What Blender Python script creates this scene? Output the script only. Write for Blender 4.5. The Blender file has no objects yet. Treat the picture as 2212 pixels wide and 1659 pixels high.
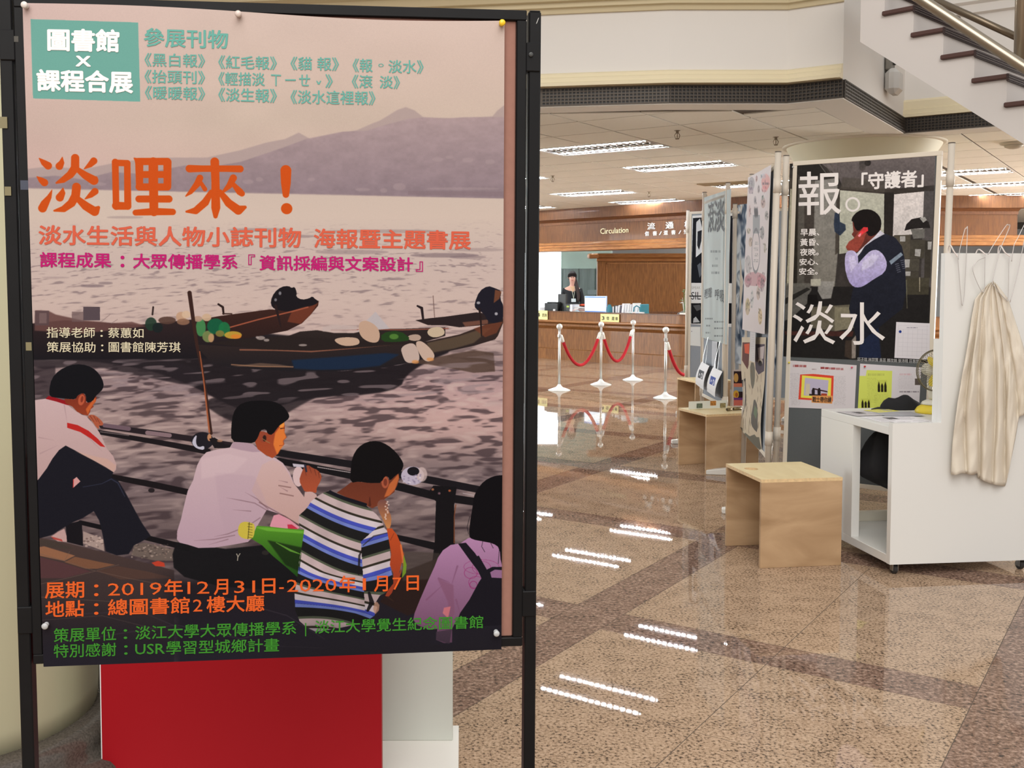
import bpy, bmesh, math, random
import numpy as np
from mathutils import Vector, Matrix

# ------------------------------------------------------------------ camera, world, lights, exposure
S = bpy.context.scene
COL = S.collection
F, CX, PIT, EYE = 2200.0, 1000.0, .05, 1.5
CY = 610 + F * math.tan(PIT)
cam_d = bpy.data.cameras.new('camera'); cam = bpy.data.objects.new('camera', cam_d); COL.objects.link(cam)
cam.location = (0, 0, EYE); cam.rotation_euler = (math.pi / 2 - PIT, 0, 0)
cam_d.sensor_fit = 'HORIZONTAL'; cam_d.sensor_width = 36; cam_d.lens = 36 * F / 2212
cam_d.shift_x = (1106 - CX) / 2212; cam_d.shift_y = (CY - 829.5) / 2212
cam_d.clip_start = .05; cam_d.clip_end = 200
S.camera = cam
S.view_settings.view_transform = 'Standard'; S.view_settings.look = 'None'
S.view_settings.exposure = 0.0; S.view_settings.gamma = 1.0; S.view_settings.use_curve_mapping = False
W = bpy.data.worlds.new('world'); S.world = W; W.use_nodes = True
W.node_tree.nodes['Background'].inputs[0].default_value = (1.0, .96, .92, 1)
W.node_tree.nodes['Background'].inputs[1].default_value = .66

def area(name, loc, size, power, rot=(0, 0, 0), color=(1, .96, .91), sy=None):
    l = bpy.data.lights.new(name, 'AREA'); l.energy = power; l.color = color
    l.shape = 'RECTANGLE'; l.size = size; l.size_y = sy or size
    o = bpy.data.objects.new(name, l); o.location = loc; o.rotation_euler = rot; COL.objects.link(o)
    o['kind'] = 'helper'
    return o
area('front_fill_high', (0.5, -2.5, 7.0), 6.0, 520, rot=(math.radians(28), 0, 0))  # unseen fill added behind the camera to brighten surfaces facing it
area('front_fill_low', (-1.5, -5.5, 4.2), 4.0, 215, rot=(math.radians(68), 0, 0))  # second added fill, lower and further back; no lamp hangs here
area('left_window_daylight', (-8.5, 17, 1.35), 12, 2300, rot=(0, math.radians(-99), 0), color=(.92, .98, 1), sy=2.0)
area('right_ceiling_fill', (13.5, 13, 1.35), 12, 3000, rot=(0, math.radians(99), 0), color=(1, .97, .92), sy=2.0)  # added fill skimming the ceiling to brighten it; no window on this side
area('counter_lamp', (5.2, 17.6, 2.05), 1.8, 26, color=(1, .82, .6), sy=.5)

# ------------------------------------------------------------------ helpers
def ray(u, v):
    a = (u - CX) / F; b = (CY - v) / F
    return Vector((a, math.cos(PIT) + b * math.sin(PIT), -math.sin(PIT) + b * math.cos(PIT)))
EYEP = Vector((0, 0, EYE))
def at_z(u, v, z=0.0):
    r = ray(u, v); return EYEP + r * ((z - EYE) / r.z)
def at_y(u, v, y):
    r = ray(u, v); return EYEP + r * (y / r.y)
TH = math.atan2(1540, F)
E2 = Vector((math.sin(TH), math.cos(TH), 0)); E1 = Vector((-math.cos(TH), math.sin(TH), 0))
GROT = math.pi / 2 - TH
def gw(g1, g2, z=0.0): return E1 * g1 + E2 * g2 + Vector((0, 0, z))

def srgb(c):
    c = [x / 255.0 for x in c[:3]]
    return tuple((x / 12.92 if x <= .04045 else ((x + .055) / 1.055) ** 2.4) for x in c) + (1.0,)

MATS = {}
def mat(name, rgb, rough=.5, metal=0.0, spec=.5, var=0.0, scale=8.0, bump=0.0, emit=None, es=0.0, alpha=None, stretch=(1, 1, 1), trans=0.0, coat=0.0):
    if name in MATS: return MATS[name]
    m = bpy.data.materials.new(name); m.use_nodes = True
    nt = m.node_tree; b = nt.nodes['Principled BSDF']
    b.inputs['Roughness'].default_value = rough; b.inputs['Metallic'].default_value = metal
    b.inputs['Specular IOR Level'].default_value = spec
    b.inputs['Base Color'].default_value = srgb(rgb)
    if coat: b.inputs['Coat Weight'].default_value = coat
    if trans: b.inputs['Transmission Weight'].default_value = trans
    if alpha is not None: b.inputs['Alpha'].default_value = alpha
    if emit:
        b.inputs['Emission Color'].default_value = srgb(emit); b.inputs['Emission Strength'].default_value = es
    if var or bump:
        g = nt.nodes.new('ShaderNodeNewGeometry'); mp = nt.nodes.new('ShaderNodeMapping')
        mp.inputs['Scale'].default_value = stretch
        nz = nt.nodes.new('ShaderNodeTexNoise'); nz.inputs['Scale'].default_value = scale; nz.inputs['Detail'].default_value = 5
        nt.links.new(g.outputs['Position'], mp.inputs[0]); nt.links.new(mp.outputs[0], nz.inputs['Vector'])
        if var:
            cr = nt.nodes.new('ShaderNodeValToRGB')
            base = srgb(rgb)
            lo = tuple(max(0, x * (1 - var)) for x in base[:3]) + (1,); hi = tuple(min(1, x * (1 + var)) for x in base[:3]) + (1,)
            cr.color_ramp.elements[0].position = .3; cr.color_ramp.elements[1].position = .7
            cr.color_ramp.elements[0].color = lo; cr.color_ramp.elements[1].color = hi
            nt.links.new(nz.outputs['Fac'], cr.inputs[0]); nt.links.new(cr.outputs[0], b.inputs['Base Color'])
        if bump:
            bp = nt.nodes.new('ShaderNodeBump'); bp.inputs['Strength'].default_value = bump; bp.inputs['Distance'].default_value = .003
            nt.links.new(nz.outputs['Fac'], bp.inputs['Height']); nt.links.new(bp.outputs[0], b.inputs['Normal'])
    MATS[name] = m
    return m

def tag(o, label=None, cat=None, group=None, kind=None):
    if label: o['label'] = label
    if cat: o['category'] = cat
    if group: o['group'] = group
    if kind: o['kind'] = kind
    return o

def empty(name, loc=(0, 0, 0), rz=0.0, label=None, cat=None, group=None, kind=None):
    o = bpy.data.objects.new(name, None); o.empty_display_size = .1
    o.location = loc; o.rotation_euler = (0, 0, rz); COL.objects.link(o)
    return tag(o, label, cat, group, kind)

def ob(name, bm, m, parent=None, smooth=False, loc=None, rz=None):
    me = bpy.data.meshes.new(name); bm.normal_update(); bm.to_mesh(me); bm.free()
    ms = m if isinstance(m, (list, tuple)) else [m]
    for x in ms: me.materials.append(x)
    if smooth:
        for p in me.polygons: p.use_smooth = True
    o = bpy.data.objects.new(name, me); COL.objects.link(o)
    if parent: o.parent = parent
    if loc is not None: o.location = loc
    if rz is not None: o.rotation_euler = (0, 0, rz)
    return o

def NB(): return bmesh.new()
def box(bm, x0, x1, y0, y1, z0, z1, bevel=0.0, mi=0):
    vs = [bm.verts.new(p) for p in ((x0,y0,z0),(x1,y0,z0),(x1,y1,z0),(x0,y1,z0),(x0,y0,z1),(x1,y0,z1),(x1,y1,z1),(x0,y1,z1))]
    fs = [bm.faces.new([vs[i] for i in f]) for f in ((3,2,1,0),(4,5,6,7),(0,1,5,4),(1,2,6,5),(2,3,7,6),(3,0,4,7))]
    for f in fs: f.material_index = mi
    if bevel:
        es = set(e for f in fs for e in f.edges)
        r = bmesh.ops.bevel(bm, geom=list(es), offset=bevel, segments=1, affect='EDGES')
        for f in r['faces']: f.material_index = mi
    return bm
def boxm(bm, x0, x1, y0, y1, z0, z1, M, bevel=0.0):
    n = len(bm.verts); box(bm, x0, x1, y0, y1, z0, z1, bevel); bm.verts.ensure_lookup_table()
    for v in bm.verts[n:]: v.co = M @ v.co
    return bm
def lathe(bm, prof, seg=24, c=(0, 0), mi=0, caps=True):
    rings = []
    for r, z in prof:
        rings.append([bm.verts.new((c[0] + r * math.cos(2*math.pi*i/seg), c[1] + r * math.sin(2*math.pi*i/seg), z)) for i in range(seg)])
    for a, b in zip(rings, rings[1:]):
        for i in range(seg):
            f = bm.faces.new((a[i], a[(i+1) % seg], b[(i+1) % seg], b[i])); f.material_index = mi
    if caps:
        try:
            bm.faces.new(list(reversed(rings[0]))); bm.faces.new(rings[-1])
        except ValueError: pass
    return bm
def tube(bm, pts, r, seg=8, closed=False):
    pts = [Vector(p) for p in pts]; rings = []; n = len(pts)
    up = None
    for i, p in enumerate(pts):
        a = pts[max(0, i-1)]; b = pts[min(n-1, i+1)]
        t = (b - a).normalized() if (b-a).length > 1e-9 else Vector((0,0,1))
        if up is None:
            up = Vector((0,0,1)) if abs(t.z) < .9 else Vector((1,0,0))
        x = t.cross(up).normalized(); y = x.cross(t).normalized(); up = y
        rr = r[i] if isinstance(r, (list, tuple)) else r
        rings.append([bm.verts.new(p + x*rr*math.cos(2*math.pi*k/seg) + y*rr*math.sin(2*math.pi*k/seg)) for k in range(seg)])
    for a, b in zip(rings, rings[1:]):
        for k in range(seg): bm.faces.new((a[k], a[(k+1) % seg], b[(k+1) % seg], b[k]))
    bm.faces.new(list(reversed(rings[0]))); bm.faces.new(rings[-1])
    return bm
def prism(bm, poly, z0, z1, mi=0):
    a = [bm.verts.new((x, y, z0)) for x, y in poly]; b = [bm.verts.new((x, y, z1)) for x, y in poly]
    n = len(poly)
    fs = [bm.faces.new(list(reversed(a))), bm.faces.new(b)]
    for i in range(n): fs.append(bm.faces.new((a[i], a[(i+1) % n], b[(i+1) % n], b[i])))
    for f in fs: f.material_index = mi
    bmesh.ops.recalc_face_normals(bm, faces=fs)
    return bm
def sweep(bm, path, prof, mi=0, close=True):
    """profile [(out, z)] along XY path; 'out' is to the right-hand side of travel"""
    n = len(path); P = [Vector((p[0], p[1])) for p in path]; rings = []
    for i in range(n):
        d0 = (P[i] - P[i-1]).normalized() if i > 0 else (P[1]-P[0]).normalized()
        d1 = (P[i+1] - P[i]).normalized() if i < n-1 else d0
        n0 = Vector((d0.y, -d0.x)); n1 = Vector((d1.y, -d1.x))
        m = (n0 + n1).normalized(); k = 1 / max(.3, m.dot(n0))
        rings.append([bm.verts.new((P[i].x + m.x*k*o, P[i].y + m.y*k*o, z)) for o, z in prof])
    L = len(prof); fs = []
    for a, b in zip(rings, rings[1:]):
        for k in range(L if close else L-1):
            fs.append(bm.faces.new((a[k], b[k], b[(k+1) % L], a[(k+1) % L])))
    if close:
        fs.append(bm.faces.new(rings[0])); fs.append(bm.faces.new(list(reversed(rings[-1]))))
    for f in fs: f.material_index = mi
    bmesh.ops.recalc_face_normals(bm, faces=fs)
    return bm

class Plane:
    """an upright (or slightly leaning) board face: s runs along it, t up it, n points at the viewer"""
    def __init__(self, p0, p1, lean=0.0, k=0.0):
        self.k = k
        self.o = Vector((p0[0], p0[1], 0)); d = Vector((p1[0]-p0[0], p1[1]-p0[1], 0)); self.len = d.length
        self.u = d.normalized(); n = Vector((self.u.y, -self.u.x, 0))
        if n.dot(-self.o) < 0: n = -n
        self.v = (Vector((0, 0, 1)) * math.cos(lean) + n * math.sin(lean)).normalized()
        self.n = (n * math.cos(lean) - Vector((0, 0, 1)) * math.sin(lean)).normalized()
    def st(self, x, y, off=0.0):
        r = ray(x, y); o = self.o + self.n * off
        k = (o - EYEP).dot(self.n) / r.dot(self.n); p = EYEP + r * k - o
        t = p.dot(self.v); return p.dot(self.u) - self.k*t, t
    def w(self, s, t, off=0.0): return self.o + self.u * (s + self.k*t) + self.v * t + self.n * off
    def M(self):
        m = Matrix.Identity(4)
        for i, a in enumerate((self.u, self.v, self.n)):
            for k in range(3): m[k][i] = a[k]
        m.translation = self.o
        return m
def on_plane(name, bm, m, pl, parent=None, smooth=False):
    """mesh authored in plane coordinates (s, t, out)"""
    if pl.k:
        for v in bm.verts: v.co.x += pl.k*v.co.y
    o = ob(name, bm, m, None, smooth); o.matrix_world = pl.M()
    if parent:
        o.parent = parent; o.matrix_parent_inverse = Matrix.Translation(parent.location).inverted() if parent.rotation_euler.z == 0 else (Matrix.Translation(parent.location) @ Matrix.Rotation(parent.rotation_euler.z, 4, 'Z')).inverted()
    return o

# ------------------------------------------------------------------ printed artwork (painted with numpy, no files)
def vnoise(sx, sy, X, Y, seed=0):
    rs = np.random.RandomState(seed); g = rs.rand(256, 256)
    x = X / sx; y = Y / sy; xi = np.floor(x).astype(int); yi = np.floor(y).astype(int)
    fx = x - xi; fy = y - yi; fx = fx*fx*(3-2*fx); fy = fy*fy*(3-2*fy)
    a = g[yi % 256, xi % 256]; b = g[yi % 256, (xi+1) % 256]; c = g[(yi+1) % 256, xi % 256]; d = g[(yi+1) % 256, (xi+1) % 256]
    return (a*(1-fx)+b*fx)*(1-fy) + (c*(1-fx)+d*fx)*fy
class Canvas:
    def __init__(self, pl, corners, res, bg=(255, 255, 255), off=0.0):
        self.pl = pl; self.off = off
        st = [pl.st(*c, off) for c in corners]
        self.s0 = min(p[0] for p in st); self.s1 = max(p[0] for p in st)
        self.t0 = min(p[1] for p in st); self.t1 = max(p[1] for p in st)
        self.res = res; self.w = max(8, int((self.s1-self.s0)*res)); self.h = max(8, int((self.t1-self.t0)*res))
        self.a = np.ones((self.h, self.w, 3), dtype=np.float32) * (np.array(bg, dtype=np.float32) / 255)
        jj, ii = np.mgrid[0:self.h, 0:self.w]; self.U = ii + .5; self.V = jj + .5
        # photo pixel of every texel (an exact plane homography, only used to author the print)
        s = self.s0 + self.U/res; t = self.t0 + self.V/res
        o = pl.w(0, 0, off) - EYEP; s = s + pl.k*t
        wx = o.x + pl.u.x*s + pl.v.x*t; wy = o.y + pl.u.y*s + pl.v.y*t; wz = o.z + pl.u.z*s + pl.v.z*t
        f = wy*math.cos(PIT) - wz*math.sin(PIT); up = wy*math.sin(PIT) + wz*math.cos(PIT)
        self.X = CX + F*wx/f; self.Y = CY - F*up/f
    def tx(self, p):
        s, t = self.pl.st(p[0], p[1], self.off); return ((s-self.s0)*self.res, (t-self.t0)*self.res)
    def mask(self, pts, aa=True):
        P = [self.tx(p) for p in pts]
        xs = [p[0] for p in P]; ys = [p[1] for p in P]
        x0 = max(0, int(min(xs))-1); x1 = min(self.w, int(max(xs))+2); y0 = max(0, int(min(ys))-1); y1 = min(self.h, int(max(ys))+2)
        if x1 <= x0 or y1 <= y0: return None
        acc = np.zeros((y1-y0, x1-x0), dtype=np.float32); subs = ((-.25, -.25), (.25, .25), (.25, -.25), (-.25, .25)) if aa else ((0, 0),)
        U = self.U[y0:y1, x0:x1]; V = self.V[y0:y1, x0:x1]
        for dx, dy in subs:
            ins = np.zeros(acc.shape, dtype=bool); u = U + dx; v = V + dy
            for i in range(len(P)):
                ax, ay = P[i]; bx, by = P[i-1]
                if ay == by: continue
                c = ((ay > v) != (by > v)) & (u < (bx-ax)*(v-ay)/(by-ay) + ax)
                ins ^= c
            acc += ins
        return (slice(y0, y1), slice(x0, x1)), acc/len(subs)
    def blend(self, sl, m, col):
        c = np.array(col, dtype=np.float32)
        if c.ndim == 1: c = c / 255
        self.a[sl] = self.a[sl]*(1-m[..., None]) + c*m[..., None]
    def poly(self, pts, col, al=1.0, col2=None, ax='y', soft=0, smooth=0):
        if smooth:
            for _ in range(smooth):
                q = []
                for i in range(len(pts)):
                    a = pts[i]; b = pts[(i+1) % len(pts)]
                    q += [(a[0]*.75+b[0]*.25, a[1]*.75+b[1]*.25), (a[0]*.25+b[0]*.75, a[1]*.25+b[1]*.75)]
                pts = q
        r = self.mask(pts)
        if r is None: return
        sl, m = r
        for _ in range(soft):
            m2 = m.copy(); m2[1:-1, 1:-1] = (m[1:-1, 1:-1]*2+m[:-2, 1:-1]+m[2:, 1:-1]+m[1:-1, :-2]+m[1:-1, 2:])/6; m = m2
        if col2 is not None:
            k = self.Y[sl] if ax == 'y' else self.X[sl]; vs = [p[1 if ax == 'y' else 0] for p in pts]
            k = np.clip((k-min(vs))/(max(vs)-min(vs)+1e-6), 0, 1)[..., None]
            c = (np.array(col, dtype=np.float32)*(1-k)+np.array(col2, dtype=np.float32)*k)/255
            self.a[sl] = self.a[sl]*(1-(m*al)[..., None]) + c*(m*al)[..., None]
        else: self.blend(sl, m*al, col)
    def ell(self, x, y, rx, ry, col, al=1.0, soft=0, n=20, rot=0.0):
        c, s = math.cos(rot), math.sin(rot)
        self.poly([(x+rx*math.cos(6.2832*i/n)*c-ry*math.sin(6.2832*i/n)*s, y+rx*math.cos(6.2832*i/n)*s+ry*math.sin(6.2832*i/n)*c) for i in range(n)], col, al, soft=soft)
    def rect(self, x0, y0, x1, y1, col, al=1.0, col2=None): self.poly([(x0, y0), (x1, y0), (x1, y1), (x0, y1)], col, al, col2)
    def stroke(self, pts, col, al=1.0):
        """round brush stroke, pts = (x, y, radius) in photo pixels"""
        q = []
        for a, b in zip(pts, pts[1:]):
            n = max(2, int(math.hypot(b[0]-a[0], b[1]-a[1])/2))
            q += [tuple(a[k]+(b[k]-a[k])*i/n for k in range(3)) for i in range(n)]
        q.append(pts[-1])
        P = [self.tx(p) for p in q]; sc = math.hypot(*(np.array(self.tx((q[0][0]+10, q[0][1])))-np.array(P[0])))/10
        R = [max(.3, p[2]*sc) for p in q]
        x0 = max(0, int(min(p[0]-r for p, r in zip(P, R)))-2); x1 = min(self.w, int(max(p[0]+r for p, r in zip(P, R)))+3)
        y0 = max(0, int(min(p[1]-r for p, r in zip(P, R)))-2); y1 = min(self.h, int(max(p[1]+r for p, r in zip(P, R)))+3)
        if x1 <= x0 or y1 <= y0: return
        sl = (slice(y0, y1), slice(x0, x1)); U = self.U[sl]; V = self.V[sl]; d = np.full(U.shape, 1e9)
        for p, r in zip(P, R): d = np.minimum(d, np.hypot(U-p[0], V-p[1])-r)
        self.blend(sl, (np.clip(.5-d, 0, 1)*al).astype(np.float32), col)
    def lines(self, x0, y0, x1, y1, n, col, wdt=1.0, al=.6, jag=3, seed=1, slope=0.0):
        """rows of tiny illegible print"""
        rs = random.Random(seed)
        for i in range(n):
            y = y0+(y1-y0)*(i+.5)/n; x = x0+rs.random()*4; xe = x1-rs.random()*(x1-x0)*.12
            while x < xe:
                l = 2+rs.random()*jag*2
                yy = y+slope*(x-x0)
                self.rect(x, yy-wdt/2, min(x+l, xe), yy+wdt/2, col, al*(.5+.5*rs.random())); x += l+1.2
    def image(self, name):
        im = bpy.data.images.new(name, self.w, self.h)
        px = np.ones((self.h, self.w, 4), dtype=np.float32); px[..., :3] = np.clip(self.a, 0, 1)
        im.pixels.foreach_set(px.ravel()); im.update(); im.pack()
        return im
    def material(self, name, k=1.0, rough=.5, spec=.08):
        m = bpy.data.materials.new(name); m.use_nodes = True; nt = m.node_tree; b = nt.nodes['Principled BSDF']
        t = nt.nodes.new('ShaderNodeTexImage'); t.image = self.image(name + '_print'); t.extension = 'EXTEND'
        mx = nt.nodes.new('ShaderNodeMix'); mx.data_type = 'RGBA'; mx.blend_type = 'MULTIPLY'; mx.inputs[0].default_value = 1
        kk = k if isinstance(k, tuple) else (k, k, k)
        mx.inputs[7].default_value = kk + (1,)
        nt.links.new(t.outputs[0], mx.inputs[6]); nt.links.new(mx.outputs[2], b.inputs['Base Color'])
        b.inputs['Roughness'].default_value = rough; b.inputs['Specular IOR Level'].default_value = spec
        return m
    def sheet(self, name, corners, m, parent=None, off=0.0, thick=.0015, nx=1, ny=1, curl=None, edges=None):
        """the printed sheet: front face UV-mapped, with real thickness. corners TL TR BR BL in photo pixels"""
        bm = NB(); uv = bm.loops.layers.uv.new('UVMap'); pl = self.pl
        c = [pl.st(*p, self.off) for p in corners]; grid = []
        for j in range(ny+1):
            row = []
            for i in range(nx+1):
                fx = i/nx; fy = j/ny
                s = (c[0][0]*(1-fx)+c[1][0]*fx)*(1-fy) + (c[3][0]*(1-fx)+c[2][0]*fx)*fy
                t = (c[0][1]*(1-fx)+c[1][1]*fx)*(1-fy) + (c[3][1]*(1-fx)+c[2][1]*fx)*fy
                if edges: s, t = edges(fx, fy, s, t)
                z = curl(fx, fy) if curl else 0
                row.append((s, t, off + z))
            grid.append(row)
        A = [[bm.verts.new(p) for p in r] for r in grid]; B = [[bm.verts.new((p[0], p[1], p[2]-thick)) for p in r] for r in grid]
        for j in range(ny):
            for i in range(nx):
                f = bm.faces.new((A[j][i], A[j+1][i], A[j+1][i+1], A[j][i+1]))
                f2 = bm.faces.new((B[j][i], B[j][i+1], B[j+1][i+1], B[j+1][i])); f2.material_index = 1
                for ff in (f,):
                    for l in ff.loops: l[uv].uv = ((l.vert.co.x-self.s0)/(self.s1-self.s0), (l.vert.co.y-self.t0)/(self.t1-self.t0))
        ring = [(0, i) for i in range(nx+1)] + [(j, nx) for j in range(1, ny+1)] + [(ny, i) for i in range(nx-1, -1, -1)] + [(j, 0) for j in range(ny-1, 0, -1)]
        for k in range(len(ring)):
            a = ring[k]; b = ring[(k+1) % len(ring)]
            f = bm.faces.new((A[a[0]][a[1]], A[b[0]][b[1]], B[b[0]][b[1]], B[a[0]][a[1]])); f.material_index = 1
        return on_plane(name, bm, [m, mat('paper_back', (215, 212, 208), .7)], pl, parent)

def text_mesh(body, offset=0.0, res=2, font_space=1.0):
    c = bpy.data.curves.new('t', 'FONT'); c.body = body; c.offset = offset; c.resolution_u = res; c.space_character = font_space
    o = bpy.data.objects.new('t', c); COL.objects.link(o); bpy.context.view_layer.update()
    me = bpy.data.meshes.new_from_object(o.evaluated_get(bpy.context.evaluated_depsgraph_get()))
    bpy.data.objects.remove(o); bpy.data.curves.remove(c)
    return me
def embolden(me, of):
    """thicken a glyph outline by stacking shifted copies of it"""
    if of <= .004: return me
    nv = np.empty(len(me.vertices)*3); me.vertices.foreach_get('co', nv); nv = nv.reshape(-1, 3)
    F_ = [tuple(p.vertices) for p in me.polygons]; V = []; FF = []; k = 0
    shifts = [(math.cos(a)*of, math.sin(a)*of) for a in np.arange(0, 6.28, 6.2832/8)] + [(0, 0)]
    if of > .025: shifts += [(math.cos(a)*of*.5, math.sin(a)*of*.5) for a in np.arange(.4, 6.6, 6.2832/4)]
    for dx, dy in shifts:
        V.append(nv + np.array([dx, dy, 3e-5*len(V)])); FF += [tuple(i+k for i in f) for f in F_]; k += len(nv)
    m2 = bpy.data.meshes.new('t'); m2.from_pydata(np.concatenate(V).tolist(), [], FF); bpy.data.meshes.remove(me); return m2
def lettering(name, body, quad, pl, m, parent, off, offset=.01, lo=-.09, hi=.86, base=0.0, thick=0.0, hold=None):
    """flat letters laid on a board face; quad TL TR BR BL photo pixels of the line of type"""
    me = text_mesh(body, 0.0)
    if not me.vertices: return None
    me = embolden(me, offset)
    xs = [v.co.x for v in me.vertices]; x0, x1 = min(xs), max(xs)
    bm = NB(); bm.from_mesh(me); bpy.data.meshes.remove(me)
    TL, TR, BR, BL = quad
    for v in bm.verts:
        fx = (v.co.x-x0)/(x1-x0+1e-9); fy = (hi-v.co.y)/(hi-lo)
        px = (TL[0]*(1-fx)+TR[0]*fx)*(1-fy)+(BL[0]*(1-fx)+BR[0]*fx)*fy
        py = (TL[1]*(1-fx)+TR[1]*fx)*(1-fy)+(BL[1]*(1-fx)+BR[1]*fx)*fy
        s, t = pl.st(px, py, off); v.co = (s, t, off+v.co.z)
    for f in bm.faces:
        f.normal_update()
        if f.normal.z < 0: f.normal_flip()
    if thick:
        r = bmesh.ops.extrude_face_region(bm, geom=bm.faces[:])
        for g in r['geom']:
            if isinstance(g, bmesh.types.BMVert): g.co.z += thick
    return on_plane(name, bm, m, pl, parent)
def Q(x0, y0, x1, y1, dy=0.0):
    """line of type from (x0,y0) top-left to (x1,y1) bottom-right whose right end sits dy lower"""
    return [(x0, y0), (x1, y0+dy), (x1, y1+dy), (x0, y1)]
# ------------------------------------------------------------------ the setting: floor of granite slabs
def granite(name, cols, pos, rough=.02, scale=85.0, lump=9.0):
    m = bpy.data.materials.new(name); m.use_nodes = True; nt = m.node_tree; b = nt.nodes['Principled BSDF']
    g = nt.nodes.new('ShaderNodeNewGeometry')
    n1 = nt.nodes.new('ShaderNodeTexNoise'); n1.inputs['Scale'].default_value = scale; n1.inputs['Detail'].default_value = 3; n1.inputs['Roughness'].default_value = .65
    n2 = nt.nodes.new('ShaderNodeTexNoise'); n2.inputs['Scale'].default_value = lump; n2.inputs['Detail'].default_value = 2
    ad = nt.nodes.new('ShaderNodeMath'); ad.operation = 'MULTIPLY_ADD'; ad.inputs[1].default_value = .22
    cr = nt.nodes.new('ShaderNodeValToRGB'); cr.color_ramp.interpolation = 'LINEAR'
    el = cr.color_ramp.elements
    while len(el) < len(cols): el.new(.5)
    for e, c, p in zip(el, cols, pos): e.position = p; e.color = srgb(c)
    nt.links.new(g.outputs['Position'], n1.inputs['Vector']); nt.links.new(g.outputs['Position'], n2.inputs['Vector'])
    nt.links.new(n2.outputs['Fac'], ad.inputs[0]); nt.links.new(n1.outputs['Fac'], ad.inputs[2])
    nt.links.new(ad.outputs[0], cr.inputs[0]); nt.links.new(cr.outputs[0], b.inputs['Base Color'])
    b.inputs['Roughness'].default_value = rough; b.inputs['IOR'].default_value = 1.27
    return m
M_GR = granite('granite_beige', [(66, 58, 50), (122, 102, 86), (169, 143, 118), (196, 170, 146)], [.44, .51, .575, .75])
M_GB = granite('granite_brown', [(62, 55, 52), (112, 90, 78), (132, 106, 92), (178, 152, 136)], [.45, .53, .62, .78], scale=60)
M_JOINT = mat('joint_grout', (96, 82, 70), .8)
bm = NB(); box(bm, -14, 18, -8, 30, -.06, -.0005)
floor = tag(ob('floor', bm, M_JOINT), 'polished beige granite floor slabs with brown granite bands', kind='structure')

PER, BW, TL_ = 1.69, .24, .725
G10, G20 = 0.315, 3.90           # band starts along g1 and g2
def in_view(p, marg=60):
    f = p.y*math.cos(PIT) - (p.z-EYE)*math.sin(PIT)
    if f < .5: return None
    u = p.y*math.sin(PIT) + (p.z-EYE)*math.cos(PIT)
    x = CX + F*p.x/f; y = CY - F*u/f
    return (x, y, f) if -marg < x < 2212+marg and -marg < y < 1659+marg else None
def slab_mesh(name, a, b, m, gap=.0016):
    bm = NB(); box(bm, -a/2+gap, a/2-gap, -b/2+gap, b/2-gap, -.014, 0)
    me = bpy.data.meshes.new(name); bm.to_mesh(me); bm.free(); me.materials.append(m); return me
slabs = []
def spans(start, lo, hi):
    out = []; k0 = int((lo-start)/PER)-1
    for k in range(k0, int((hi-start)/PER)+2):
        s = start + k*PER; out += [(s, BW, 1), (s+BW, TL_, 0), (s+BW+TL_, TL_, 0)]
    return out
for (a, la, ba) in spans(G10, -12, 22):
    for (b, lb, bb) in spans(G20, -6, 30):
        p = gw(a+la/2, b+lb/2)
        if -13 < p.x < 17 and -7 < p.y < 29: slabs.append((p, la, lb, ba or bb))
vis = []; rest = []
for s in slabs:
    v = in_view(s[0]); big = 0
    if v:
        hid = (40 < v[0] < 1120 and v[1] < 1430)
        big = s[1]*s[2]*F*F*EYE/(v[2]**3)
        if hid: big *= .02
        if big < 100: big = 0
    (vis if big > 0 else rest).append((big, s))
vis.sort(key=lambda q: -q[0]); rest += vis[300:]; vis = vis[:300]
SM = {}
for big, (p, la, lb, dark) in vis:
    key = (la, lb, dark)
    if key not in SM: SM[key] = slab_mesh('slab', la if 0 else lb, la, M_GB if dark else M_GR)
    o = bpy.data.objects.new('granite_tile' if not dark else 'border_tile', SM[key]); COL.objects.link(o)
    o.location = p; o.rotation_euler = (0, 0, GROT); o.parent = floor
bm = NB()
for big, (p, la, lb, dark) in rest:
    R = Matrix.Translation(p) @ Matrix.Rotation(GROT, 4, 'Z'); g = .0016
    vs = [bm.verts.new(R @ Vector(c)) for c in ((-lb/2+g, -la/2+g, 0), (lb/2-g, -la/2+g, 0), (lb/2-g, la/2-g, 0), (-lb/2+g, la/2-g, 0))]
    w = [bm.verts.new(v.co - Vector((0, 0, .002))) for v in vs]
    f = [bm.faces.new(vs)] + [bm.faces.new((vs[i], w[i], w[(i+1) % 4], vs[(i+1) % 4])) for i in range(4)]
    for x in f: x.material_index = 1 if dark else 0
tag(ob('distant_tiles', bm, [M_GR, M_GB], floor), kind='stuff')

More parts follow.
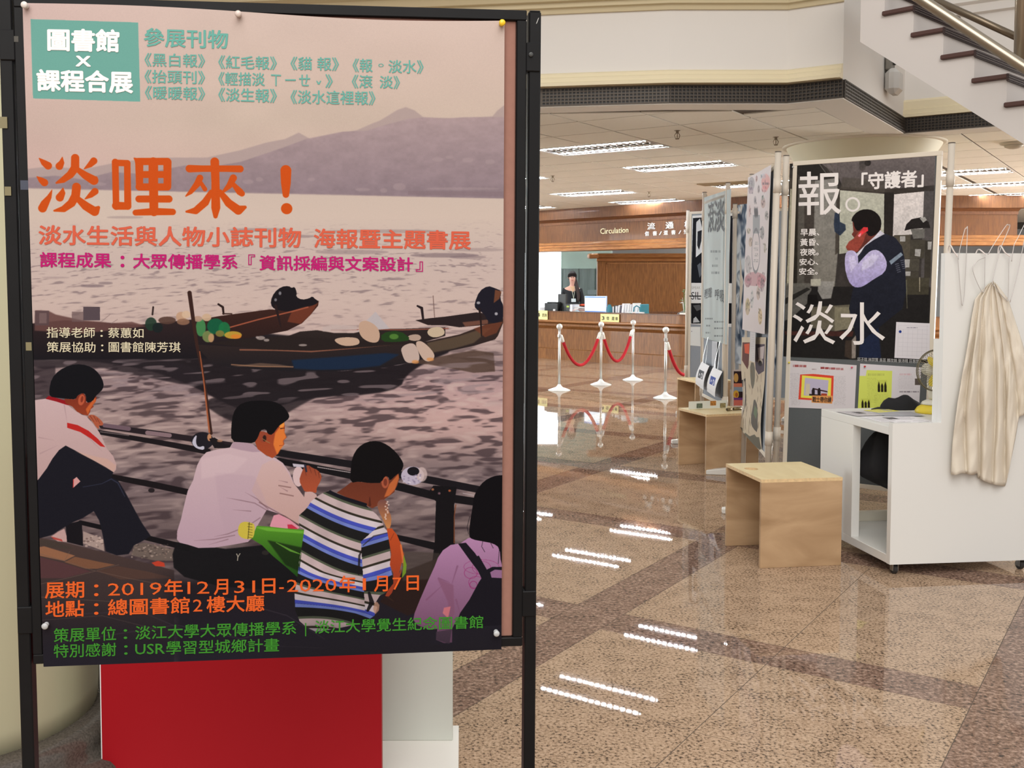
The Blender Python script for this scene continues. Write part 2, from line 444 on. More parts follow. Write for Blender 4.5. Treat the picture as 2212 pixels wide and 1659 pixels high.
# ------------------------------------------------------------------ ceiling with tiles, sprinklers, light fittings
ZC = 2.9
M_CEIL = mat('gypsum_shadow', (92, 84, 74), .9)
M_TILE = mat('ceiling_tile', (240, 237, 226), .9, var=.02, scale=120, bump=.15)
edge = [(-9.0, 9.75), (.63, 8.23), (1.10, 8.15), (1.62, 8.07), (2.54, 8.07)]
k1 = gw(2.126, 8.079); k2 = gw(2.150, 10.317); k3 = gw(-6.0, 10.317)
edge = edge + [(k1.x, k1.y), (k2.x, k2.y), (k3.x, k3.y)]
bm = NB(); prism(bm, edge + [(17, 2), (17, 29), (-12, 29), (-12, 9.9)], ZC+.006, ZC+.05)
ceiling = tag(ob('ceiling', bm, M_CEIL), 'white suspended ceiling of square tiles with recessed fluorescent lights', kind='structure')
CA, CB = .65, .68
fixtures = []
for j in (-3, -2, -1, 0, 1, 2, 3, 4):
    for i in (0, 3, 7, 10, 13, 17):
        g1 = 1.705 + 2.6*j; g2 = 9.26 + CB*i
        p = gw(g1+CA, g2+CB/2)
        if g1 < 4.0 and i < 7: continue
        if p.x < -6 or p.x > 12 or p.y > 24 or p.y < 7: continue
        fixtures.append((g1, g2))
def is_fix(g1, g2): return any(abs(g1-a) < .05 or abs(g1-a-CA) < .05 for a, b in fixtures if abs(b-g2) < .05)
def clip(poly, a, b, c):           # keep a*x+b*y>=c
    out = []
    for i in range(len(poly)):
        p = poly[i]; q = poly[(i+1) % len(poly)]; dp = a*p[0]+b*p[1]-c; dq = a*q[0]+b*q[1]-c
        if dp >= 0: out.append(p)
        if (dp >= 0) != (dq >= 0):
            t = dp/(dp-dq); out.append((p[0]+(q[0]-p[0])*t, p[1]+(q[1]-p[1])*t))
    return out
cells = []
for i in range(-12, 30):
    for j in range(-6, 26):
        g1 = 3.655 + CA*i; g2 = 9.26 + CB*j
        p = gw(g1+CA/2, g2+CB/2, ZC)
        if not (-9 < p.x < 14 and 5 < p.y < 25): continue
        if is_fix(g1, g2): continue
        pl_ = [(g1, g2), (g1+CA, g2), (g1+CA, g2+CB), (g1, g2+CB)]
        if g1 < 2.30: pl_ = clip(pl_, 0, 1, 10.317+.28)
        elif g1 < 2.9: pl_ = clip(clip(pl_, 0, 1, 8.352), 1, 0, 2.405)
        else:
            n = Vector((.495, .869)); c = n.x*2.55+n.y*8.40
            pl_ = clip(pl_, n.x, n.y, c)
        if len(pl_) < 3: continue
        ar = abs(sum(pl_[k][0]*pl_[(k+1) % len(pl_)][1]-pl_[(k+1) % len(pl_)][0]*pl_[k][1] for k in range(len(pl_))))/2
        if ar < .01: continue
        v = in_view(p, 40); big = 0
        if v and not (v[0] < 1120): big = ar*F*F*1.4/v[2]**3
        if big < 60: big = 0
        cells.append((big, g1, g2, pl_, ar))
cells.sort(key=lambda c: -c[0])
full = None; GAP = .011
def tile_bm(bm, P, z0, z1):
    a = [bm.verts.new(p) for p in P]; b = [bm.verts.new(p + Vector((0, 0, z1-z0))) for p in P]
    n = len(P); fs = [bm.faces.new(a), bm.faces.new(b)] + [bm.faces.new((a[i], a[(i+1) % n], b[(i+1) % n], b[i])) for i in range(n)]
    bmesh.ops.recalc_face_normals(bm, faces=fs)
bmr = NB()
for n, (big, g1, g2, pl_, ar) in enumerate(cells):
    cx = sum(p[0] for p in pl_)/len(pl_); cy = sum(p[1] for p in pl_)/len(pl_)
    sh = [(cx + (p[0]-cx)*(1-2*GAP/CA), cy + (p[1]-cy)*(1-2*GAP/CB)) for p in pl_]
    if big > 0 and n < 300:
        isf = abs(ar-CA*CB) < 1e-4
        c = gw(cx, cy, 0)
        if isf and full: me = full
        else:
            b_ = NB(); tile_bm(b_, [gw(p[0], p[1], ZC-.004)-c for p in sh], ZC-.004, ZC+.008)
            me = bpy.data.meshes.new('ceiling_tile'); b_.to_mesh(me); b_.free(); me.materials.append(M_TILE)
            if isf: full = me
        o = bpy.data.objects.new('ceiling_tile', me); COL.objects.link(o); o.location = c; o.parent = ceiling
    else: tile_bm(bmr, [gw(p[0], p[1], ZC-.004) for p in sh], ZC-.004, ZC+.008)
tag(ob('distant_ceiling_tiles', bmr, M_TILE, ceiling), kind='stuff')

M_TUBE = mat('tube_glow', (255, 255, 255), .4, emit=(240, 248, 255), es=240)
M_REFL = mat('reflector', (225, 225, 225), .25, metal=.7)
M_LOUV = mat('louver', (190, 190, 188), .35, metal=.5)
M_WMETAL = mat('white_metal', (228, 226, 220), .45)
def light_fitting():
    r = empty('ceiling_light')
    L, B = CA*2-.02, CB-.02
    bm = NB()
    for a in ((0, L, 0, .02), (0, L, B-.02, B), (0, .02, .02, B-.02), (L-.02, L, .02, B-.02)): box(bm, a[0], a[1], a[2], a[3], -.006, .02)
    ob('frame', bm, M_WMETAL, r)
    bm = NB()
    for k in range(3):
        y0 = .02 + k*(B-.04)/3; w = (B-.04)/3
        vs = []
        for yy, zz in ((0, .0), (.25, .035), (.75, .035), (1, .0)): vs.append([bm.verts.new((x, y0+yy*w, zz)) for x in (.02, L-.02)])
        for a, b in zip(vs, vs[1:]): bm.faces.new((a[0], b[0], b[1], a[1]))
    ob('reflector', bm, M_REFL, r)
    for k in range(3):
        if k == 1: continue
        y = .02 + (k+.5)*(B-.04)/3; bm = NB(); tube(bm, [(.05, y, .012), (L-.05, y, .012)], .013, 6)
        ob('lamp_tube', bm, M_TUBE, r)
    bm = NB()
    for k in range(3):
        y = .02 + (k+.5)*(B-.04)/3
        for q in range(17):
            x = .06 + q*(L-.12)/16; box(bm, x-.010, x+.010, y-.075, y+.075, -.004, -.001)
    ob('louver', bm, M_LOUV, r)
    return r
def copy_tree(o, parent=None):
    c = o.copy(); COL.objects.link(c)
    for k in ('label', 'group'):
        pass
    if parent: c.parent = parent
    for ch in list(o.children): copy_tree(ch, c)
    return c
lf0 = light_fitting()
rows = sorted(set(round(g[1], 2) for g in fixtures)); colsf = sorted(set(round(g[0], 2) for g in fixtures))
ordn = ['first', 'second', 'third', 'fourth', 'fifth', 'sixth', 'seventh', 'eighth']
for n, (g1, g2) in enumerate(fixtures):
    o = lf0 if n == 0 else copy_tree(lf0)
    q = gw(g1, g2, ZC)
    # local x follows -g1 axis reversed so that the fitting covers two tiles
    o.location = gw(g1+CA*2-.01, g2+.01, ZC); o.rotation_euler = (0, 0, math.atan2(-E1.y, -E1.x))
    ri = rows.index(round(g2, 2)); ci = colsf.index(round(g1, 2))
    v = in_view(gw(g1+CA, g2+CB/2, ZC), 0); 
    if v and v[0] > 1150:
        if ri == 0: lb = 'nearest twin-tube fluorescent ceiling light, right of the black stand post'
        elif ri == 1: lb = 'twin-tube fluorescent ceiling light just beyond the nearest one, left of the display boards'
        else: lb = 'recessed twin-tube ceiling light, %s row from the balcony, %s from the left side' % (ordn[ri], ordn[len(colsf)-1-ci])
    else: lb = 'recessed twin-tube ceiling light beyond the left or right side, %s row, %s column' % (ordn[ri], ordn[len(colsf)-1-ci])
    tag(o, lb, 'ceiling light', 'fluorescent ceiling lights')

# sprinklers, vent and dome on the ceiling
M_BRASS = mat('sprinkler_metal', (130, 116, 96), .4, metal=.7)
for n, (x, y, lb) in enumerate([(1463, 281, 'pendent fire sprinkler nearest the balcony edge'), (1194, 379, 'pendent fire sprinkler close beside the black stand post'),
        (1402, 414, 'pendent fire sprinkler over the left side of the counter header'), (1524, 415, 'pendent fire sprinkler above the pale blue poster board'), (1676, 295, 'thin sprinkler stem in front of the round column')]):
    p = at_z(x, y, ZC); r = empty('sprinkler', p, label=lb, cat='sprinkler', group='ceiling sprinklers')
    bm = NB(); lathe(bm, [(.030, 0), (.028, -.006), (.015, -.008), (.012, -.03)], 16, caps=False); ob('collar', bm, M_BRASS, r)
    bm = NB(); tube(bm, [(-.012, 0, -.028), (-.024, 0, -.05), (-.016, 0, -.075), (0, 0, -.08)], .0035, 5); tube(bm, [(.012, 0, -.028), (.024, 0, -.05), (.016, 0, -.075), (0, 0, -.08)], .0035, 5)
    tube(bm, [(0, 0, -.03), (0, 0, -.078)], .004, 5); ob('yoke', bm, M_BRASS, r)
    bm = NB(); lathe(bm, [(.018, -.08), (.018, -.084)], 12); ob('deflector', bm, M_BRASS, r)
p = at_z(1505, 396, ZC); r = empty('air_vent', p, math.atan2(-E1.y, -E1.x), 'brown slotted air vent in the ceiling above the display boards', 'air vent')
bm = NB()
for a in ((0, .8, 0, .03), (0, .8, .27, .3), (0, .03, .03, .27), (.77, .8, .03, .27)): box(bm, a[0], a[1], a[2], a[3], -.02, -.004)
ob('frame', bm, mat('vent_metal', (168, 150, 120), .5), r)
for k in range(5):
    bm = NB(); box(bm, .03, .77, .045+.045*k, .06+.045*k, -.022, -.004); ob('slat', bm, MATS['vent_metal'], r)
p = at_z(2190, 307, ZC); r = empty('smoke_detector', p, 0, 'round pale dome on the ceiling beside the stair soffit', 'smoke detector')
bm = NB(); lathe(bm, [(.13, 0), (.125, -.02), (.10, -.03)], 24); ob('base', bm, mat('dome_grey', (196, 190, 176), .5), r)
bm = NB(); lathe(bm, [(.09, -.03), (.08, -.05), (.045, -.065), (.01, -.07)], 24); ob('dome', bm, MATS['dome_grey'], r, True)

# ------------------------------------------------------------------ balcony front above the ceiling edge
M_WALL = mat('wall_white', (226, 222, 217), .8)
M_MOLD = mat('moulding_cream', (228, 216, 184), .6)
M_CORN = mat('cornice_beige', (206, 192, 158), .65)
M_BLK = mat('grille_black', (38, 34, 32), .5)
M_BAR = mat('grille_bar', (74, 66, 58), .45, metal=.4)
path = [(x, y) for x, y in edge]           # right-hand side of travel faces the atrium
left = path[:6]; side = path[5:7]; far = path[6:]
bm = NB(); sweep(bm, path, [(0, ZC+.0), (0, 5.2), (-.25, 5.2), (-.25, ZC+.0)]); 
wallb = tag(ob('wall_balcony', bm, M_WALL), 'white balcony front wall above the tiled ceiling', kind='structure')
bm = NB(); sweep(bm, path, [(.004, ZC+.005), (.010, ZC+.005), (.010, ZC+.138), (.004, ZC+.138)]); ob('grille_backing', bm, M_BLK, wallb)
bm = NB()
for a, b in zip(path, path[1:]):
    a = Vector((a[0], a[1], 0)); b = Vector((b[0], b[1], 0)); d = (b-a); L = d.length; d.normalize(); nn = Vector((d.y, -d.x, 0))
    if a.x < -1: a = b - d*4.6; L = 4.6
    if b.y < 7.6 and b.x > 5: L = 3.0
    M = Matrix(((d.x, nn.x, 0, a.x), (d.y, nn.y, 0, a.y), (0, 0, 1, 0), (0, 0, 0, 1)))
    k = 0
    while k*.03 < L:
        boxm(bm, k*.03, k*.03+.009, .012, .02, ZC+.006, ZC+.138, M); k += 1
    for q in range(6): boxm(bm, 0, L, .012, .021, ZC+.008+q*.026-.004, ZC+.008+q*.026+.004, M)
tag(ob('ventilation_grille', bm, M_BAR, wallb), 'black perforated ventilation grille band', kind='stuff')
bm = NB(); sweep(bm, left, [(0, ZC+.145), (.10, ZC+.145), (.10, ZC+.170), (.075, ZC+.178), (.07, ZC+.186), (.07, ZC+.212), (.045, ZC+.220), (.04, ZC+.226), (.04, ZC+.248), (.012, ZC+.262), (0, ZC+.262)])
ob('lower_moulding', bm, M_MOLD, wallb)
bm = NB(); sweep(bm, far, [(0, ZC+.145), (.05, ZC+.145), (.05, ZC+.175), (.042, ZC+.18), (.042, ZC+.215), (.028, ZC+.22), (.028, ZC+.29), (.012, ZC+.31), (0, ZC+.31)])
ob('lower_moulding', bm, M_MOLD, wallb)
bm = NB(); sweep(bm, left, [(0, ZC+.725), (.02, ZC+.725), (.03, ZC+.76), (.06, ZC+.765), (.06, ZC+.80), (.10, ZC+.805), (.13, ZC+.86), (.20, ZC+.88), (.22, ZC+.93), (.30, ZC+.95), (.30, ZC+1.1), (0, ZC+1.1)])
ob('upper_cornice', bm, M_CORN, wallb)
bm = NB(); sweep(bm, far, [(0, ZC+1.02), (.05, ZC+1.03), (.06, ZC+1.10), (.10, ZC+1.12), (.10, ZC+1.2), (0, ZC+1.2)]); ob('upper_cornice', bm, M_WALL, wallb)
bm = NB(); sweep(bm, path, [(.006, ZC-.004), (.006, ZC+.004), (-.27, ZC+.004), (-.27, ZC-.004)]); 
bpy.data.meshes  # ceiling margin strip
ob('edge_strip', bm, mat('edge_white', (232, 228, 220), .8), ceiling)

# ------------------------------------------------------------------ far walls and the lit window behind the counter
WOOD = {}
def wood(name, c1, c2, rough=.5, scale=6, stretch=(9, 9, .7), coat=.2, bump=.05):
    m = bpy.data.materials.new(name); m.use_nodes = True; nt = m.node_tree; b = nt.nodes['Principled BSDF']
    tc = nt.nodes.new('ShaderNodeTexCoord'); mp = nt.nodes.new('ShaderNodeMapping'); mp.inputs['Scale'].default_value = stretch
    nz = nt.nodes.new('ShaderNodeTexNoise'); nz.inputs['Scale'].default_value = scale; nz.inputs['Detail'].default_value = 6; nz.inputs['Distortion'].default_value = .8
    cr = nt.nodes.new('ShaderNodeValToRGB'); cr.color_ramp.elements[0].color = srgb(c1); cr.color_ramp.elements[1].color = srgb(c2)
    cr.color_ramp.elements[0].position = .33; cr.color_ramp.elements[1].position = .68
    nt.links.new(tc.outputs['Object'], mp.inputs[0]); nt.links.new(mp.outputs[0], nz.inputs['Vector']); nt.links.new(nz.outputs['Fac'], cr.inputs[0])
    nt.links.new(cr.outputs[0], b.inputs['Base Color']); b.inputs['Roughness'].default_value = rough; b.inputs['Coat Weight'].default_value = coat*.3; b.inputs['Specular IOR Level'].default_value = .3
    if bump:
        bp = nt.nodes.new('ShaderNodeBump'); bp.inputs['Strength'].default_value = bump; bp.inputs['Distance'].default_value = .002
        nt.links.new(nz.outputs['Fac'], bp.inputs['Height']); nt.links.new(bp.outputs[0], b.inputs['Normal'])
    return m
M_WD = wood('header_wood', (88, 53, 26), (118, 75, 40)); M_WL = wood('panel_wood', (112, 70, 34), (144, 96, 50)); M_WD2 = wood('dark_wood', (96, 62, 40), (122, 80, 52))
M_EDGE = wood('moulding_wood', (134, 86, 48), (166, 114, 66), stretch=(1, 1, 9))
bm = NB(); box(bm, -14, 18, 27.0, 27.2, 0, 5.2); tag(ob('wall_back', bm, mat('wall_pale', (222, 226, 228), .8)), 'pale plain wall far behind the wooden counter', kind='structure')
bm = NB(); box(bm, -14.2, -14, -8, 27, 0, 5.2); tag(ob('wall_left', bm, MATS['wall_pale']), 'pale wall closing the left side of the hall', kind='structure')
# staff room wall behind the counter: green-grey upper wall over a darker panelled lower wall
bm = NB(); box(bm, 1.2, 3.6, 24.6, 24.75, 0, 2.9); wg = tag(ob('wall_staff_room', bm, mat('wall_green', (150, 168, 156), .7)), 'grey-green wall behind the staff member', kind='structure')
for k in range(6):
    bm = NB(); box(bm, 1.24+k*.39, 1.24+k*.39+.375, 24.55, 24.6, 0, 1.83, .004); ob('wall_panel', bm, mat('panel_greygreen', (104, 116, 112), .35, var=.18, scale=3, stretch=(6, 1, .5)), wg)
bm = NB(); box(bm, 3.0, 3.5, 24.5, 24.56, 1.2, 1.32); ob('noticeboard', bm, mat('notice_grey', (120, 132, 132), .6), wg)
# window
win = empty('window_1', (-.6, 23.2, 0), 0, 'bright white daylight window left of the staff member', None, kind='structure')
bm = NB(); box(bm, -2.2, 2.83, 0, .03, .75, 2.2); ob('window_pane', bm, mat('daylight_pane', (255, 255, 255), .3, emit=(240, 248, 255), es=3.2), win)
bm = NB()
for a in (-2.24, -1.0, .3, 1.6): box(bm, a, a+.04, -.03, .0, .72, 2.24)
box(bm, -2.24, 2.84, -.03, 0, .70, .75); box(bm, -2.24, 2.84, -.03, 0, 2.2, 2.25); ob('window_frame', bm, M_WMETAL, win)

# ------------------------------------------------------------------ wooden circulation counter with its header
K = (4.82, 16.6)
cpath = [(-4.5, 26.5), (1.523, 20.134), (3.859, 17.635), K, (9.35, 16.6)]
cp = [(-2.0, 23.9)] + cpath[1:]
counter = empty('service_counter', (3.2, 18.4, 0), 0, 'long wooden circulation counter with stepped mouldings behind the rope barrier', 'counter')
def swp(name, path, prof, m, parent):
    bm = NB(); sweep(bm, path, prof); o = ob(name, bm, m, parent)
    o.location = -parent.location; return o
swp('front_panel', cp, [(0, .2), (0, .60), (.04, .64), (.06, .66), (.06, .70), (0, .74), (0, .92), (-.05, .92), (-.05, .2)], M_WL, counter)
swp('plinth', cp, [(.03, 0), (.03, .205), (.012, .22), (-.05, .22), (-.05, 0)], M_WL, counter)
swp('ledge', cp, [(.0, .70), (.09, .725), (.105, .74), (.105, .762), (.09, .77), (-.02, .77), (-.02, .70)], M_EDGE, counter)
swp('top_cap', cp, [(.012, .92), (.012, .94), (-.10, .94), (-.10, .92)], M_WD, counter)
swp('worktop', cp, [(-.05, .76), (-.05, .80), (-.85, .80), (-.85, .76)], M_WD2, counter)
for i in range(3):
    a = Vector(cp[1]).lerp(Vector(cp[2]), .0)
header = empty('counter_header', (3.2, 18.4, 2.1), 0, 'wooden header panel with cornices hanging from the ceiling above the counter', 'header')
hp = [(-2.0, 23.9)] + cpath[1:3] + [K, (9.0, 16.6)]
def swh(name, prof, m, path=hp):
    bm = NB(); sweep(bm, path, prof); o = ob(name, bm, m, header); o.location = -header.location; return o
swh('crown_board', [(.14, 2.70), (.14, 2.895), (-.2, 2.895), (-.2, 2.70)], M_WD, hp[:-1] + [(9.12, 16.6)])
swh('crown_cove', [(0, 2.60), (.02, 2.60), (.03, 2.65), (.10, 2.69), (.14, 2.70), (0, 2.70)], M_WD2)
swh('sign_panel', [(0, 2.25), (0, 2.61), (-.2, 2.61), (-.2, 2.25)], M_WD)
swh('lower_cornice', [(0, 2.27), (.02, 2.26), (.03, 2.22), (.09, 2.20), (.10, 2.17), (.15, 2.15), (.16, 2.10), (.15, 2.095), (-.2, 2.095), (-.2, 2.27)], M_EDGE, hp[:-1] + [(9.1, 16.6)])
# raised lettering on the header
PH = Plane(cpath[1], cpath[2])
M_GOLD = mat('brass_letter', (206, 190, 150), .35, metal=.3); M_SILV = mat('silver_letter', (236, 238, 236), .35)
lettering('lettering', 'Circulation', [(1297.5, 493), (1358, 490), (1358, 502), (1297.5, 505.5)], PH, M_GOLD, header, .004, .0, 0, .72, thick=.012)
lettering('lettering', '流', [(1399, 481), (1415.5, 480), (1415.5, 495.5), (1399, 496.5)], PH, M_SILV, header, .004, .010, thick=.012)
lettering('lettering', '通', [(1438.5, 479), (1455.5, 478), (1455.5, 493.5), (1438.5, 494.5)], PH, M_SILV, header, .004, .010, thick=.012)
lettering('lettering', '櫃', [(1479, 477), (1496, 476), (1496, 491.5), (1479, 492.5)], PH, M_SILV, header, .004, .010, thick=.012)
for ch, x in (('借', 1393.5), ('書', 1410.5), ('/', 1424), ('還', 1434), ('書', 1450.5), ('/', 1466), ('預', 1477), ('約', 1494)):
    y = 500-(x-1393)*.052; w = 9 if ch != '/' else 6
    lettering('lettering', ch, [(x, y), (x+w, y-.4), (x+w, y+9.5), (x, y+10)], PH, M_SILV, header, .004, .006, thick=.008)
# wooden back wall with its own cornice
bm = NB(); box(bm, 0, 6.2, 0, .12, 0, 2.09); wb = ob('back_cabinet', bm, M_WL); wb.location = (2.77, 21.0, 0)
tag(wb, 'tall wooden panelled partition with lit cornice behind the counter', 'partition')
bm = NB(); sweep(bm, [(-.02, 0), (6.2, 0)], [(0, 1.93), (.05, 1.94), (.06, 1.98), (.14, 2.02), (.16, 2.05), (.20, 2.09), (0, 2.09)]); ob('cornice', bm, M_EDGE, wb)
bm = NB(); box(bm, -.2, 0, -.2, .12, 1.99, 2.09, .02); ob('cornice_return', bm, M_EDGE, wb)
for a in ((.18, .20, .8, 1.9), (5.9, 5.93, .8, 1.9)): 
    bm = NB(); box(bm, a[0], a[1], -.012, 0, a[2], a[3]); ob('panel_trim', bm, M_EDGE, wb)
bm = NB(); box(bm, .18, 5.93, -.012, 0, 1.88, 1.90); ob('panel_trim', bm, M_EDGE, wb)
bm = NB(); box(bm, .18, 5.93, -.02, 0, .86, .90); ob('panel_trim', bm, M_WD2, wb)

# yellow counter signs
def yellow_sign(x0, y0, x1, y1, txts, lb):
    pl = Plane((cpath[1][0], cpath[1][1]), (cpath[2][0], cpath[2][1])); pl.o = pl.o + pl.n*.03
    s0, t0 = pl.st(x0, y1, .0); s1, t1 = pl.st(x1, y0, .0)
    bm = NB(); box(bm, s0, s1, t0, t1, -.012, 0)
    p = pl.w((s0+s1)/2, t0, 0); r = empty('counter_sign', p, 0, lb, 'sign', 'yellow counter signs')
    on_plane('sign_board', bm, mat('sign_yellow', (250, 244, 168), .6), pl, r)
    for (b, q, of) in txts: lettering('lettering', b, q, pl, mat('ink_olive', (72, 66, 30), .7), r, .001, of, thick=.001)
yellow_sign(1297, 679, 1337, 697, [('3', [(1300, 681.5), (1306, 681.5), (1306, 692), (1300, 692)], .03), ('借', [(1310, 683.5), (1316, 683.7), (1316, 691.5), (1310, 691.3)], .01), ('還', [(1321, 684), (1327.5, 684.2), (1327.5, 692), (1321, 691.8)], .01), ('書', [(1329, 684.5), (1335, 684.7), (1335, 692), (1329, 691.8)], .01)], 'pale yellow counter sign with the number 3 on the counter front')
yellow_sign(1150, 671, 1182.5, 690, [('4', [(1160, 674), (1166.5, 674), (1166.5, 685), (1160, 685)], .03), ('諮詢', [(1171, 676.5), (1181, 677), (1181, 685), (1171, 684.6)], .01)], 'pale yellow counter sign half hidden behind the black stand post')
# ------------------------------------------------------------------ rope barrier
M_CHR = mat('brushed_steel', (214, 216, 214), .28, metal=.75)
M_ROPE = mat('red_velvet', (176, 18, 34), .9)
posts = [(1.3407, 14.123, 'steel ball-top barrier post, leftmost of four'), (2.025, 14.894, 'steel ball-top barrier post between the two red rope loops'), (2.612, 15.604, 'steel ball-top barrier post furthest back, nearest the counter'), (2.625, 13.158, 'steel ball-top barrier post nearest the display boards')]
sp0 = None
for n, (x, y, lb) in enumerate(posts):
    if sp0 is None:
        sp0 = empty('barrier_post')
        bm = NB(); lathe(bm, [(.155, 0), (.155, .006), (.10, .028), (.05, .045), (.026, .07), (.020, .085)], 32); ob('base', bm, mat('base_steel', (232, 236, 234), .3, metal=.3), sp0, True)
        bm = NB(); lathe(bm, [(.0175, .07), (.0175, .86)], 16); ob('pole', bm, M_CHR, sp0, True)
        bm = NB(); lathe(bm, [(.008, .845)] + [(.043*math.sin(a), .885-.043*math.cos(a)) for a in [math.pi*k/10 for k in range(1, 10)]] + [(.003, .928)], 20); ob('ball', bm, mat('ball_steel', (226, 228, 226), .3, metal=.4), sp0, True)
        bm = NB(); lathe(bm, [(.024, .74), (.026, .745), (.026, .775), (.024, .78)], 14); ob('collar', bm, M_CHR, sp0)
        o = sp0
    else: o = copy_tree(sp0)
    o.location = (x, y, 0); tag(o, lb, 'barrier post', 'rope barrier posts')
def rope(a, b, sag, lb, name='barrier_rope'):
    a = Vector(a); b = Vector(b); d = (b-a).normalized(); A = a + d*.035; B = b - d*.035
    r = empty(name, a, 0, lb, 'rope', 'red velvet barrier ropes'); pts = []
    for k in range(25):
        t = k/24; p = A.lerp(B, t); p.z -= sag*(1-(2*t-1)**2); pts.append(p-a)
    bm = NB(); tube(bm, pts[1:-1], .022, 10); ob('rope', bm, M_ROPE, r, True)
    for e, f in ((pts[0], pts[1]), (pts[-1], pts[-2])):
        bm = NB(); tube(bm, [e, e.lerp(f, 1.25)], .024, 10); ob('end_cap', bm, mat('cap_white', (236, 236, 230), .35), r, True)
rope((posts[0][0], posts[0][1], .76), (posts[1][0], posts[1][1], .76), .44, 'red velvet rope between the leftmost and middle barrier posts')
rope((posts[1][0], posts[1][1], .76), (posts[2][0], posts[2][1], .76), .44, 'red velvet rope between the middle and rear barrier posts')
rope((posts[3][0], posts[3][1], .72), (3.30, 13.95, .74), .46, 'red velvet rope running behind the display boards')
o = copy_tree(sp0); o.location = (3.30, 13.95, 0); tag(o, 'steel ball-top barrier post hidden behind the display boards', 'barrier post', 'rope barrier posts')

# ------------------------------------------------------------------ things on the counter
PC = Plane(cpath[1], cpath[2]); CT = .80
def cpt(x, back, z=CT):
    """point on the counter worktop seen at photo column x, 'back' metres behind the front"""
    pl = Plane(cpath[1], cpath[2]); s, t = pl.st(x, 660, -back); p = pl.w(s, 0, -back); return Vector((p.x, p.y, z))
RZ = math.atan2(PC.u.y, PC.u.x)
M_PLB = mat('black_plastic', (26, 28, 30), .4); M_PLD = mat('charcoal_plastic', (58, 60, 60), .45); M_WP = mat('white_paper', (240, 240, 240), .7)
def cthing(name, x, back, lb, cat, group=None): return empty(name, cpt(x, back), RZ, lb, cat, group)
r = cthing('monitor', 1286, .35, 'white-framed computer monitor with a lit screen on the counter', 'monitor')
bm = NB(); box(bm, -.27, .27, 0, .03, .09, .44, .006); ob('bezel', bm, mat('bezel_blue', (196, 214, 240), .35), r)
bm = NB(); box(bm, -.25, .25, -.004, .0, .115, .425); ob('screen', bm, mat('screen_white', (235, 245, 255), .3, emit=(232, 246, 255), es=.95), r)
bm = NB(); box(bm, -.25, .25, -.006, -.003, .405, .425); ob('title_bar', bm, mat('screen_blue', (60, 110, 190), .3, emit=(50, 110, 190), es=.5), r)
bm = NB(); box(bm, -.16, .25, -.006, -.003, .37, .378); ob('menu_bar', bm, mat('screen_cyan', (120, 200, 230), .3, emit=(120, 200, 230), es=.6), r)
bm = NB(); box(bm, -.25, .25, -.006, -.003, .118, .15); ob('task_bar', bm, MATS['screen_blue'], r)
bm = NB(); box(bm, -.035, .035, .02, .04, .01, .1); box(bm, -.12, .12, -.04, .12, 0, .012); ob('stand', bm, M_WP, r)
r = cthing('printer', 1190, .30, 'low black printer at the left end of the counter', 'printer')
bm = NB(); box(bm, -.18, .18, 0, .3, 0, .29, .012); ob('body', bm, M_PLB, r)
bm = NB(); box(bm, .06, .12, -.004, 0, .12, .17, .002); ob('label_patch', bm, M_WP, r)
bm = NB(); box(bm, -.15, .15, .04, .26, .29, .31, .008); ob('lid', bm, M_PLD, r)
r = cthing('desktop_monitor', 1213.5, .42, 'tall charcoal screen seen from its side beside the printer', 'monitor')
bm = NB(); box(bm, -.11, .11, 0, .05, .08, .47, .01); ob('body', bm, M_PLD, r)
bm = NB(); box(bm, -.13, .13, -.05, .12, 0, .02); box(bm, -.03, .03, 0, .04, .02, .1); ob('stand', bm, M_PLB, r)
bm = NB(); tube(bm, [(.02, -.03, .02), (.0, -.04, .16), (.05, -.05, .22), (.09, -.04, .18), (.09, -.04, .02)], .008, 6); ob('cable', bm, M_PLD, r, True)
r = cthing('computer_tower', 1226.5, .26, 'small black computer tower with a green sticker', 'computer')
bm = NB(); box(bm, -.055, .055, 0, .3, 0, .28, .006); ob('case', bm, M_PLB, r)
bm = NB(); box(bm, -.03, .035, -.003, 0, .21, .245); ob('sticker', bm, mat('sticker_green', (170, 190, 70), .5), r)
def block(name, x, back, w, d, h, col, lb, cat, group=None, bev=.004):
    r = cthing(name, x, back, lb, cat, group); bm = NB(); box(bm, -w/2, w/2, 0, d, 0, h, bev); ob('body', bm, mat(name+'_%d_%d_%d' % col, col, .5), r); return r
r = block('file_box', 1233.5, .22, .06, .22, .27, (226, 230, 238), 'narrow white file box right of the computer tower', 'box')
r = cthing('paper_stack', 1241, .25, 'loose stack of white papers in front of the staff member', 'papers')
rs = random.Random(4)
for k in range(9):
    bm = NB(); a = rs.uniform(-.03, .03); box(bm, -.10+a, .10+a, rs.uniform(-.02, .02), .25, .025*k, .025*k+.02, .003); ob('paper', bm, mat('paper_pile', (238, 234, 232), .7) if k % 3 else mat('paper_pink', (232, 190, 180), .7), r)
r = cthing('box_file', 1252, .53, 'bright orange document tray behind the monitor', 'tray')
bm = NB(); box(bm, -.2, .16, 0, .3, 0, .03); box(bm, -.2, -.18, 0, .3, 0, .25); box(bm, -.2, .16, .28, .3, 0, .27); box(bm, -.2, .16, 0, .3, .12, .14); box(bm, -.2, .16, 0, .3, .24, .26)
ob('tray', bm, mat('tray_orange', (226, 92, 52), .5), r)
bm = NB(); box(bm, -.1, .1, .02, .25, .15, .235, .004); ob('black_folder', bm, M_PLB, r)
bm = NB(); box(bm, -.16, .12, .02, .25, .03, .10, .004); ob('papers', bm, MATS['paper_pile'], r)
r = cthing('tape_dispenser', 1245, .18, 'low pale blue tape dispenser at the counter edge', 'dispenser')
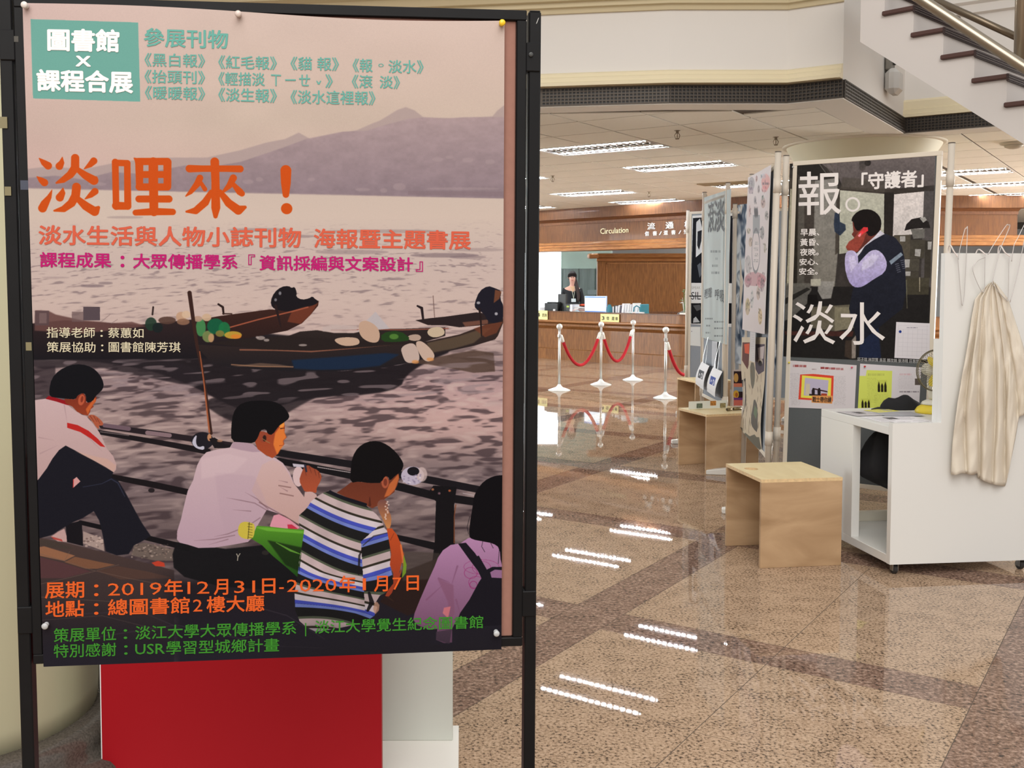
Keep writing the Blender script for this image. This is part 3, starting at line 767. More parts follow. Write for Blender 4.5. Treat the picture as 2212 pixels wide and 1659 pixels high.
bm = NB(); tube(bm, [(-.1, 0, .05), (-.06, 0, .10), (.02, 0, .13), (.1, 0, .09), (.14, 0, .04)], [.03, .04, .045, .04, .03], 8); ob('body', bm, mat('pale_blue', (170, 196, 208), .5), r, True)
r = cthing('water_jug', 1316.5, .42, 'teal bottle standing right of the monitor', 'bottle')
bm = NB(); lathe(bm, [(.055, 0), (.062, .02), (.062, .18), (.05, .23), (.03, .26), (.03, .28)], 18); ob('body', bm, mat('teal_plastic', (56, 134, 152), .35), r, True)
# books in a teal rack
r = cthing('book_rack', 1353, .30, 'teal desktop rack holding leaning books and leaflets', 'rack')
bm = NB(); box(bm, -.33, .35, -.02, .24, 0, .015); box(bm, .32, .345, -.02, .24, 0, .30, .01); box(bm, -.33, -.31, -.02, .24, 0, .10, .01); box(bm, -.33, .345, .225, .24, 0, .14); ob('rack', bm, MATS['teal_plastic'], r)
bm = NB(); tube(bm, [(.25, -.03, .02), (.20, -.04, .16), (.21, -.04, .24), (.26, -.03, .27), (.32, -.02, .24), (.34, -.02, .1), (.34, -.02, .02)], .012, 8); ob('hoop', bm, MATS['teal_plastic'], r, True)
cols = [(238, 226, 230), (44, 58, 58), (236, 236, 240), (224, 224, 228), (90, 80, 96), (244, 244, 246), (232, 232, 236), (246, 246, 248), (206, 200, 210), (244, 244, 246), (238, 240, 244), (236, 236, 240)]
names = ['pale pink', 'dark green', 'white', 'light grey', 'purple-spined', 'tall white', 'off-white', 'wide white', 'lilac-edged', 'slanted white', 'ice white', 'glossy white']
xx = 1323
for k, c in enumerate(cols):
    w = [3, 3, 4, 4, 3, 7, 5, 6, 4, 8, 6, 5][k]; wm = w*19/F; hh = [.23, .25, .24, .26, .25, .29, .26, .27, .28, .30, .27, .26][k]
    b = cthing('book', xx+w/2, .34, '%s book in the teal rack, %s' % (names[k], 'toward its left end' if k < 5 else 'toward its middle' if k < 9 else 'toward its right end'), 'book', 'books in the teal counter rack')
    b.location.z += .015; bm = NB(); box(bm, -wm/2, wm/2, 0, .17, 0, hh, .002); lean = .12 if k > 2 else 0.0
    for v in bm.verts: v.co.x += v.co.z*lean
    ob('cover', bm, mat('book_%d' % k, c, .5), b)
    bm = NB(); box(bm, -wm/2+.004, wm/2-.004, -.002, .165, .01, hh-.008)
    for v in bm.verts: v.co.x += v.co.z*lean
    ob('pages', bm, M_WP if k not in (1, 4) else mat('book_%d' % k, c, .5), b); xx += w
bm = NB(); box(bm, -.2, .2, 0, .02, 0, .16, .003); r = cthing('leaflet_holder', 1372, .2, 'low white leaflet holder with orange and green dots before the rack', 'holder'); ob('panel', bm, M_WP, r)
for k, (a, c) in enumerate([(-.13, (60, 190, 170)), (-.05, (236, 110, 60)), (.03, (120, 160, 220))]):
    bm = NB(); box(bm, a, a+.05, -.003, 0, .1, .14); ob('dot', bm, mat('dot%d' % k, c, .5), r)
r = cthing('desk_clock', 1172, .35, 'red item with white top left of the printer', 'box'); bm = NB(); box(bm, -.1, .08, 0, .1, 0, .10, .01); ob('body', bm, mat('brick_red', (150, 60, 40), .5), r); bm = NB(); box(bm, -.1, .08, 0, .1, .11, .2, .01); ob('upper', bm, mat('light_box', (214, 214, 214), .5), r)
r = cthing('flower_pot', 1478, .6, 'white and green potted plant at the right of the counter', 'plant')
bm = NB(); lathe(bm, [(.05, 0), (.07, .02), (.085, .14), (.08, .15)], 16); ob('pot', bm, M_WP, r, True)
rs = random.Random(2)
for k in range(16):
    a = rs.uniform(0, 6.28); h = rs.uniform(.1, .42); l = rs.uniform(.05, .14); bm = NB()
    p0 = Vector((0, 0, .12)); p1 = Vector((math.cos(a)*l*.5, math.sin(a)*l*.5, .14+h)); d = Vector((math.cos(a), math.sin(a), .3))*.07; sd = Vector((-math.sin(a), math.cos(a), 0))*.03
    tube(bm, [p0, p1], .003, 4); vs = [bm.verts.new(q) for q in (p1, p1+d*.5+sd, p1+d, p1+d*.5-sd)]; bm.faces.new(vs); ob('leaf', bm, mat('leaf_green', (70, 120, 60), .6) if k % 3 else M_WP, r)
r = cthing('round_chair', 1470, .75, 'grey round-backed office chair behind the counter', 'chair')
r.location.z = 0
bm = NB(); lathe(bm, [(.2, .44), (.24, .46), (.24, .5), (.2, .52)], 20); ob('seat', bm, M_PLD, r, True)
bm = NB(); tube(bm, [(-.22, .2, .72), (-.2, .22, .92), (0, .24, 1.0), (.2, .22, .92), (.22, .2, .72)], .02, 8); ob('backrest', bm, mat('chair_grey', (150, 152, 154), .5), r, True)
bm = NB(); tube(bm, [(0, 0, .05), (0, 0, .45)], .03, 8)
for k in range(5): tube(bm, [(0, 0, .07), (.27*math.cos(k*1.257), .27*math.sin(k*1.257), .03)], .018, 6)
ob('base', bm, M_PLB, r)

# ------------------------------------------------------------------ staff member
def skin_mesh(name, pts, edges, rad, m, parent, sub=2, root=0):
    me = bpy.data.meshes.new(name); me.from_pydata([Vector(p) for p in pts], edges, []); o = bpy.data.objects.new(name, me); COL.objects.link(o)
    me.materials.append(m); o.modifiers.new('skin', 'SKIN'); 
    for i, r_ in enumerate(rad):
        sv = me.skin_vertices[0].data[i]; sv.radius = r_ if isinstance(r_, tuple) else (r_, r_); sv.use_root = (i == root)
    s = o.modifiers.new('sub', 'SUBSURF'); s.levels = sub; s.render_levels = sub
    o.modifiers['skin'].use_smooth_shade = True
    if parent: o.parent = parent
    return o
pp = at_y(1236, 660, 20.95)
person = empty('person', (pp.x, pp.y, 0), math.radians(-6), 'person with long black hair, black jacket and white name badge behind the counter', 'person')
M_SKIN = mat('skin', (232, 186, 168), .55); M_HAIR = mat('hair_black', (30, 22, 24), .5); M_JKT = mat('jacket_black', (34, 38, 44), .8); M_TRS = mat('trousers_dark', (36, 36, 42), .8)
HZ = 1.585
body = [(0, 0, .90), (0, 0, 1.08), (0, -.005, 1.24), (0, 0, 1.36), (0, .0, 1.43), (0, -.01, 1.50), (0, -.015, 1.56), (0, -.015, 1.63),
        (.09, 0, .84), (.10, -.01, .48), (.10, .0, .08), (.10, -.12, .04), (-.09, 0, .84), (-.10, -.01, .48), (-.10, 0, .08), (-.10, -.12, .04),
        (.16, 0, 1.34), (.20, .02, 1.10), (.19, -.14, .95), (.15, -.26, .93), (-.16, 0, 1.34), (-.20, .02, 1.10), (-.19, -.14, .95), (-.15, -.26, .93)]
be = [(0, 1), (1, 2), (2, 3), (3, 4), (4, 5), (5, 6), (6, 7), (0, 8), (8, 9), (9, 10), (10, 11), (0, 12), (12, 13), (13, 14), (14, 15), (3, 16), (16, 17), (17, 18), (18, 19), (3, 20), (20, 21), (21, 22), (22, 23)]
br = [(.13, .10), (.11, .09), (.13, .10), (.13, .09), .05, .05, (.072, .085), (.07, .08), .075, .055, .04, .03, .075, .055, .04, .03, .05, .042, .032, .022, .05, .042, .032, .022]
skin_mesh('body', body, be, br, M_SKIN, person)
for s in (1, -1):
    for k in range(5):
        x = .15*s + (k-2)*.014; L = [.05, .075, .08, .072, .055][k]
        if k == 0: skin_mesh('finger', [(x*.98, -.26, .935), (x-.02*s, -.29, .93), (x-.03*s, -.31, .925)], [(0, 1), (1, 2)], [.009, .008, .006], M_SKIN, person, 1)
        else: skin_mesh('finger', [(x, -.27, .935), (x, -.27-L*.55, .94), (x, -.27-L, .925)], [(0, 1), (1, 2)], [.009, .008, .006], M_SKIN, person, 1)
jk = [(0, 0, .92), (0, 0, 1.08), (0, -.005, 1.24), (0, 0, 1.345), (.16, 0, 1.335), (.205, .02, 1.10), (.195, -.12, .96), (-.16, 0, 1.335), (-.205, .02, 1.10), (-.195, -.12, .96)]
skin_mesh('jacket', jk, [(0, 1), (1, 2), (2, 3), (3, 4), (4, 5), (5, 6), (3, 7), (7, 8), (8, 9)], [(.15, .12), (.14, .11), (.155, .12), (.14, .10), .068, .055, .045, .068, .055, .045], M_JKT, person)
skin_mesh('trousers', [(0, 0, .93), (.09, 0, .84), (.10, -.01, .48), (.10, 0, .1), (-.09, 0, .84), (-.10, -.01, .48), (-.10, 0, .1)], [(0, 1), (1, 2), (2, 3), (0, 4), (4, 5), (5, 6)], [(.15, .12), .09, .07, .06, .09, .07, .06], M_TRS, person)
bm = NB()
vs = [bm.verts.new(p) for p in ((-.055, -.115, 1.415), (.05, -.115, 1.415), (.02, -.13, 1.29))]; vs2 = [bm.verts.new(v.co+Vector((0, .02, 0))) for v in vs]
bm.faces.new(vs); bm.faces.new(list(reversed(vs2)))
for i in range(3): bm.faces.new((vs[i], vs2[i], vs2[(i+1) % 3], vs[(i+1) % 3]))
ob('neckline', bm, mat('neck_skin', (226, 190, 150), .6), person)
# hair: cap with fringe and the long fall over one shoulder
bm = NB(); bmesh.ops.create_uvsphere(bm, u_segments=20, v_segments=14, radius=1)
for v in bm.verts:
    x, y, z = v.co
    if y < -.35 and z < .35: x *= .86; y = -.35 + (y+.35)*.1
    v.co = Vector((x*.092, y*.112+.008, z*.115+1.625))
    if y < -.3 and z < .35: v.co.y += .05
ob('hair', bm, M_HAIR, person, True)
skin_mesh('hair_length', [(.03, .06, 1.60), (.07, .03, 1.48), (.10, -.06, 1.38), (.13, -.12, 1.24), (.12, -.135, 1.10)], [(0, 1), (1, 2), (2, 3), (3, 4)], [(.06, .05), (.06, .04), (.06, .03), (.055, .025), (.03, .02)], mat('hair_brown', (50, 36, 34), .55), person)
skin_mesh('ear', [(-.078, -.01, 1.60), (-.084, -.005, 1.58)], [(0, 1)], [(.012, .02), (.010, .016)], M_SKIN, person, 1)
for s in (-1, 1):
    bm = NB(); bmesh.ops.create_icosphere(bm, subdivisions=2, radius=.009)
    for v in bm.verts: v.co = Vector((v.co.x*1.5+.030*s, v.co.y*.6-.094, v.co.z*.7+1.598))
    ob('eye', bm, mat('eye_dark', (40, 28, 26), .3), person, True)
    bm = NB(); box(bm, .03*s-.017, .03*s+.017, -.098, -.09, 1.615, 1.620, .001); ob('eyebrow', bm, M_HAIR, person)
skin_mesh('nose', [(0, -.092, 1.60), (0, -.108, 1.572), (0, -.098, 1.562)], [(0, 1), (1, 2)], [.007, .011, .009], M_SKIN, person, 1)
bm = NB(); bmesh.ops.create_icosphere(bm, subdivisions=2, radius=.02)
for v in bm.verts: v.co = Vector((v.co.x*1.1, v.co.y*.25-.092, v.co.z*.3+1.540))
ob('mouth', bm, mat('lips', (196, 110, 104), .5), person, True)
bm = NB(); box(bm, -.02, .075, -.155, -.148, 1.10, 1.17, .006); ob('name_badge', bm, mat('badge_white', (222, 238, 244), .4), person)
bm = NB(); tube(bm, [(-.05, -.11, 1.42), (.0, -.13, 1.30), (.028, -.152, 1.17)], .004, 5); tube(bm, [(.05, -.11, 1.42), (.045, -.13, 1.30), (.028, -.152, 1.17)], .004, 5); ob('lanyard', bm, mat('lanyard_pale', (210, 220, 200), .6), person)

# ------------------------------------------------------------------ round columns
M_COL = mat('column_cream', (222, 217, 190), .6); M_COLG = mat('column_base_granite', (84, 78, 72), .16, var=.35, scale=160)
r = tag(empty('column', (4.07, 10.45, 0)), 'thick round cream column with flared capital behind the black poster board', kind='structure')
bm = NB(); lathe(bm, [(.55, .35), (.55, 2.45), (.56, 2.5), (.60, 2.6), (.66, 2.74), (.735, 2.86), (.745, 2.885), (.745, 2.895)], 64); ob('shaft', bm, M_COL, r, True)
bm = NB(); lathe(bm, [(.765, 2.878), (.785, 2.885), (.785, 2.9)], 64); ob('capital_ring', bm, mat('ring_white', (222, 214, 196), .6), r, True)
bm = NB(); lathe(bm, [(.66, 0), (.66, .18), (.64, .24), (.58, .30), (.56, .35)], 48); ob('plinth', bm, M_COLG, r, True)
r = tag(empty('column', (-1.50, 2.95, 0)), 'round cream column with grey stone base behind the left stand post', kind='structure')
bm = NB(); lathe(bm, [(.395, .22), (.40, .30), (.40, 4.5)], 64); ob('shaft', bm, mat('column_olive_cream', (178, 175, 146), .6), r, True)
bm = NB(); lathe(bm, [(.53, 0), (.53, .08), (.545, .10), (.545, .14), (.53, .155), (.49, .165), (.475, .19), (.48, .21), (.465, .235), (.43, .245), (.40, .24)], 64); ob('plinth', bm, M_COLG, r, True)

# ------------------------------------------------------------------ staircase
M_TRD = mat('tread_brown', (84, 56, 50), .5); M_TRD2 = mat('tread_groove', (58, 40, 38), .6); M_SOF = mat('stair_white', (222, 216, 212), .75); M_STL = mat('stainless', (168, 158, 142), .3, metal=.85)
ang = -.8197; hx, hy = math.cos(ang), math.sin(ang); H = Vector((hx, hy, 0)); Wd = Vector((-hy, hx, 0)); RUN, RISE, TD, SW = .1962, .1773, .2257, 1.25
N0 = Vector((2.9755, 6.8, 3.325))
stair = empty('staircase', (N0 + H*RUN*8).xy.to_3d(), 0, 'open staircase with dark brown treads and white soffit rising at the upper right', 'staircase')
stair['kind'] = 'structure'; del stair['category']
off0 = stair.location
MS = Matrix(((H.x, Wd.x, 0, N0.x-off0.x), (H.y, Wd.y, 0, N0.y-off0.y), (0, 0, 1, N0.z), (0, 0, 0, 1)))   # local x down-run, y across, z up
for i in range(-2, 17):
    zt = -RISE*i; x = RUN*i
    bm = NB(); boxm(bm, x-TD, x-.012, 0, SW, zt-.030, zt, MS, .006); o = ob('tread', bm, M_TRD, stair)
    bm = NB()
    for q in range(3): boxm(bm, x-.016, x, 0, SW, zt-.012-q*.014, zt-.002-q*.014, MS)
    boxm(bm, x-.016, x-.006, .002, SW-.002, zt-.045, zt, MS); ob('nosing', bm, [M_TRD2, M_TRD][i % 1], stair)
# soffit body: polygon in the near plane, extruded across
PN = Plane((N0.x, N0.y), (N0.x+H.x, N0.y+H.y)); 
def near(px, py):
    r_ = ray(px, py); nn = Vector((Wd.x, Wd.y, 0)); k = (N0-EYEP).dot(nn)/r_.dot(nn); p = EYEP+r_*k; return ((p-N0).dot(H), p.z-N0.z)
b0 = near(1909.6, 124); b1 = near(2148, 273); sl = (b1[1]-b0[1])/(b1[0]-b0[0])
top = []
se = near(1853, 119)[0]
for i in range(-1, 17):
    zt = -RISE*i; x = RUN*i
    top += [(x-RUN-.022, zt-.031), (x-.022, zt-.031)]
top[0] = (se, top[0][1]); xe = RUN*16-.022; xb = se
polyp = top + [(xe, -RISE*16-.031-.5), ] + [(xe, b0[1]+sl*(xe-b0[0]))] + [(xb, b0[1]+sl*(xb-b0[0]))]
polyp = [p for k, p in enumerate(polyp) if k != len(top)]
bm = NB()
for (ya, yb) in ((.03, SW-.03),):
    a = [bm.verts.new(MS @ Vector((p[0], ya, p[1]))) for p in polyp]; b = [bm.verts.new(MS @ Vector((p[0], yb, p[1]))) for p in polyp]
    n = len(polyp); fs = [bm.faces.new(a), bm.faces.new(b)] + [bm.faces.new((a[i], a[(i+1) % n], b[(i+1) % n], b[i])) for i in range(n)]
    bmesh.ops.recalc_face_normals(bm, faces=fs); bmesh.ops.triangulate(bm, faces=[f for f in bm.faces if len(f.verts) > 4])
ob('stringer', bm, M_SOF, stair)
# stainless balustrade on the nearer side
pr = 5.9
A = at_y(1960, -21, pr+.25) - off0; B = at_y(2212, 145, pr) - off0; d_ = (B-A)
bm = NB(); tube(bm, [A-d_*.6, A, B, B+d_*1.2], .032, 16); ob('handrail', bm, M_STL, stair, True)
A = at_y(2040, 9, 6.6) - off0; B = at_y(2205, 84, 6.2) - off0; bm = NB(); tube(bm, [A-(B-A)*.8, A, B], .022, 12); ob('lower_rail', bm, mat('stainless_dark', (120, 108, 92), .35, metal=.85), stair, True)
A = at_y(2206, 40, 6.0) - off0; bm = NB(); tube(bm, [A+Vector((0, 0, 1.2)), A+Vector((0, 0, -.25))], .035, 16); ob('baluster', bm, M_STL, stair, True)
# wall lamp on the notch side wall
a = gw(2.126, 8.079); b = gw(2.15, 10.317); PW = Plane(a[:2], b[:2])
def side(px, py): s, t = PW.st(px, py, 0); return s, t
s0, tt = side(1915, 128); s1, tb = side(1915, 208)
r = empty('wall_lamp', PW.w(s0, tb), 0, 'translucent wall lamp with black camera-like mount under the staircase', 'wall lamp')
bm = NB(); box(bm, s0-.10, s0+.06, tt-.11, tt+.02, .01, .06, .01); on_plane('mount', bm, mat('mount_grey', (120, 116, 108), .5), PW, r)
bm = NB(); box(bm, s0-.03, s0+.02, tt-.06, tt-.02, .06, .08, .008); on_plane('lens', bm, M_PLB, PW, r)
bm = NB(); box(bm, s0-.13, s0+.09, tb, tt-.10, .01, .13, .04); on_plane('diffuser', bm, mat('frosted', (204, 202, 198), .4), PW, r)
# upper floor glazing at the far top right
p0 = gw(1.9, 10.31, 4.15)
r = tag(empty('window_2', (p0.x, p0.y, 0)), 'bluish upper window with white sill above the staircase', kind='structure')
M2 = Matrix(((-E1.x, -E2.x, 0, 0), (-E1.y, -E2.y, 0, 0), (0, 0, 1, 0), (0, 0, 0, 1)))
bm = NB(); boxm(bm, 0, 4, -.02, .015, 4.25, 5.1, M2); ob('window_pane', bm, mat('glass_teal', (120, 150, 156), .15, emit=(110, 150, 160), es=.35), r)
bm = NB(); boxm(bm, 0, 4, 0, .09, 4.16, 4.25, M2, .01); boxm(bm, 1.2, 1.26, 0, .04, 4.25, 5.1, M2); boxm(bm, 2.4, 2.46, 0, .04, 4.25, 5.1, M2); ob('window_frame', bm, M_WMETAL, r)
# ------------------------------------------------------------------ plywood stools
M_PLY = wood('plywood_face', (166, 134, 100), (202, 170, 134), rough=.5, scale=1.8, stretch=(1.0, 1.0, 3.4), coat=0)
M_PLT = wood('plywood_top', (222, 203, 156), (232, 215, 170), rough=.45, scale=3, stretch=(4, 1, 1), coat=.1)
M_PLE = mat('plywood_edge', (226, 196, 150), .6, var=.12, scale=60)
def stool(loc, rz, w, d, h, hole, lb, name='plywood_stool'):
    r = empty(name, loc, rz, lb, 'stool', 'U-shaped plywood stools'); t = .018
    bm = NB(); box(bm, 0, w, 0, t, 0, h-t, .0015); ob('side_panel', bm, M_PLY, r)
    bm = NB(); box(bm, 0, w, d-t, d, 0, h-t, .0015); ob('side_panel', bm, M_PLY, r)
    bm = NB()
    rings = []
    for z in (h-t, h):
        q = [bm.verts.new((x, y, z)) for x, y in ((0, 0), (w, 0), (w, d), (0, d))]
        hv = []
        if hole:
            hv = [bm.verts.new((hole[0]+.038*math.cos(a*math.pi/12), hole[1]+.038*math.sin(a*math.pi/12), z)) for a in range(24)]
        es = [bm.edges.new((q[i], q[(i+1) % 4])) for i in range(4)] + ([bm.edges.new((hv[i], hv[(i+1) % 24])) for i in range(24)] if hole else [])
        if hole: bmesh.ops.triangle_fill(bm, edges=es, use_beauty=True)
        else: bm.faces.new(q)
        rings.append((q, hv))
    (q0, h0), (q1, h1) = rings
    for i in range(4):
        f = bm.faces.new((q0[i], q0[(i+1) % 4], q1[(i+1) % 4], q1[i])); f.material_index = 1
    for i in range(len(h0)):
        f = bm.faces.new((h0[i], h1[i], h1[(i+1) % 24], h0[(i+1) % 24])); f.material_index = 1
    bmesh.ops.recalc_face_normals(bm, faces=bm.faces[:])
    ob('seat', bm, [M_PLT, M_PLE], r)
    return r
s1 = stool((1.560, 5.278, 0), math.atan2(.061, .446), .452, .475, .471, (.075, .30), 'plywood stool with round finger hole standing by the white desk')
s2 = stool((1.900, 7.90, 0), math.atan2(.09, .30), .47, .45, .47, None, 'plywood stool holding a small photo sheet in front of the pale blue poster')
s3 = stool((2.42, 10.56, 0), math.atan2(.10, .45), .45, .45, .47, None, 'plywood stool furthest back, half hidden by the display board')

# things on the second stool
def local(o, x, y, z):
    a = o.rotation_euler.z; return Vector((o.location.x+x*math.cos(a)-y*math.sin(a), o.location.y+x*math.sin(a)+y*math.cos(a), z))
p = local(s2, .08, .33, .472); r = empty('photo_sheet', p, s2.rotation_euler.z, 'clear standing sheet with small square photos on the plywood stool', 'photo sheet')
bm = NB(); box(bm, -.05, .30, 0, .004, 0, .062); ob('sheet', bm, mat('sheet_pale', (222, 226, 220), .4), r)
for k, (x, z, c) in enumerate([(.02, .018, (96, 108, 92)), (.145, .035, (176, 118, 50)), (.235, .014, (140, 128, 88))]):
    bm = NB(); box(bm, x, x+.052, -.002, 0, z-.012, z+.026); ob('photo', bm, mat('tiny_photo%d' % k, c, .5, var=.5, scale=90), r)
for k, (x, y, a) in enumerate([(.26, .13, .3), (.33, .15, .2)]):
    p = local(s2, x, y, .472); r = empty('brass_tube', p, s2.rotation_euler.z+a, ['short dark brass tube lying on the plywood stool, left of the pair', 'longer dark brass tube lying on the plywood stool, right of the pair'][k], 'tube', 'brass tubes on the stool')
    bm = NB(); L = (.05, .10)[k]; tube(bm, [(0, 0, .013), (L, 0, .013)], .013, 12); ob('tube', bm, mat('old_brass', (128, 112, 78), .35, metal=.5), r, True)
    bm = NB(); tube(bm, [(-.003, 0, .013), (.001, 0, .013)], .010, 12); ob('end_cap', bm, mat('dark_brass', (70, 58, 36), .5), r)

# ------------------------------------------------------------------ display boards on tube posts
M_POST = mat('post_beige', (214, 204, 190), .45); M_FELT = mat('felt_grey', (92, 96, 98), .95, var=.05, scale=200); M_FELTB = mat('felt_bluegrey', (150, 158, 168), .95, var=.04, scale=200)
M_FR = mat('frame_beige', (222, 212, 196), .45); M_CAPB = mat('post_cap', (96, 88, 80), .5); M_FOOT = mat('foot_white', (228, 226, 220), .4)
def board(p0, p1, lb, felt, h=2.33, z0=.20, z1=2.25, feet=(0, 1), inset=.05, lean=0.0, k=0.0):
    pl = Plane(p0, p1, lean, k); L = pl.len
    r = empty('display_board', (pl.o.x, pl.o.y, 0), 0, lb, 'display board', 'grey felt display boards on tube posts')
    def stick(name, s, t0, t1, rad, m):
        bm = NB(); tube(bm, [pl.w(s, t0)-r.location, pl.w(s, t1)-r.location], rad, 16); return ob(name, bm, m, r, True)
    for n_, s in enumerate((0, L)):
        q = pl.w(s, 0) - r.location
        stick('post', s, .05, h-.004, .019, M_POST); stick('post_cap', s, h-.006, h, .020, M_CAPB)
        for zz in (.45, 2.07): stick('clamp', s, zz, zz+.09, .024, M_POST)
        if n_ in feet:
            bm = NB(); n = pl.n; M = Matrix(((n.x, pl.u.x, 0, q.x), (n.y, pl.u.y, 0, q.y), (0, 0, 1, 0), (0, 0, 0, 1)))
            vs = [bm.verts.new(M @ Vector(c)) for c in ((-.28, -.03, 0), (.28, -.03, 0), (.28, .03, 0), (-.28, .03, 0), (-.28, -.03, .035), (-.03, -.03, .065), (.03, -.03, .065), (.28, -.03, .035), (-.28, .03, .035), (-.03, .03, .065), (.03, .03, .065), (.28, .03, .035))]
            for f in ((3, 2, 1, 0), (0, 1, 7, 6, 5, 4), (3, 8, 9, 10, 11, 2), (4, 5, 9, 8), (5, 6, 10, 9), (6, 7, 11, 10), (0, 4, 8, 3), (1, 2, 11, 7)): bm.faces.new([vs[i] for i in f])
            bmesh.ops.recalc_face_normals(bm, faces=bm.faces[:]); bmesh.ops.bevel(bm, geom=bm.edges[:], offset=.006, segments=1, affect='EDGES'); ob('foot', bm, M_FOOT, r)
    a, b = inset, L-inset
    bm = NB(); box(bm, a+.02, b-.02, z0+.02, z1-.02, -.012, .008); on_plane('felt_panel', bm, felt, pl, r)
    bm = NB(); f = .028
    for q in ((a, b, z1-f, z1), (a, b, z0, z0+f), (a, a+f, z0+f, z1-f), (b-f, b, z0+f, z1-f)): box(bm, q[0], q[1], q[2], q[3], -.018, .014, .002)
    on_plane('panel_frame', bm, M_FR, pl, r)
    bm = NB()
    for s in (0, L-inset):
        for zz in (.5, 2.11): box(bm, s, s+inset, zz, zz+.02, -.006, .006)
    on_plane('bracket', bm, M_POST, pl, r)
    return pl, r
PD, bD = board((2.080, 6.737), (2.870, 6.127), 'grey display board carrying the black phone-call poster', M_FELT, h=2.33, z0=.20, z1=2.285, feet=(1,), k=.019)
PCb, bC = board((2.18, 7.87), (1.962, 6.52), 'narrow-looking display board seen edge-on with the food drawings poster', M_FELTB, z0=.36, feet=(0, 1), lean=-.017)
PB, bB = board((2.222, 9.42), (2.207, 8.53), 'display board seen edge-on with the pale blue calligraphy poster', M_FELTB, z0=.45, feet=(0, 1), z1=2.24)
PA, bA = board((2.585, 11.75), (3.60, 11.15), 'furthest display board with the black and white torn-face poster', M_FELTB, z1=2.31, inset=.02)
PE, bE = board((2.42, 9.10), (2.72, 9.0), 'display board behind the food poster holding the curling blue poster', M_FELTB, feet=(0, 1), z1=2.18, h=2.2)

# --- board D: phone-call poster
def K1(x, y): return (1660+x/5.183, 300+y/5.183)
def K2(x, y): return (1660+x/5.183, 600+y/5.183)
c4 = [(1706, 353.5), (2020, 335.5), (2011, 784), (1692, 770)]
c = Canvas(PD, c4, 520, (58, 54, 52), .012)
def kp(f, L): return [f(*p) for p in L]
n1 = vnoise(18, 14, c.X, c.Y, 3); n2 = vnoise(5, 5, c.X, c.Y, 4)
c.a *= (.85+.3*n1)[..., None]
c.poly(kp(K1, [(560, 255), (800, 210), (1870, 170), (1860, 520), (1300, 570), (830, 540), (780, 420)]), (112, 104, 104), 1, (92, 86, 86))
c.poly(kp(K1, [(240, 270), (560, 255), (700, 440), (520, 430), (360, 420), (250, 340)]), (44, 42, 40))
for a, b in (((620, 260), (700, 380)), ((680, 260), (740, 360)), ((560, 270), (640, 380)), ((775, 250), (775, 370))):
    p, q = K1(*a), K1(*b); c.stroke([(p[0], p[1], 1.2), (q[0], q[1], 1.2)], (96, 92, 88))
p = K1(1060, 270); c.ell(p[0], p[1], 9, 11, (70, 66, 64), .9, 2); p = K1(1110, 270); c.ell(p[0], p[1], 7, 7, (52, 48, 46)); p = K1(1050, 320); c.ell(p[0], p[1], 7, 8, (84, 78, 76), .9, 2)
c.poly(kp(K1, [(240, 440), (330, 440), (330, 1640), (190, 1660)]), (78, 72, 66)); c.poly(kp(K1, [(243, 560), (262, 560), (250, 1640), (205, 1640)]), (176, 172, 150)); c.poly(kp(K1, [(262, 440), (330, 440), (320, 1660), (280, 1660)]), (48, 44, 40))
c.poly(kp(K1, [(340, 450), (560, 480), (520, 1660), (320, 1660)]), (104, 100, 94), .9, (90, 86, 80), soft=3)
c.poly(kp(K1, [(400, 700), (520, 700), (480, 1640), (400, 1640)]), (64, 58, 54), .8, soft=5)
c.poly(kp(K1, [(520, 470), (770, 440), (780, 1240), (740, 1660), (500, 1660)]), (140, 138, 134), 1, (126, 122, 114), soft=2)
c.poly(kp(K1, [(760, 560), (830, 560), (820, 1250), (745, 1300)]), (70, 64, 58), .9, soft=2)
c.poly(kp(K1, [(800, 575), (1300, 610), (1290, 1100), (860, 1280), (790, 1290)]), (188, 188, 174), 1, (176, 178, 162))
c.poly(kp(K1, [(800, 540), (1850, 580), (1850, 610), (1320, 620), (800, 575)]), (64, 58, 54), .9)
c.poly(kp(K1, [(830, 430), (1300, 470), (1300, 600), (800, 560)]), (84, 78, 72), .7, soft=3)
c.poly(kp(K1, [(1295, 600), (1400, 600), (1390, 1100), (1290, 1080)]), (44, 40, 38))
c.poly(kp(K1, [(1405, 622), (1740, 590), (1725, 1060), (1390, 1090)]), (226, 218, 216), 1, (206, 200, 198))
c.poly(kp(K1, [(1740, 585), (1850, 585), (1820, 1660), (1700, 1660)]), (84, 80, 80))
c.poly(kp(K1, [(1520, 1030), (1540, 960), (1600, 900), (1700, 880), (1790, 930), (1810, 1000), (1740, 1000), (1600, 1010)]), (40, 36, 36)); c.poly(kp(K1, [(1690, 890), (1750, 875), (1770, 910), (1730, 940)]), (170, 168, 164))
c.poly(kp(K1, [(1590, 1010), (1745, 1010), (1745, 1110), (1620, 1120)]), (110, 108, 104))
for q, col in (([(1405, 1080), (1590, 1075), (1580, 1340), (1430, 1340)], (84, 78, 68)), ([(1590, 1130), (1750, 1130), (1740, 1340), (1580, 1340)], (72, 68, 60)), ([(1750, 1140), (1820, 1140), (1810, 1560), (1740, 1560)], (60, 56, 50)), ([(1500, 1345), (1690, 1345), (1680, 1480), (1510, 1480)], (78, 74, 66)), ([(1520, 1485), (1680, 1485), (1670, 1640), (1530, 1640)], (70, 66, 58))): c.poly(kp(K1, q), col)
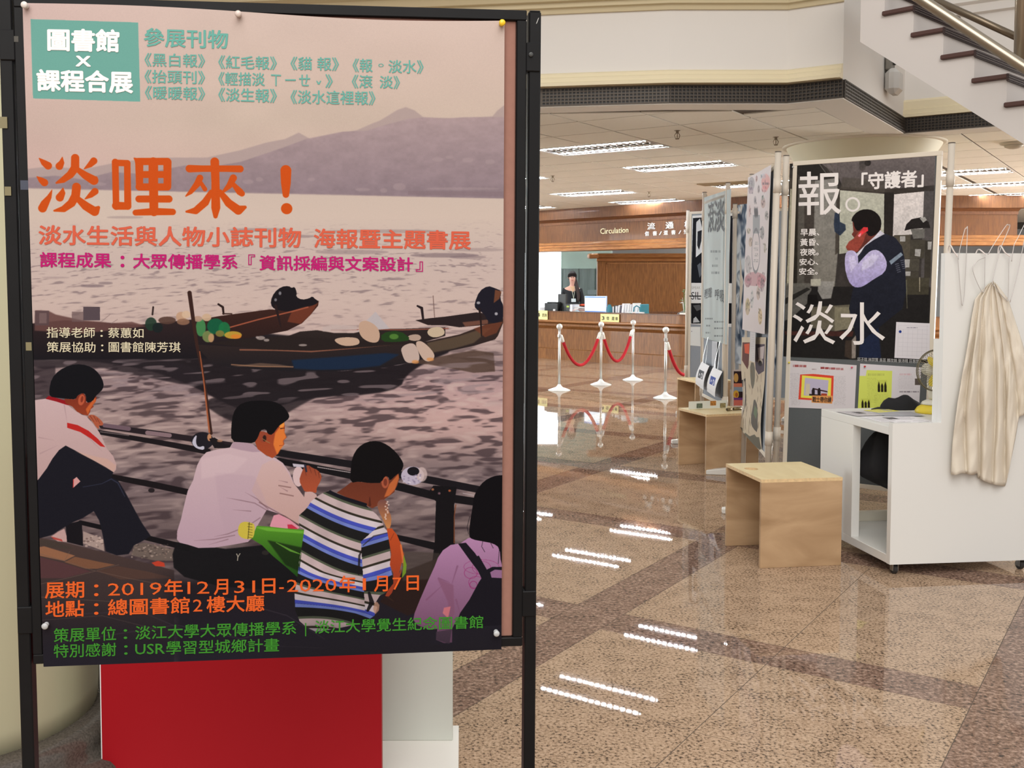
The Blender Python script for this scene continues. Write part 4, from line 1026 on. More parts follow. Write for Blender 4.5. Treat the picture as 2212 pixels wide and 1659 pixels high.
for q in ([(1470, 1090), (1530, 1090), (1530, 1150), (1470, 1150)], [(1640, 1235), (1705, 1235), (1695, 1320), (1635, 1310)], [(1520, 1350), (1580, 1350), (1575, 1440), (1525, 1440)], [(1530, 1485), (1590, 1485), (1585, 1535), (1530, 1535)], [(1780, 1150), (1825, 1150), (1820, 1240), (1780, 1240)]): c.poly(kp(K1, q), (170, 168, 166))
# lower half
c.poly(kp(K2, [(170, 100), (1800, 100), (1790, 960), (140, 880)]), (36, 34, 34))
c.poly(kp(K2, [(190, 60), (480, 60), (460, 140), (190, 250)]), (110, 108, 102), .8, soft=3); c.poly(kp(K2, [(190, 250), (480, 110), (480, 140), (440, 200), (430, 290), (250, 460), (180, 480), (180, 340)]), (104, 102, 98), .9, soft=2); c.poly(kp(K2, [(190, 230), (430, 110), (470, 130), (190, 300)]), (44, 42, 40))
c.poly(kp(K2, [(560, 40), (740, 40), (700, 230), (600, 240), (550, 150)]), (150, 148, 144), .9, soft=2); c.rect(*K2(472, 15), *K2(585, 90), (176, 174, 160))
c.poly(kp(K2, [(480, 330), (910, 300), (960, 560), (740, 600), (470, 560)]), (120, 114, 96), .75, soft=3); c.poly(kp(K2, [(740, 330), (910, 330), (900, 400), (960, 560), (740, 600)]), (150, 144, 120), .55, soft=2)
c.poly(kp(K2, [(180, 600), (480, 600), (950, 600), (940, 660), (190, 640)]), (74, 44, 40), .9, soft=2); c.poly(kp(K2, [(440, 190), (540, 190), (560, 300), (440, 300)]), (24, 22, 22), 1, soft=2)
c.poly(kp(K2, [(1525, 0), (1800, 0), (1790, 190), (1540, 190)]), (70, 66, 54), .9)
p, q = K2(1540, 30), K2(1550, 340); c.stroke([(p[0], p[1], 1.2), (q[0], q[1], .8)], (110, 108, 90)); p, q = K2(1690, 0), K2(1690, 150); c.stroke([(p[0], p[1], 1.2), (q[0], q[1], 1)], (180, 170, 150))
c.poly(kp(K2, [(930, 700), (980, 640), (975, 900), (930, 905)]), (150, 140, 132), .9, soft=2); c.poly(kp(K2, [(860, 700), (930, 700), (930, 910), (850, 880)]), (70, 58, 50), .8, soft=2)
c.poly(kp(K2, [(1030, 560), (1230, 560), (1260, 900), (1010, 900)]), (34, 44, 74), .8, soft=6)
# the caller
c.poly(kp(K1, [(740, 830), (790, 830), (800, 930), (860, 960), (865, 1020), (800, 1085), (740, 1040), (730, 960)]), (46, 56, 74), .95, soft=1)
c.poly(kp(K1, [(1300, 1060), (1420, 1110), (1490, 1200), (1520, 1330), (1530, 1480), (1540, 1700), (1500, 1900), (1000, 2300), (900, 1900), (1000, 1400), (1010, 1330), (1080, 1200), (1180, 1120)]), (38, 40, 52), 1, (30, 32, 42))
c.poly(kp(K1, [(940, 930), (950, 1040), (930, 1070), (960, 1110), (900, 1160), (865, 1210), (880, 1245), (960, 1245), (1000, 1270), (1060, 1210), (1200, 1080), (1260, 1010), (1150, 960), (1000, 930)]), (120, 60, 52), 1, (96, 50, 44))
c.poly(kp(K1, [(865, 1210), (900, 1150), (950, 1120), (1010, 1040), (1060, 1020), (1090, 1060), (1060, 1160), (990, 1270), (890, 1250)]), (158, 74, 62), .9, soft=1)
c.poly(kp(K1, [(925, 920), (940, 870), (1000, 810), (1080, 785), (1170, 800), (1240, 860), (1265, 930), (1255, 1010), (1210, 1070), (1130, 1100), (1090, 1040), (1060, 990), (1000, 1040), (960, 990), (950, 930)]), (30, 26, 26), smooth=1)
c.poly(kp(K1, [(1010, 1060), (1060, 990), (1110, 990), (1115, 1030), (1060, 1060), (1020, 1100)]), (226, 62, 68)); c.poly(kp(K1, [(1000, 1080), (1040, 1050), (1030, 1090), (1010, 1100)]), (250, 150, 160))
c.poly(kp(K1, [(1250, 1025), (1300, 1065), (1180, 1130), (1080, 1200), (1000, 1320), (980, 1290), (1080, 1190), (1190, 1090)]), (208, 206, 220))
c.poly(kp(K1, [(860, 1270), (920, 1245), (970, 1260), (1000, 1310), (1010, 1390), (1060, 1330), (1140, 1250), (1220, 1240), (1290, 1300), (1330, 1400), (1300, 1500), (1180, 1570), (1080, 1640), (1020, 1665), (950, 1660), (890, 1590), (850, 1430)]), (196, 188, 226), 1, (166, 156, 206), smooth=1)
c.poly(kp(K1, [(1050, 1380), (1160, 1290), (1240, 1310), (1160, 1420), (1040, 1480)]), (216, 212, 238), .7, soft=3); c.poly(kp(K1, [(900, 1330), (960, 1300), (990, 1400), (920, 1500)]), (214, 208, 236), .6, soft=3)
c.poly(kp(K1, [(1000, 1310), (1060, 1250), (1020, 1370), (1005, 1400)]), (40, 42, 56))
c.poly(kp(K1, [(1350, 1370), (1480, 1270), (1505, 1300), (1370, 1410)]), (130, 144, 160))
for (x, y) in ((1440, 1430), (1500, 1390)):
    for q in range(5): a = K1(x-20+q*6, y-25+q*22); c.stroke([(a[0], a[1], .9), (a[0]+6, a[1]-1.5, .9)], (130, 134, 150), .8)
p = K1(942, 735); c.a *= (.90+.14*vnoise(3, 3, c.X, c.Y, 14)+.10*vnoise(11, 9, c.X, c.Y, 15))[..., None]
for a in range(0, 36): c.stroke([(p[0]+13.8*math.cos(a*.1745), p[1]+13.8*math.sin(a*.1745), 2.1), (p[0]+13.8*math.cos((a+1)*.1745), p[1]+13.8*math.sin((a+1)*.1745), 2.1)], (240, 234, 232))
KP = .95
p0 = PD.w(*PD.st(1850, 770, .012), .012)
rp = empty('phone_call_poster', (p0.x, p0.y, p0.z), 0, 'dark photo poster of a man on a red phone with large white characters', 'poster')
c.sheet('poster_sheet', c4, c.material('phone_poster_print', KP, .35), rp, .012, nx=6, ny=6)
M_INKW = mat('print_white', (240, 234, 232), .5)
for body, q, of in (('報', [(1725, 370), (1817, 367), (1817, 463), (1725, 466)], .006), ('「守護者」', [(1861, 373.5), (1996, 366.5), (1995, 403), (1860, 410)], .03), ('早晨、', Q(1729, 494, 1770, 510, -1), .02), ('黃昏、', Q(1728.5, 515.5, 1769, 531.5, -1), .02),
                    ('夜晚。', Q(1728, 537, 1768.5, 552.5, -1), .02), ('安心、', Q(1727, 558.5, 1767.5, 573.5, -1), .02), ('安全。', Q(1726, 579, 1766.5, 594, -1), .02), ('淡', [(1713, 649), (1806, 649), (1804, 745), (1711, 742)], .0), ('水', [(1813, 650), (1912, 652), (1912, 747), (1813, 745)], .0)):
    lettering('lettering', body, q, PD, M_INKW, rp, .0135, of)
lettering('lettering', '邱子瑄 林羿賢 吳芸 賴玟錡 張沛晴 莊惠閔', Q(1852, 771.5, 1985, 780, 5), PD, mat('print_grey', (196, 196, 196), .6), rp, .0135, .0)
def pin(x, y, pl, off, col, lb, name='push_pin'):
    s, t = pl.st(x, y, off); r = empty(name, pl.w(s, t, off), 0, lb, 'push pin')
    bm = NB(); lathe(bm, [(.0045, 0), (.0045, .004), (.003, .005), (.003, .009), (.0055, .0095), (.0058, .012), (.004, .014)], 14)
    for v in bm.verts: v.co = Vector((v.co.x+s, v.co.y+t, v.co.z+off))
    on_plane('head', bm, mat('pin_%d_%d_%d' % col, col, .3), pl, r, True); return r
pin(1714, 361, PD, .013, (190, 190, 190), 'clear pin at the top left corner of the phone-call poster')
# sheets pinned below
def Kd(x, y): return (1740+x/4.608, 740+y/4.608)
q4 = [(1701.5, 778.5), (1850.5, 789), (1846, 885.5), (1696.5, 880)]
c = Canvas(PD, q4, 700, (222, 216, 220), .012)
c.lines(1706, 806, 1730, 876, 26, (150, 146, 150), .9, .5); c.lines(1800, 812, 1828, 876, 24, (150, 146, 150), .9, .45, seed=3); c.lines(1732, 800, 1798, 806, 2, (160, 150, 155), .8, .4)
c.lines(1709, 788, 1747, 793, 1, (150, 50, 50), 5, .85, 4, 2, .03); c.lines(1770, 793, 1828, 797, 1, (150, 50, 50), 4.5, .85, 4, 5, .06); c.lines(1753, 797, 1764, 799, 1, (110, 80, 80), 2, .7)
c.poly(kp(K2, [(355, 1085), (500, 1078), (730, 1100), (720, 1385), (335, 1362)]), (226, 78, 58)); c.poly(kp(K2, [(375, 1093), (705, 1125), (695, 1365), (362, 1342)]), (240, 232, 96)); c.poly(kp(K2, [(408, 1120), (672, 1150), (660, 1330), (395, 1318)]), (196, 188, 212))
c.poly(kp(K2, [(420, 1185), (465, 1190), (460, 1315), (412, 1310)]), (214, 204, 180)); c.poly(kp(K2, [(500, 1235), (660, 1270), (660, 1285), (500, 1250)]), (70, 50, 56)); c.poly(kp(K2, [(455, 1300), (590, 1310), (590, 1325), (455, 1320)]), (60, 50, 46)); c.poly(kp(K2, [(590, 1295), (655, 1298), (655, 1325), (590, 1322)]), (170, 72, 50))
for x in (503, 568): c.poly(kp(K2, [(x-18, 1320), (x-20, 1265), (x-8, 1235), (x+8, 1235), (x+16, 1265), (x+14, 1320)]), (44, 36, 40))
c.poly(kp(K2, [(485, 1318), (718, 1322), (712, 1410), (482, 1398)]), (232, 162, 96))
rr_ = empty('newsletter_sheet', PD.w(*PD.st(1770, 882, .012), .012), 0, 'white newsletter sheet with a red and yellow framed photo pinned below the phone-call poster', 'sheet')
c.sheet('paper', q4, c.material('newsletter_print', KP, .6), rr_, .012)
lettering('lettering', '戰士帶你練', kp(K2, [(494, 1330), (706, 1334), (702, 1400), (492, 1392)]), PD, mat('ink_dark', (60, 40, 30), .6), rr_, .0135, .02)
pin(1705.5, 783, PD, .013, (232, 214, 60), 'yellow pin holding the left newsletter sheet'); pin(1841, 793.5, PD, .013, (220, 90, 120), 'pink pin holding the right corner of the left newsletter sheet')
q4 = [(1858, 785.5), (1990, 794), (1984, 905), (1852, 903)]
c = Canvas(PD, q4, 700, (222, 217, 222), .012)
c.poly(kp(K2, [(1100, 1035), (1385, 1045), (1365, 1590), (990, 1590), (1010, 1100), (1090, 1100)]), (218, 228, 108)); c.lines(1872, 816, 1897, 870, 18, (150, 156, 70), .8, .5); c.lines(1886, 850, 1922, 880, 10, (150, 156, 70), .8, .5, seed=2); c.lines(1873, 807, 1912, 812, 1, (170, 176, 90), 5, .6, 5, 9)
for (a, b, w, h) in ((1895, 821, 21, 26), (1860, 861, 20, 20)):
    c.rect(a, b, a+w, b+h, (206, 214, 96)); 
    for k in range(3): c.poly([(a+1+k*w/3, b+h), (a+1+k*w/3, b+h*.45), (a+w/6+k*w/3, b+h*(.1+.15*(k % 2))), (a-1+(k+1)*w/3, b+h*.5), (a-1+(k+1)*w/3, b+h)], (34, 30, 24), .95)
c.lines(1938, 812, 1975, 840, 12, (180, 170, 176), .8, .5, seed=6); c.lines(1942, 844, 1990, 849, 1, (90, 80, 90), 3, .7, 4); c.lines(1942, 806, 1972, 812, 1, (210, 150, 160), 4, .5, 4); c.lines(1940, 855, 1990, 890, 14, (186, 180, 186), .8, .4, seed=8); c.rect(1976, 818, 1990, 832, (96, 86, 80))
rr_ = empty('newsletter_sheet', PD.w(*PD.st(1910, 904, .012), .012), 0, 'white newsletter sheet with a yellow-green page and small dark photos behind the fan', 'sheet')
c.sheet('paper', q4, c.material('newsletter_b_print', KP, .6), rr_, .012)
pin(1869, 791.5, PD, .013, (200, 40, 50), 'red pin holding the yellow-green newsletter sheet')
q4 = [(1936, 695.5), (2009, 698.5), (2008, 777), (1932, 773)]
c = Canvas(PD, q4, 900, (226, 222, 228), .016)
for k in range(7): x = 1941+k*10.3; c.stroke([(x, 703 if k in (0, 6) else 712, .25), (x-2, 768+k*.5, .25)], (110, 104, 124), .8)
for k in range(7): y = 711+k*9.4; c.stroke([(1940-k*.2, y, .25), (2004, y+2.2, .25)], (110, 104, 124), .8)
c.stroke([(1941, 703, .25), (2004, 705, .25)], (110, 104, 124), .8); c.lines(1958, 707, 1986, 709, 1, (90, 86, 110), 1.6, .7, 3); c.ell(1944.5, 716.5, 3, 3, (36, 60, 140))
rr_ = empty('calendar_sheet', PD.w(*PD.st(1970, 775, .016), .016), 0, 'white blank calendar grid with one blue dot pinned over the phone-call poster', 'calendar')
c.sheet('paper', q4, c.material('calendar_print', KP, .6), rr_, .016)

# --- board C: food drawings poster over a torn collage
def K5(x, y): return (1440+x/3.95, 380+y/3.95)
def K6(x, y): return (1440+x/5.186, 740+y/5.186)
def K4(x, y): return (1580+x/7.54, 340+y/7.54)
q4 = [K4(270, 330), K4(645, 120), K5(835, 1350), K5(645, 1310)]
c = Canvas(PCb, q4, 520, (232, 222, 222), .03)
rs = random.Random(12)
for (x, y, rx, ry, col) in [(330, 430, 50, 110, (120, 112, 120)), (320, 540, 40, 60, (150, 120, 140)), (560, 400, 70, 130, (226, 110, 100)), (520, 310, 40, 40, (190, 190, 200)), (540, 520, 50, 50, (230, 130, 130)), (410, 350, 16, 50, (170, 100, 90)), (445, 520, 20, 70, (150, 130, 130)), (390, 700, 22, 70, (140, 130, 136)), (520, 740, 36, 90, (170, 130, 120)), (515, 660, 20, 40, (140, 160, 150)), (575, 950, 30, 80, (150, 145, 140)), (285, 1200, 34, 50, (190, 180, 150)), (320, 1380, 34, 80, (190, 160, 130)), (510, 1230, 30, 110, (110, 112, 116)), (300, 880, 16, 100, (190, 150, 150)), (550, 1480, 16, 80, (170, 160, 130))]:
    p = K4(x, y); c.ell(p[0], p[1], rx/7.54, ry/7.54, col, .5, 1)
    for q in range(5): a_ = (p[0]+rs.uniform(-rx, rx)/9, p[1]+rs.uniform(-ry, ry)/9); c.stroke([(a_[0], a_[1], .3), (a_[0]+rs.uniform(-2, 2), a_[1]+rs.uniform(-3, 3), .3)], tuple(int(v*.5) for v in col), .7)
for (x, y, rx, ry, col) in [(700, 755, 28, 78, (170, 166, 166)), (700, 1115, 24, 74, (180, 150, 90)), (700, 1090, 18, 40, (206, 186, 120)), (805, 1200, 15, 70, (214, 176, 100)), (790, 1000, 14, 60, (180, 150, 130)), (760, 880, 90, 60, (190, 110, 120)), (700, 900, 34, 50, (170, 100, 110)), (810, 900, 30, 60, (206, 120, 126)), (740, 1050, 14, 80, (200, 200, 196)), (820, 930, 14, 60, (150, 120, 130))]:
    p = K5(x, y); c.ell(p[0], p[1], rx/3.95, ry/3.95, col, .55, 1)
    for q in range(8): a_ = (p[0]+rs.uniform(-rx, rx)/4.5, p[1]+rs.uniform(-ry, ry)/4.5); c.stroke([(a_[0], a_[1], .35), (a_[0]+rs.uniform(-2.5, 2.5), a_[1]+rs.uniform(-3, 3), .35)], tuple(int(v*.5) for v in col), .7)
p = K4(410, 1060); c.rect(p[0]-7, p[1]-16, p[0]+8, p[1]+24, (150, 154, 160), .8)
for k in range(5): a = K4(380+k*12, 850+(k % 2)*20); c.stroke([(a[0], a[1], .8), (a[0]+1, a[1]+10, .8)], (50, 50, 56), .8)
p = K5(768, 640)
for a in range(40):
    t = a*.157; c.stroke([(p[0]+8.6*math.cos(t), p[1]+46*math.sin(t), .5), (p[0]+8.6*math.cos(t+.157), p[1]+46*math.sin(t+.157), .5)], (120, 120, 124), .8)
for k in range(4): c.lines(K5(748, 0)[0], K5(0, 560+k*50)[1], K5(792, 0)[0], K5(0, 590+k*50)[1], 2, (110, 110, 114), 2, .7, 3, k)
c.lines(K4(500, 0)[0], K4(0, 400)[1], K4(615, 0)[0], K4(0, 460)[1], 1, (40, 30, 40), 5, .7, 2, 3); c.lines(K4(300, 0)[0], K4(0, 380)[1], K4(350, 0)[0], K4(0, 440)[1], 3, (70, 66, 76), 3, .7, 2, 4)
rc = empty('food_drawing_poster', PCb.w(*PCb.st(*K5(740, 1340), .03), .03), 0, 'white poster covered in small food drawings on the edge-on board', 'poster')
c.sheet('poster_sheet', q4, c.material('food_poster_print', .84, .5), rc, .03, nx=8, ny=10, curl=lambda fx, fy: .012*math.sin(fx*3.1)*fy)
q4 = [K6(842, -60), K6(1112, -60), K6(1055, 1240), K6(838, 950)]
c = Canvas(PCb, q4, 480, (224, 210, 186), .018)
c.poly(kp(K6, [(850, 0), (935, 0), (920, 250), (905, 300), (850, 200)]), (110, 66, 60)); c.poly(kp(K6, [(870, 20), (930, 10), (925, 130), (880, 120)]), (226, 96, 60)); c.poly(kp(K6, [(990, 20), (1100, 20), (1085, 320), (1020, 360), (990, 300)]), (96, 86, 100)); c.poly(kp(K6, [(1020, 60), (1095, 40), (1080, 180), (1030, 200)]), (216, 204, 204)); c.ell(*K6(1045, 215), 5, 8, (200, 190, 180)); c.ell(*K6(1043, 235), 4, 6, (60, 56, 60))
c.poly(kp(K6, [(935, 220), (985, 230), (980, 440), (950, 540), (930, 440)]), (128, 124, 112), smooth=1); c.poly(kp(K6, [(825, 430), (880, 400), (875, 700), (850, 830), (830, 760)]), (72, 70, 72)); c.poly(kp(K6, [(838, 500), (870, 480), (866, 640), (845, 680)]), (206, 206, 206)); c.poly(kp(K6, [(975, 610), (1035, 730), (1040, 1020), (985, 960), (955, 880), (965, 740)]), (112, 108, 102), smooth=1); c.poly(kp(K6, [(990, 700), (1030, 760), (1020, 860), (985, 800)]), (128, 150, 120), .8)
c.poly(kp(K6, [(825, 940), (870, 960), (880, 1040), (900, 1010), (950, 1050), (1000, 1030), (1020, 1060), (1045, 1060), (1055, 1215), (900, 1090), (838, 1010)]), (126, 124, 112))
for k in range(30):
    a = K6(840+rs.random()*230, 300+rs.random()*600); c.stroke([(a[0], a[1], .5), (a[0]+rs.uniform(-2, 4), a[1]+rs.uniform(4, 22), .5)], (130, 116, 96), .6)
rc = empty('torn_collage', PCb.w(*PCb.st(*K6(900, 1000), .018), .018), 0, 'torn cream collage with photo scraps hanging below the food drawings poster', 'collage')
c.sheet('collage_sheet', q4, c.material('collage_print', .84, .7), rc, .018, nx=6, ny=12, curl=lambda fx, fy: .015*math.sin(fy*7+fx*3)*fy)
q4 = [K5(712, 1330), K5(757, 1338), K5(752, 1592), K5(708, 1575)]
c = Canvas(PCb, q4, 500, (226, 224, 226), .05); c.lines(q4[0][0]+2, q4[0][1]+5, q4[1][0]-2, q4[2][1]-3, 12, (170, 170, 176), .7, .7)
rc = empty('ruled_note', PCb.w(*PCb.st(*q4[3], .05), .05), 0, 'narrow ruled paper note hanging over the torn collage', 'note'); c.sheet('paper', q4, c.material('note_print', .86, .6), rc, .05)

# --- board B: pale blue calligraphy poster
q4 = [K5(320, 185), K5(550, 110), K5(515, 1440), K5(300, 1378)]
c = Canvas(PB, q4, 430, (200, 212, 212), .014)
c.a *= (.95+.09*vnoise(6, 60, c.X, c.Y, 8))[..., None]
for k, (a, b, y, h) in enumerate([(410, 420, 585, 26), (372, 468, 645, 30), (402, 438, 707, 26), (384, 444, 767, 26), (378, 450, 827, 26)]):
    p, q = K5(a, y-h/2), K5(b, y+h/2); c.lines(p[0], p[1], q[0], q[1], 1, (96, 102, 106), 5, .75, 1.5, k)
for (a, b, y) in ((318, 392, 1218), (405, 505, 1245), (328, 375, 1278), (405, 495, 1300), (325, 372, 1338), (405, 488, 1365)): p, q = K5(a, y-8), K5(b, y+8); c.lines(p[0], p[1], q[0], q[1], 1, (90, 96, 100), 3.4, .8, 1.3, a)
rb = empty('calligraphy_poster', PB.w(*PB.st(*K5(420, 1400), .014), .014), 0, 'pale blue poster with dark brush calligraphy on the second edge-on board', 'poster')
c.sheet('poster_sheet', q4, c.material('calligraphy_print', .84, .5), rb, .014)
MI = mat('brush_ink', (58, 62, 68), .6)
lettering('lettering', '滾', kp(K5, [(352, 235), (402, 205), (402, 480), (352, 490)]), PB, MI, rb, .0165, .014); lettering('lettering', '淡', kp(K5, [(402, 205), (494, 190), (494, 475), (402, 480)]), PB, MI, rb, .0165, .018)
lettering('lettering', '輕聲', kp(K5, [(322, 965), (386, 945), (382, 1040), (320, 1050)]), PB, MI, rb, .0165, .0); lettering('lettering', '呼吸', kp(K5, [(412, 960), (490, 965), (488, 1085), (410, 1050)]), PB, MI, rb, .0165, .0)
p, q = K5(372, 1060), K5(372, 1130); 
q4 = [K5(388, 1408), K5(432, 1415), K5(420, 1640), K5(384, 1620)]
c = Canvas(PB, q4, 500, (214, 220, 228), .02); c.lines(q4[0][0]+1, q4[0][1]+5, q4[1][0]-1, q4[2][1]-3, 12, (170, 176, 186), .7, .7)
rc = empty('ruled_note', PB.w(*PB.st(*q4[3], .02), .02), 0, 'narrow ruled paper note below the calligraphy poster', 'note'); c.sheet('paper', q4, c.material('note_b_print', .86, .6), rc, .02)
# leaflets in clear holders
for k, (q4, col, lb) in enumerate([([K6(392, 215), K6(478, 262), K6(452, 535), K6(360, 462)], (70, 74, 80), 'white hanging leaflet with a dark square emblem, left of the pair'), ([K6(520, 275), K6(625, 325), K6(580, 612), K6(490, 545)], (56, 82, 170), 'white hanging leaflet with a blue square emblem, right of the pair')]):
    c = Canvas(PB, q4, 800, (244, 246, 250), .05)
    cx_ = sum(p[0] for p in q4)/4; cy_ = sum(p[1] for p in q4)/4
    c.poly([(cx_-5, cy_-13), (cx_+5.5, cy_-8), (cx_+4.5, cy_+9), (cx_-5.5, cy_+4)], col); c.ell(cx_+1.6, cy_+1, 2, 6, (232, 236, 240)); c.ell(cx_+1.2, cy_+1, 1.1, 4, col); c.poly([(cx_-3.5, cy_-6), (cx_-1.5, cy_-2), (cx_-3.5, cy_+2)], (232, 236, 240))
    rc = empty('hanging_leaflet', PB.w(*PB.st(*q4[3], .05), .05), 0, lb, 'leaflet', 'hanging leaflets on the display board')
    c.sheet('paper', q4, c.material('leaflet_print%d' % k, .95, .5), rc, .05, nx=4, ny=6, curl=lambda fx, fy: .06*math.sin(fy*2.2)*.6)
    s, t = PB.st(cx_+4, q4[0][1]+3, .03); 
    bm = NB(); 
    for sg in (-1, 1): tube(bm, [(s, t+.24, .012), (s+.01*sg, t+.2, .02), (s+.045*sg, t+.12, .03), (s+.06*sg, t+.06, .04), (s+.055*sg, t, .045)], .0022, 5)
    on_plane('wire_hook', bm, M_CHR, PB, rc)
    bm = NB(); s0_, t0_ = PB.st(q4[2][0]+5, q4[2][1]+2, .03); s1_, t1_ = PB.st(q4[0][0]+6, q4[0][1]+4, .03); box(bm, min(s0_, s1_), max(s0_, s1_)+.02, t0_, t1_, .016, .034); on_plane('backing_stack', bm, mat('leaflet_back', (78, 84, 92), .5), PB, rc)

# --- board A: torn face poster
q4 = [(1495.5, 466), (1680, 458), (1680, 735), (1492, 700)]
q4 = [(1495.5, 466), (1600, 459), (1600, 708), (1492, 700)]
c = Canvas(PA, q4, 430, (238, 240, 242), .012)
c.poly([(1497, 471), (1600, 465), (1600, 612), (1493, 611)], (30, 32, 40)); c.poly([(1504, 480), (1512, 472), (1518, 500), (1516, 545), (1503, 556)], (226, 230, 236)); c.poly([(1507, 500), (1516, 497), (1515, 520), (1510, 540), (1506, 530)], (40, 42, 50)); c.poly([(1506, 573), (1513, 567), (1517, 590), (1511, 600)], (110, 118, 130), .9)
c.poly([(1585, 480), (1592, 486), (1588, 500)], (200, 204, 210)); c.poly([(1493, 655), (1600, 655), (1600, 699), (1493, 699)], (28, 28, 32)); c.poly([(1497, 660), (1512, 658), (1515, 668), (1505, 672)], (90, 92, 96)); c.poly([(1498, 688), (1503, 684), (1512, 696), (1497, 697)], (190, 194, 200))
ra = empty('torn_face_poster', PA.w(*PA.st(1520, 700, .012), .012), 0, 'black and white torn face poster with struck-through word on the furthest board', 'poster')
c.sheet('poster_sheet', q4, c.material('torn_face_print', .9, .5), ra, .012)
MB = mat('ink_black', (28, 28, 32), .6)
lettering('lettering', 'SPEAK OUT', [(1494, 618.5), (1530, 618), (1530, 624), (1494, 624.5)], PA, mat('ink_lightgrey', (170, 166, 164), .6), ra, .0135, .0, 0, .72)
lettering('lettering', 'SILENCE', [(1493, 630), (1558, 629), (1558, 647), (1493, 647)], PA, MB, ra, .0135, -.005, 0, .72)
bm = NB(); s0, t0 = PA.st(1489, 639.5, .012); s1, t1 = PA.st(1560, 639, .012); box(bm, s0, s1, t0-.007, t0+.007, .0135, .015); on_plane('strike_line', bm, MB, PA, ra)
q4 = [(1491, 706), (1513, 706), (1513, 748), (1490, 746)]
c = Canvas(PA, q4, 430, (236, 240, 240), .012); c.ell(1494, 716, .8, .8, (60, 60, 80))
rc = empty('blank_sheet', PA.w(*PA.st(*q4[3], .012), .012), 0, 'small blank white sheet under the torn face poster', 'sheet'); c.sheet('paper', q4, c.material('blank_print', .9, .6), rc, .012)
# --- board E: curling blue poster
q4 = [(1592, 442), (1681, 434), (1683, 803), (1580, 783)]
c = Canvas(PE, q4, 420, (112, 128, 148), .03)
a = vnoise(9, 26, c.X+8*vnoise(20, 20, c.X, c.Y, 1), c.Y, 5); b_ = vnoise(4, 12, c.X+14*vnoise(14, 18, c.X, c.Y, 9), c.Y, 7)
w_ = np.clip((a*.6+b_*.6-.40)*2.4, 0, 1)[..., None]; c.a = c.a*(1-w_)+np.array([.93, .96, .99])*w_
d_ = np.clip((.42-a)*3, 0, 1)[..., None]*.75; c.a = c.a*(1-d_)+np.array([.17, .22, .30])*d_
c.stroke([(1600, 540, 1.2), (1596, 575, 1.2), (1606, 610, 1.4), (1595, 640, 1.2), (1590, 680, 1), (1596, 720, 1)], (240, 246, 250), .9)
c.rect(1676, 430, 1690, 810, (44, 48, 56), .8)
re_ = empty('curling_blue_poster', PE.w(*PE.st(1630, 790, .03), .03), 0, 'curling dark blue poster with smoky white streaks behind the food poster board', 'poster')
c.sheet('poster_sheet', q4, c.material('smoke_print', .95, .35), re_, .035, nx=12, ny=8, curl=lambda fx, fy: -.05*(abs(2*fx-1)**3) + .01*math.sin(fy*9))
q4 = [(1582, 799), (1612, 797), (1612, 880), (1581, 878)]
c = Canvas(PE, q4, 600, (232, 216, 206), .03)
c.rect(1585, 802, 1612, 876, (58, 40, 44)); c.ell(1590, 816, 5, 10, (226, 176, 100)); c.rect(1585, 828, 1612, 838, (232, 140, 110)); c.rect(1585, 836, 1612, 846, (150, 168, 186)); c.ell(1590, 852, 6, 9, (236, 186, 70)); c.ell(1591, 853, 3, 5, (190, 110, 50)); c.rect(1585, 859, 1612, 864, (120, 66, 140)); c.rect(1585, 864, 1612, 876, (226, 124, 110))
rc = empty('bright_picture_strip', PE.w(*PE.st(*q4[3], .03), .03), 0, 'bright orange and purple picture strip low on the rear board', 'picture'); c.sheet('paper', q4, c.material('bright_strip_print', .9, .5), rc, .03)
# ------------------------------------------------------------------ white mobile desk
DA = math.atan2(.087, .733)
desk = empty('mobile_desk', (2.179, 5.134, 0), DA, 'white wheeled desk with a tall front panel on the right', 'desk')
M_DSK = mat('desk_white', (228, 228, 225), .42); M_DSE = mat('desk_edge', (232, 226, 210), .5)
DW, DD, DZ = .80, .775, .06
bm = NB()
prof = [(0, DZ), (DW, DZ), (DW, 1.648), (.262, 1.648), (.262, .785), (0, .785)]
a = [bm.verts.new((x, 0, z)) for x, z in prof]; b = [bm.verts.new((x, .035, z)) for x, z in prof]
fs = [bm.faces.new(a), bm.faces.new(b)] + [bm.faces.new((a[i], a[(i+1) % 6], b[(i+1) % 6], b[i])) for i in range(6)]
bmesh.ops.recalc_face_normals(bm, faces=fs); bmesh.ops.triangulate(bm, faces=[fs[0], fs[1]])
ob('front_panel', bm, M_DSK, desk)
bm = NB(); box(bm, 0, DW, .035, DD, .722, .765, .002); ob('desktop', bm, M_DSK, desk)
bm = NB(); box(bm, 0, DW, .035, DD, DZ, .105, .002); ob('base_shelf', bm, M_DSK, desk)
bm = NB(); box(bm, .0, .045, .40, DD, .105, .722, .001); ob('side_board', bm, M_DSK, desk)
bm = NB(); box(bm, DW-.04, DW, .035, DD, .105, .722, .001); ob('side_board', bm, M_DSK, desk)
bm = NB(); box(bm, .045, DW-.04, DD-.04, DD, .105, .16, .001); ob('back_rail', bm, M_DSE, desk)
bm = NB(); box(bm, .262, .285, .035, .085, .765, 1.21, .001); ob('tall_return', bm, M_DSK, desk)
M_RUB = mat('castor_rubber', (44, 42, 42), .6); M_CM = mat('castor_metal', (150, 148, 144), .3, metal=.8)
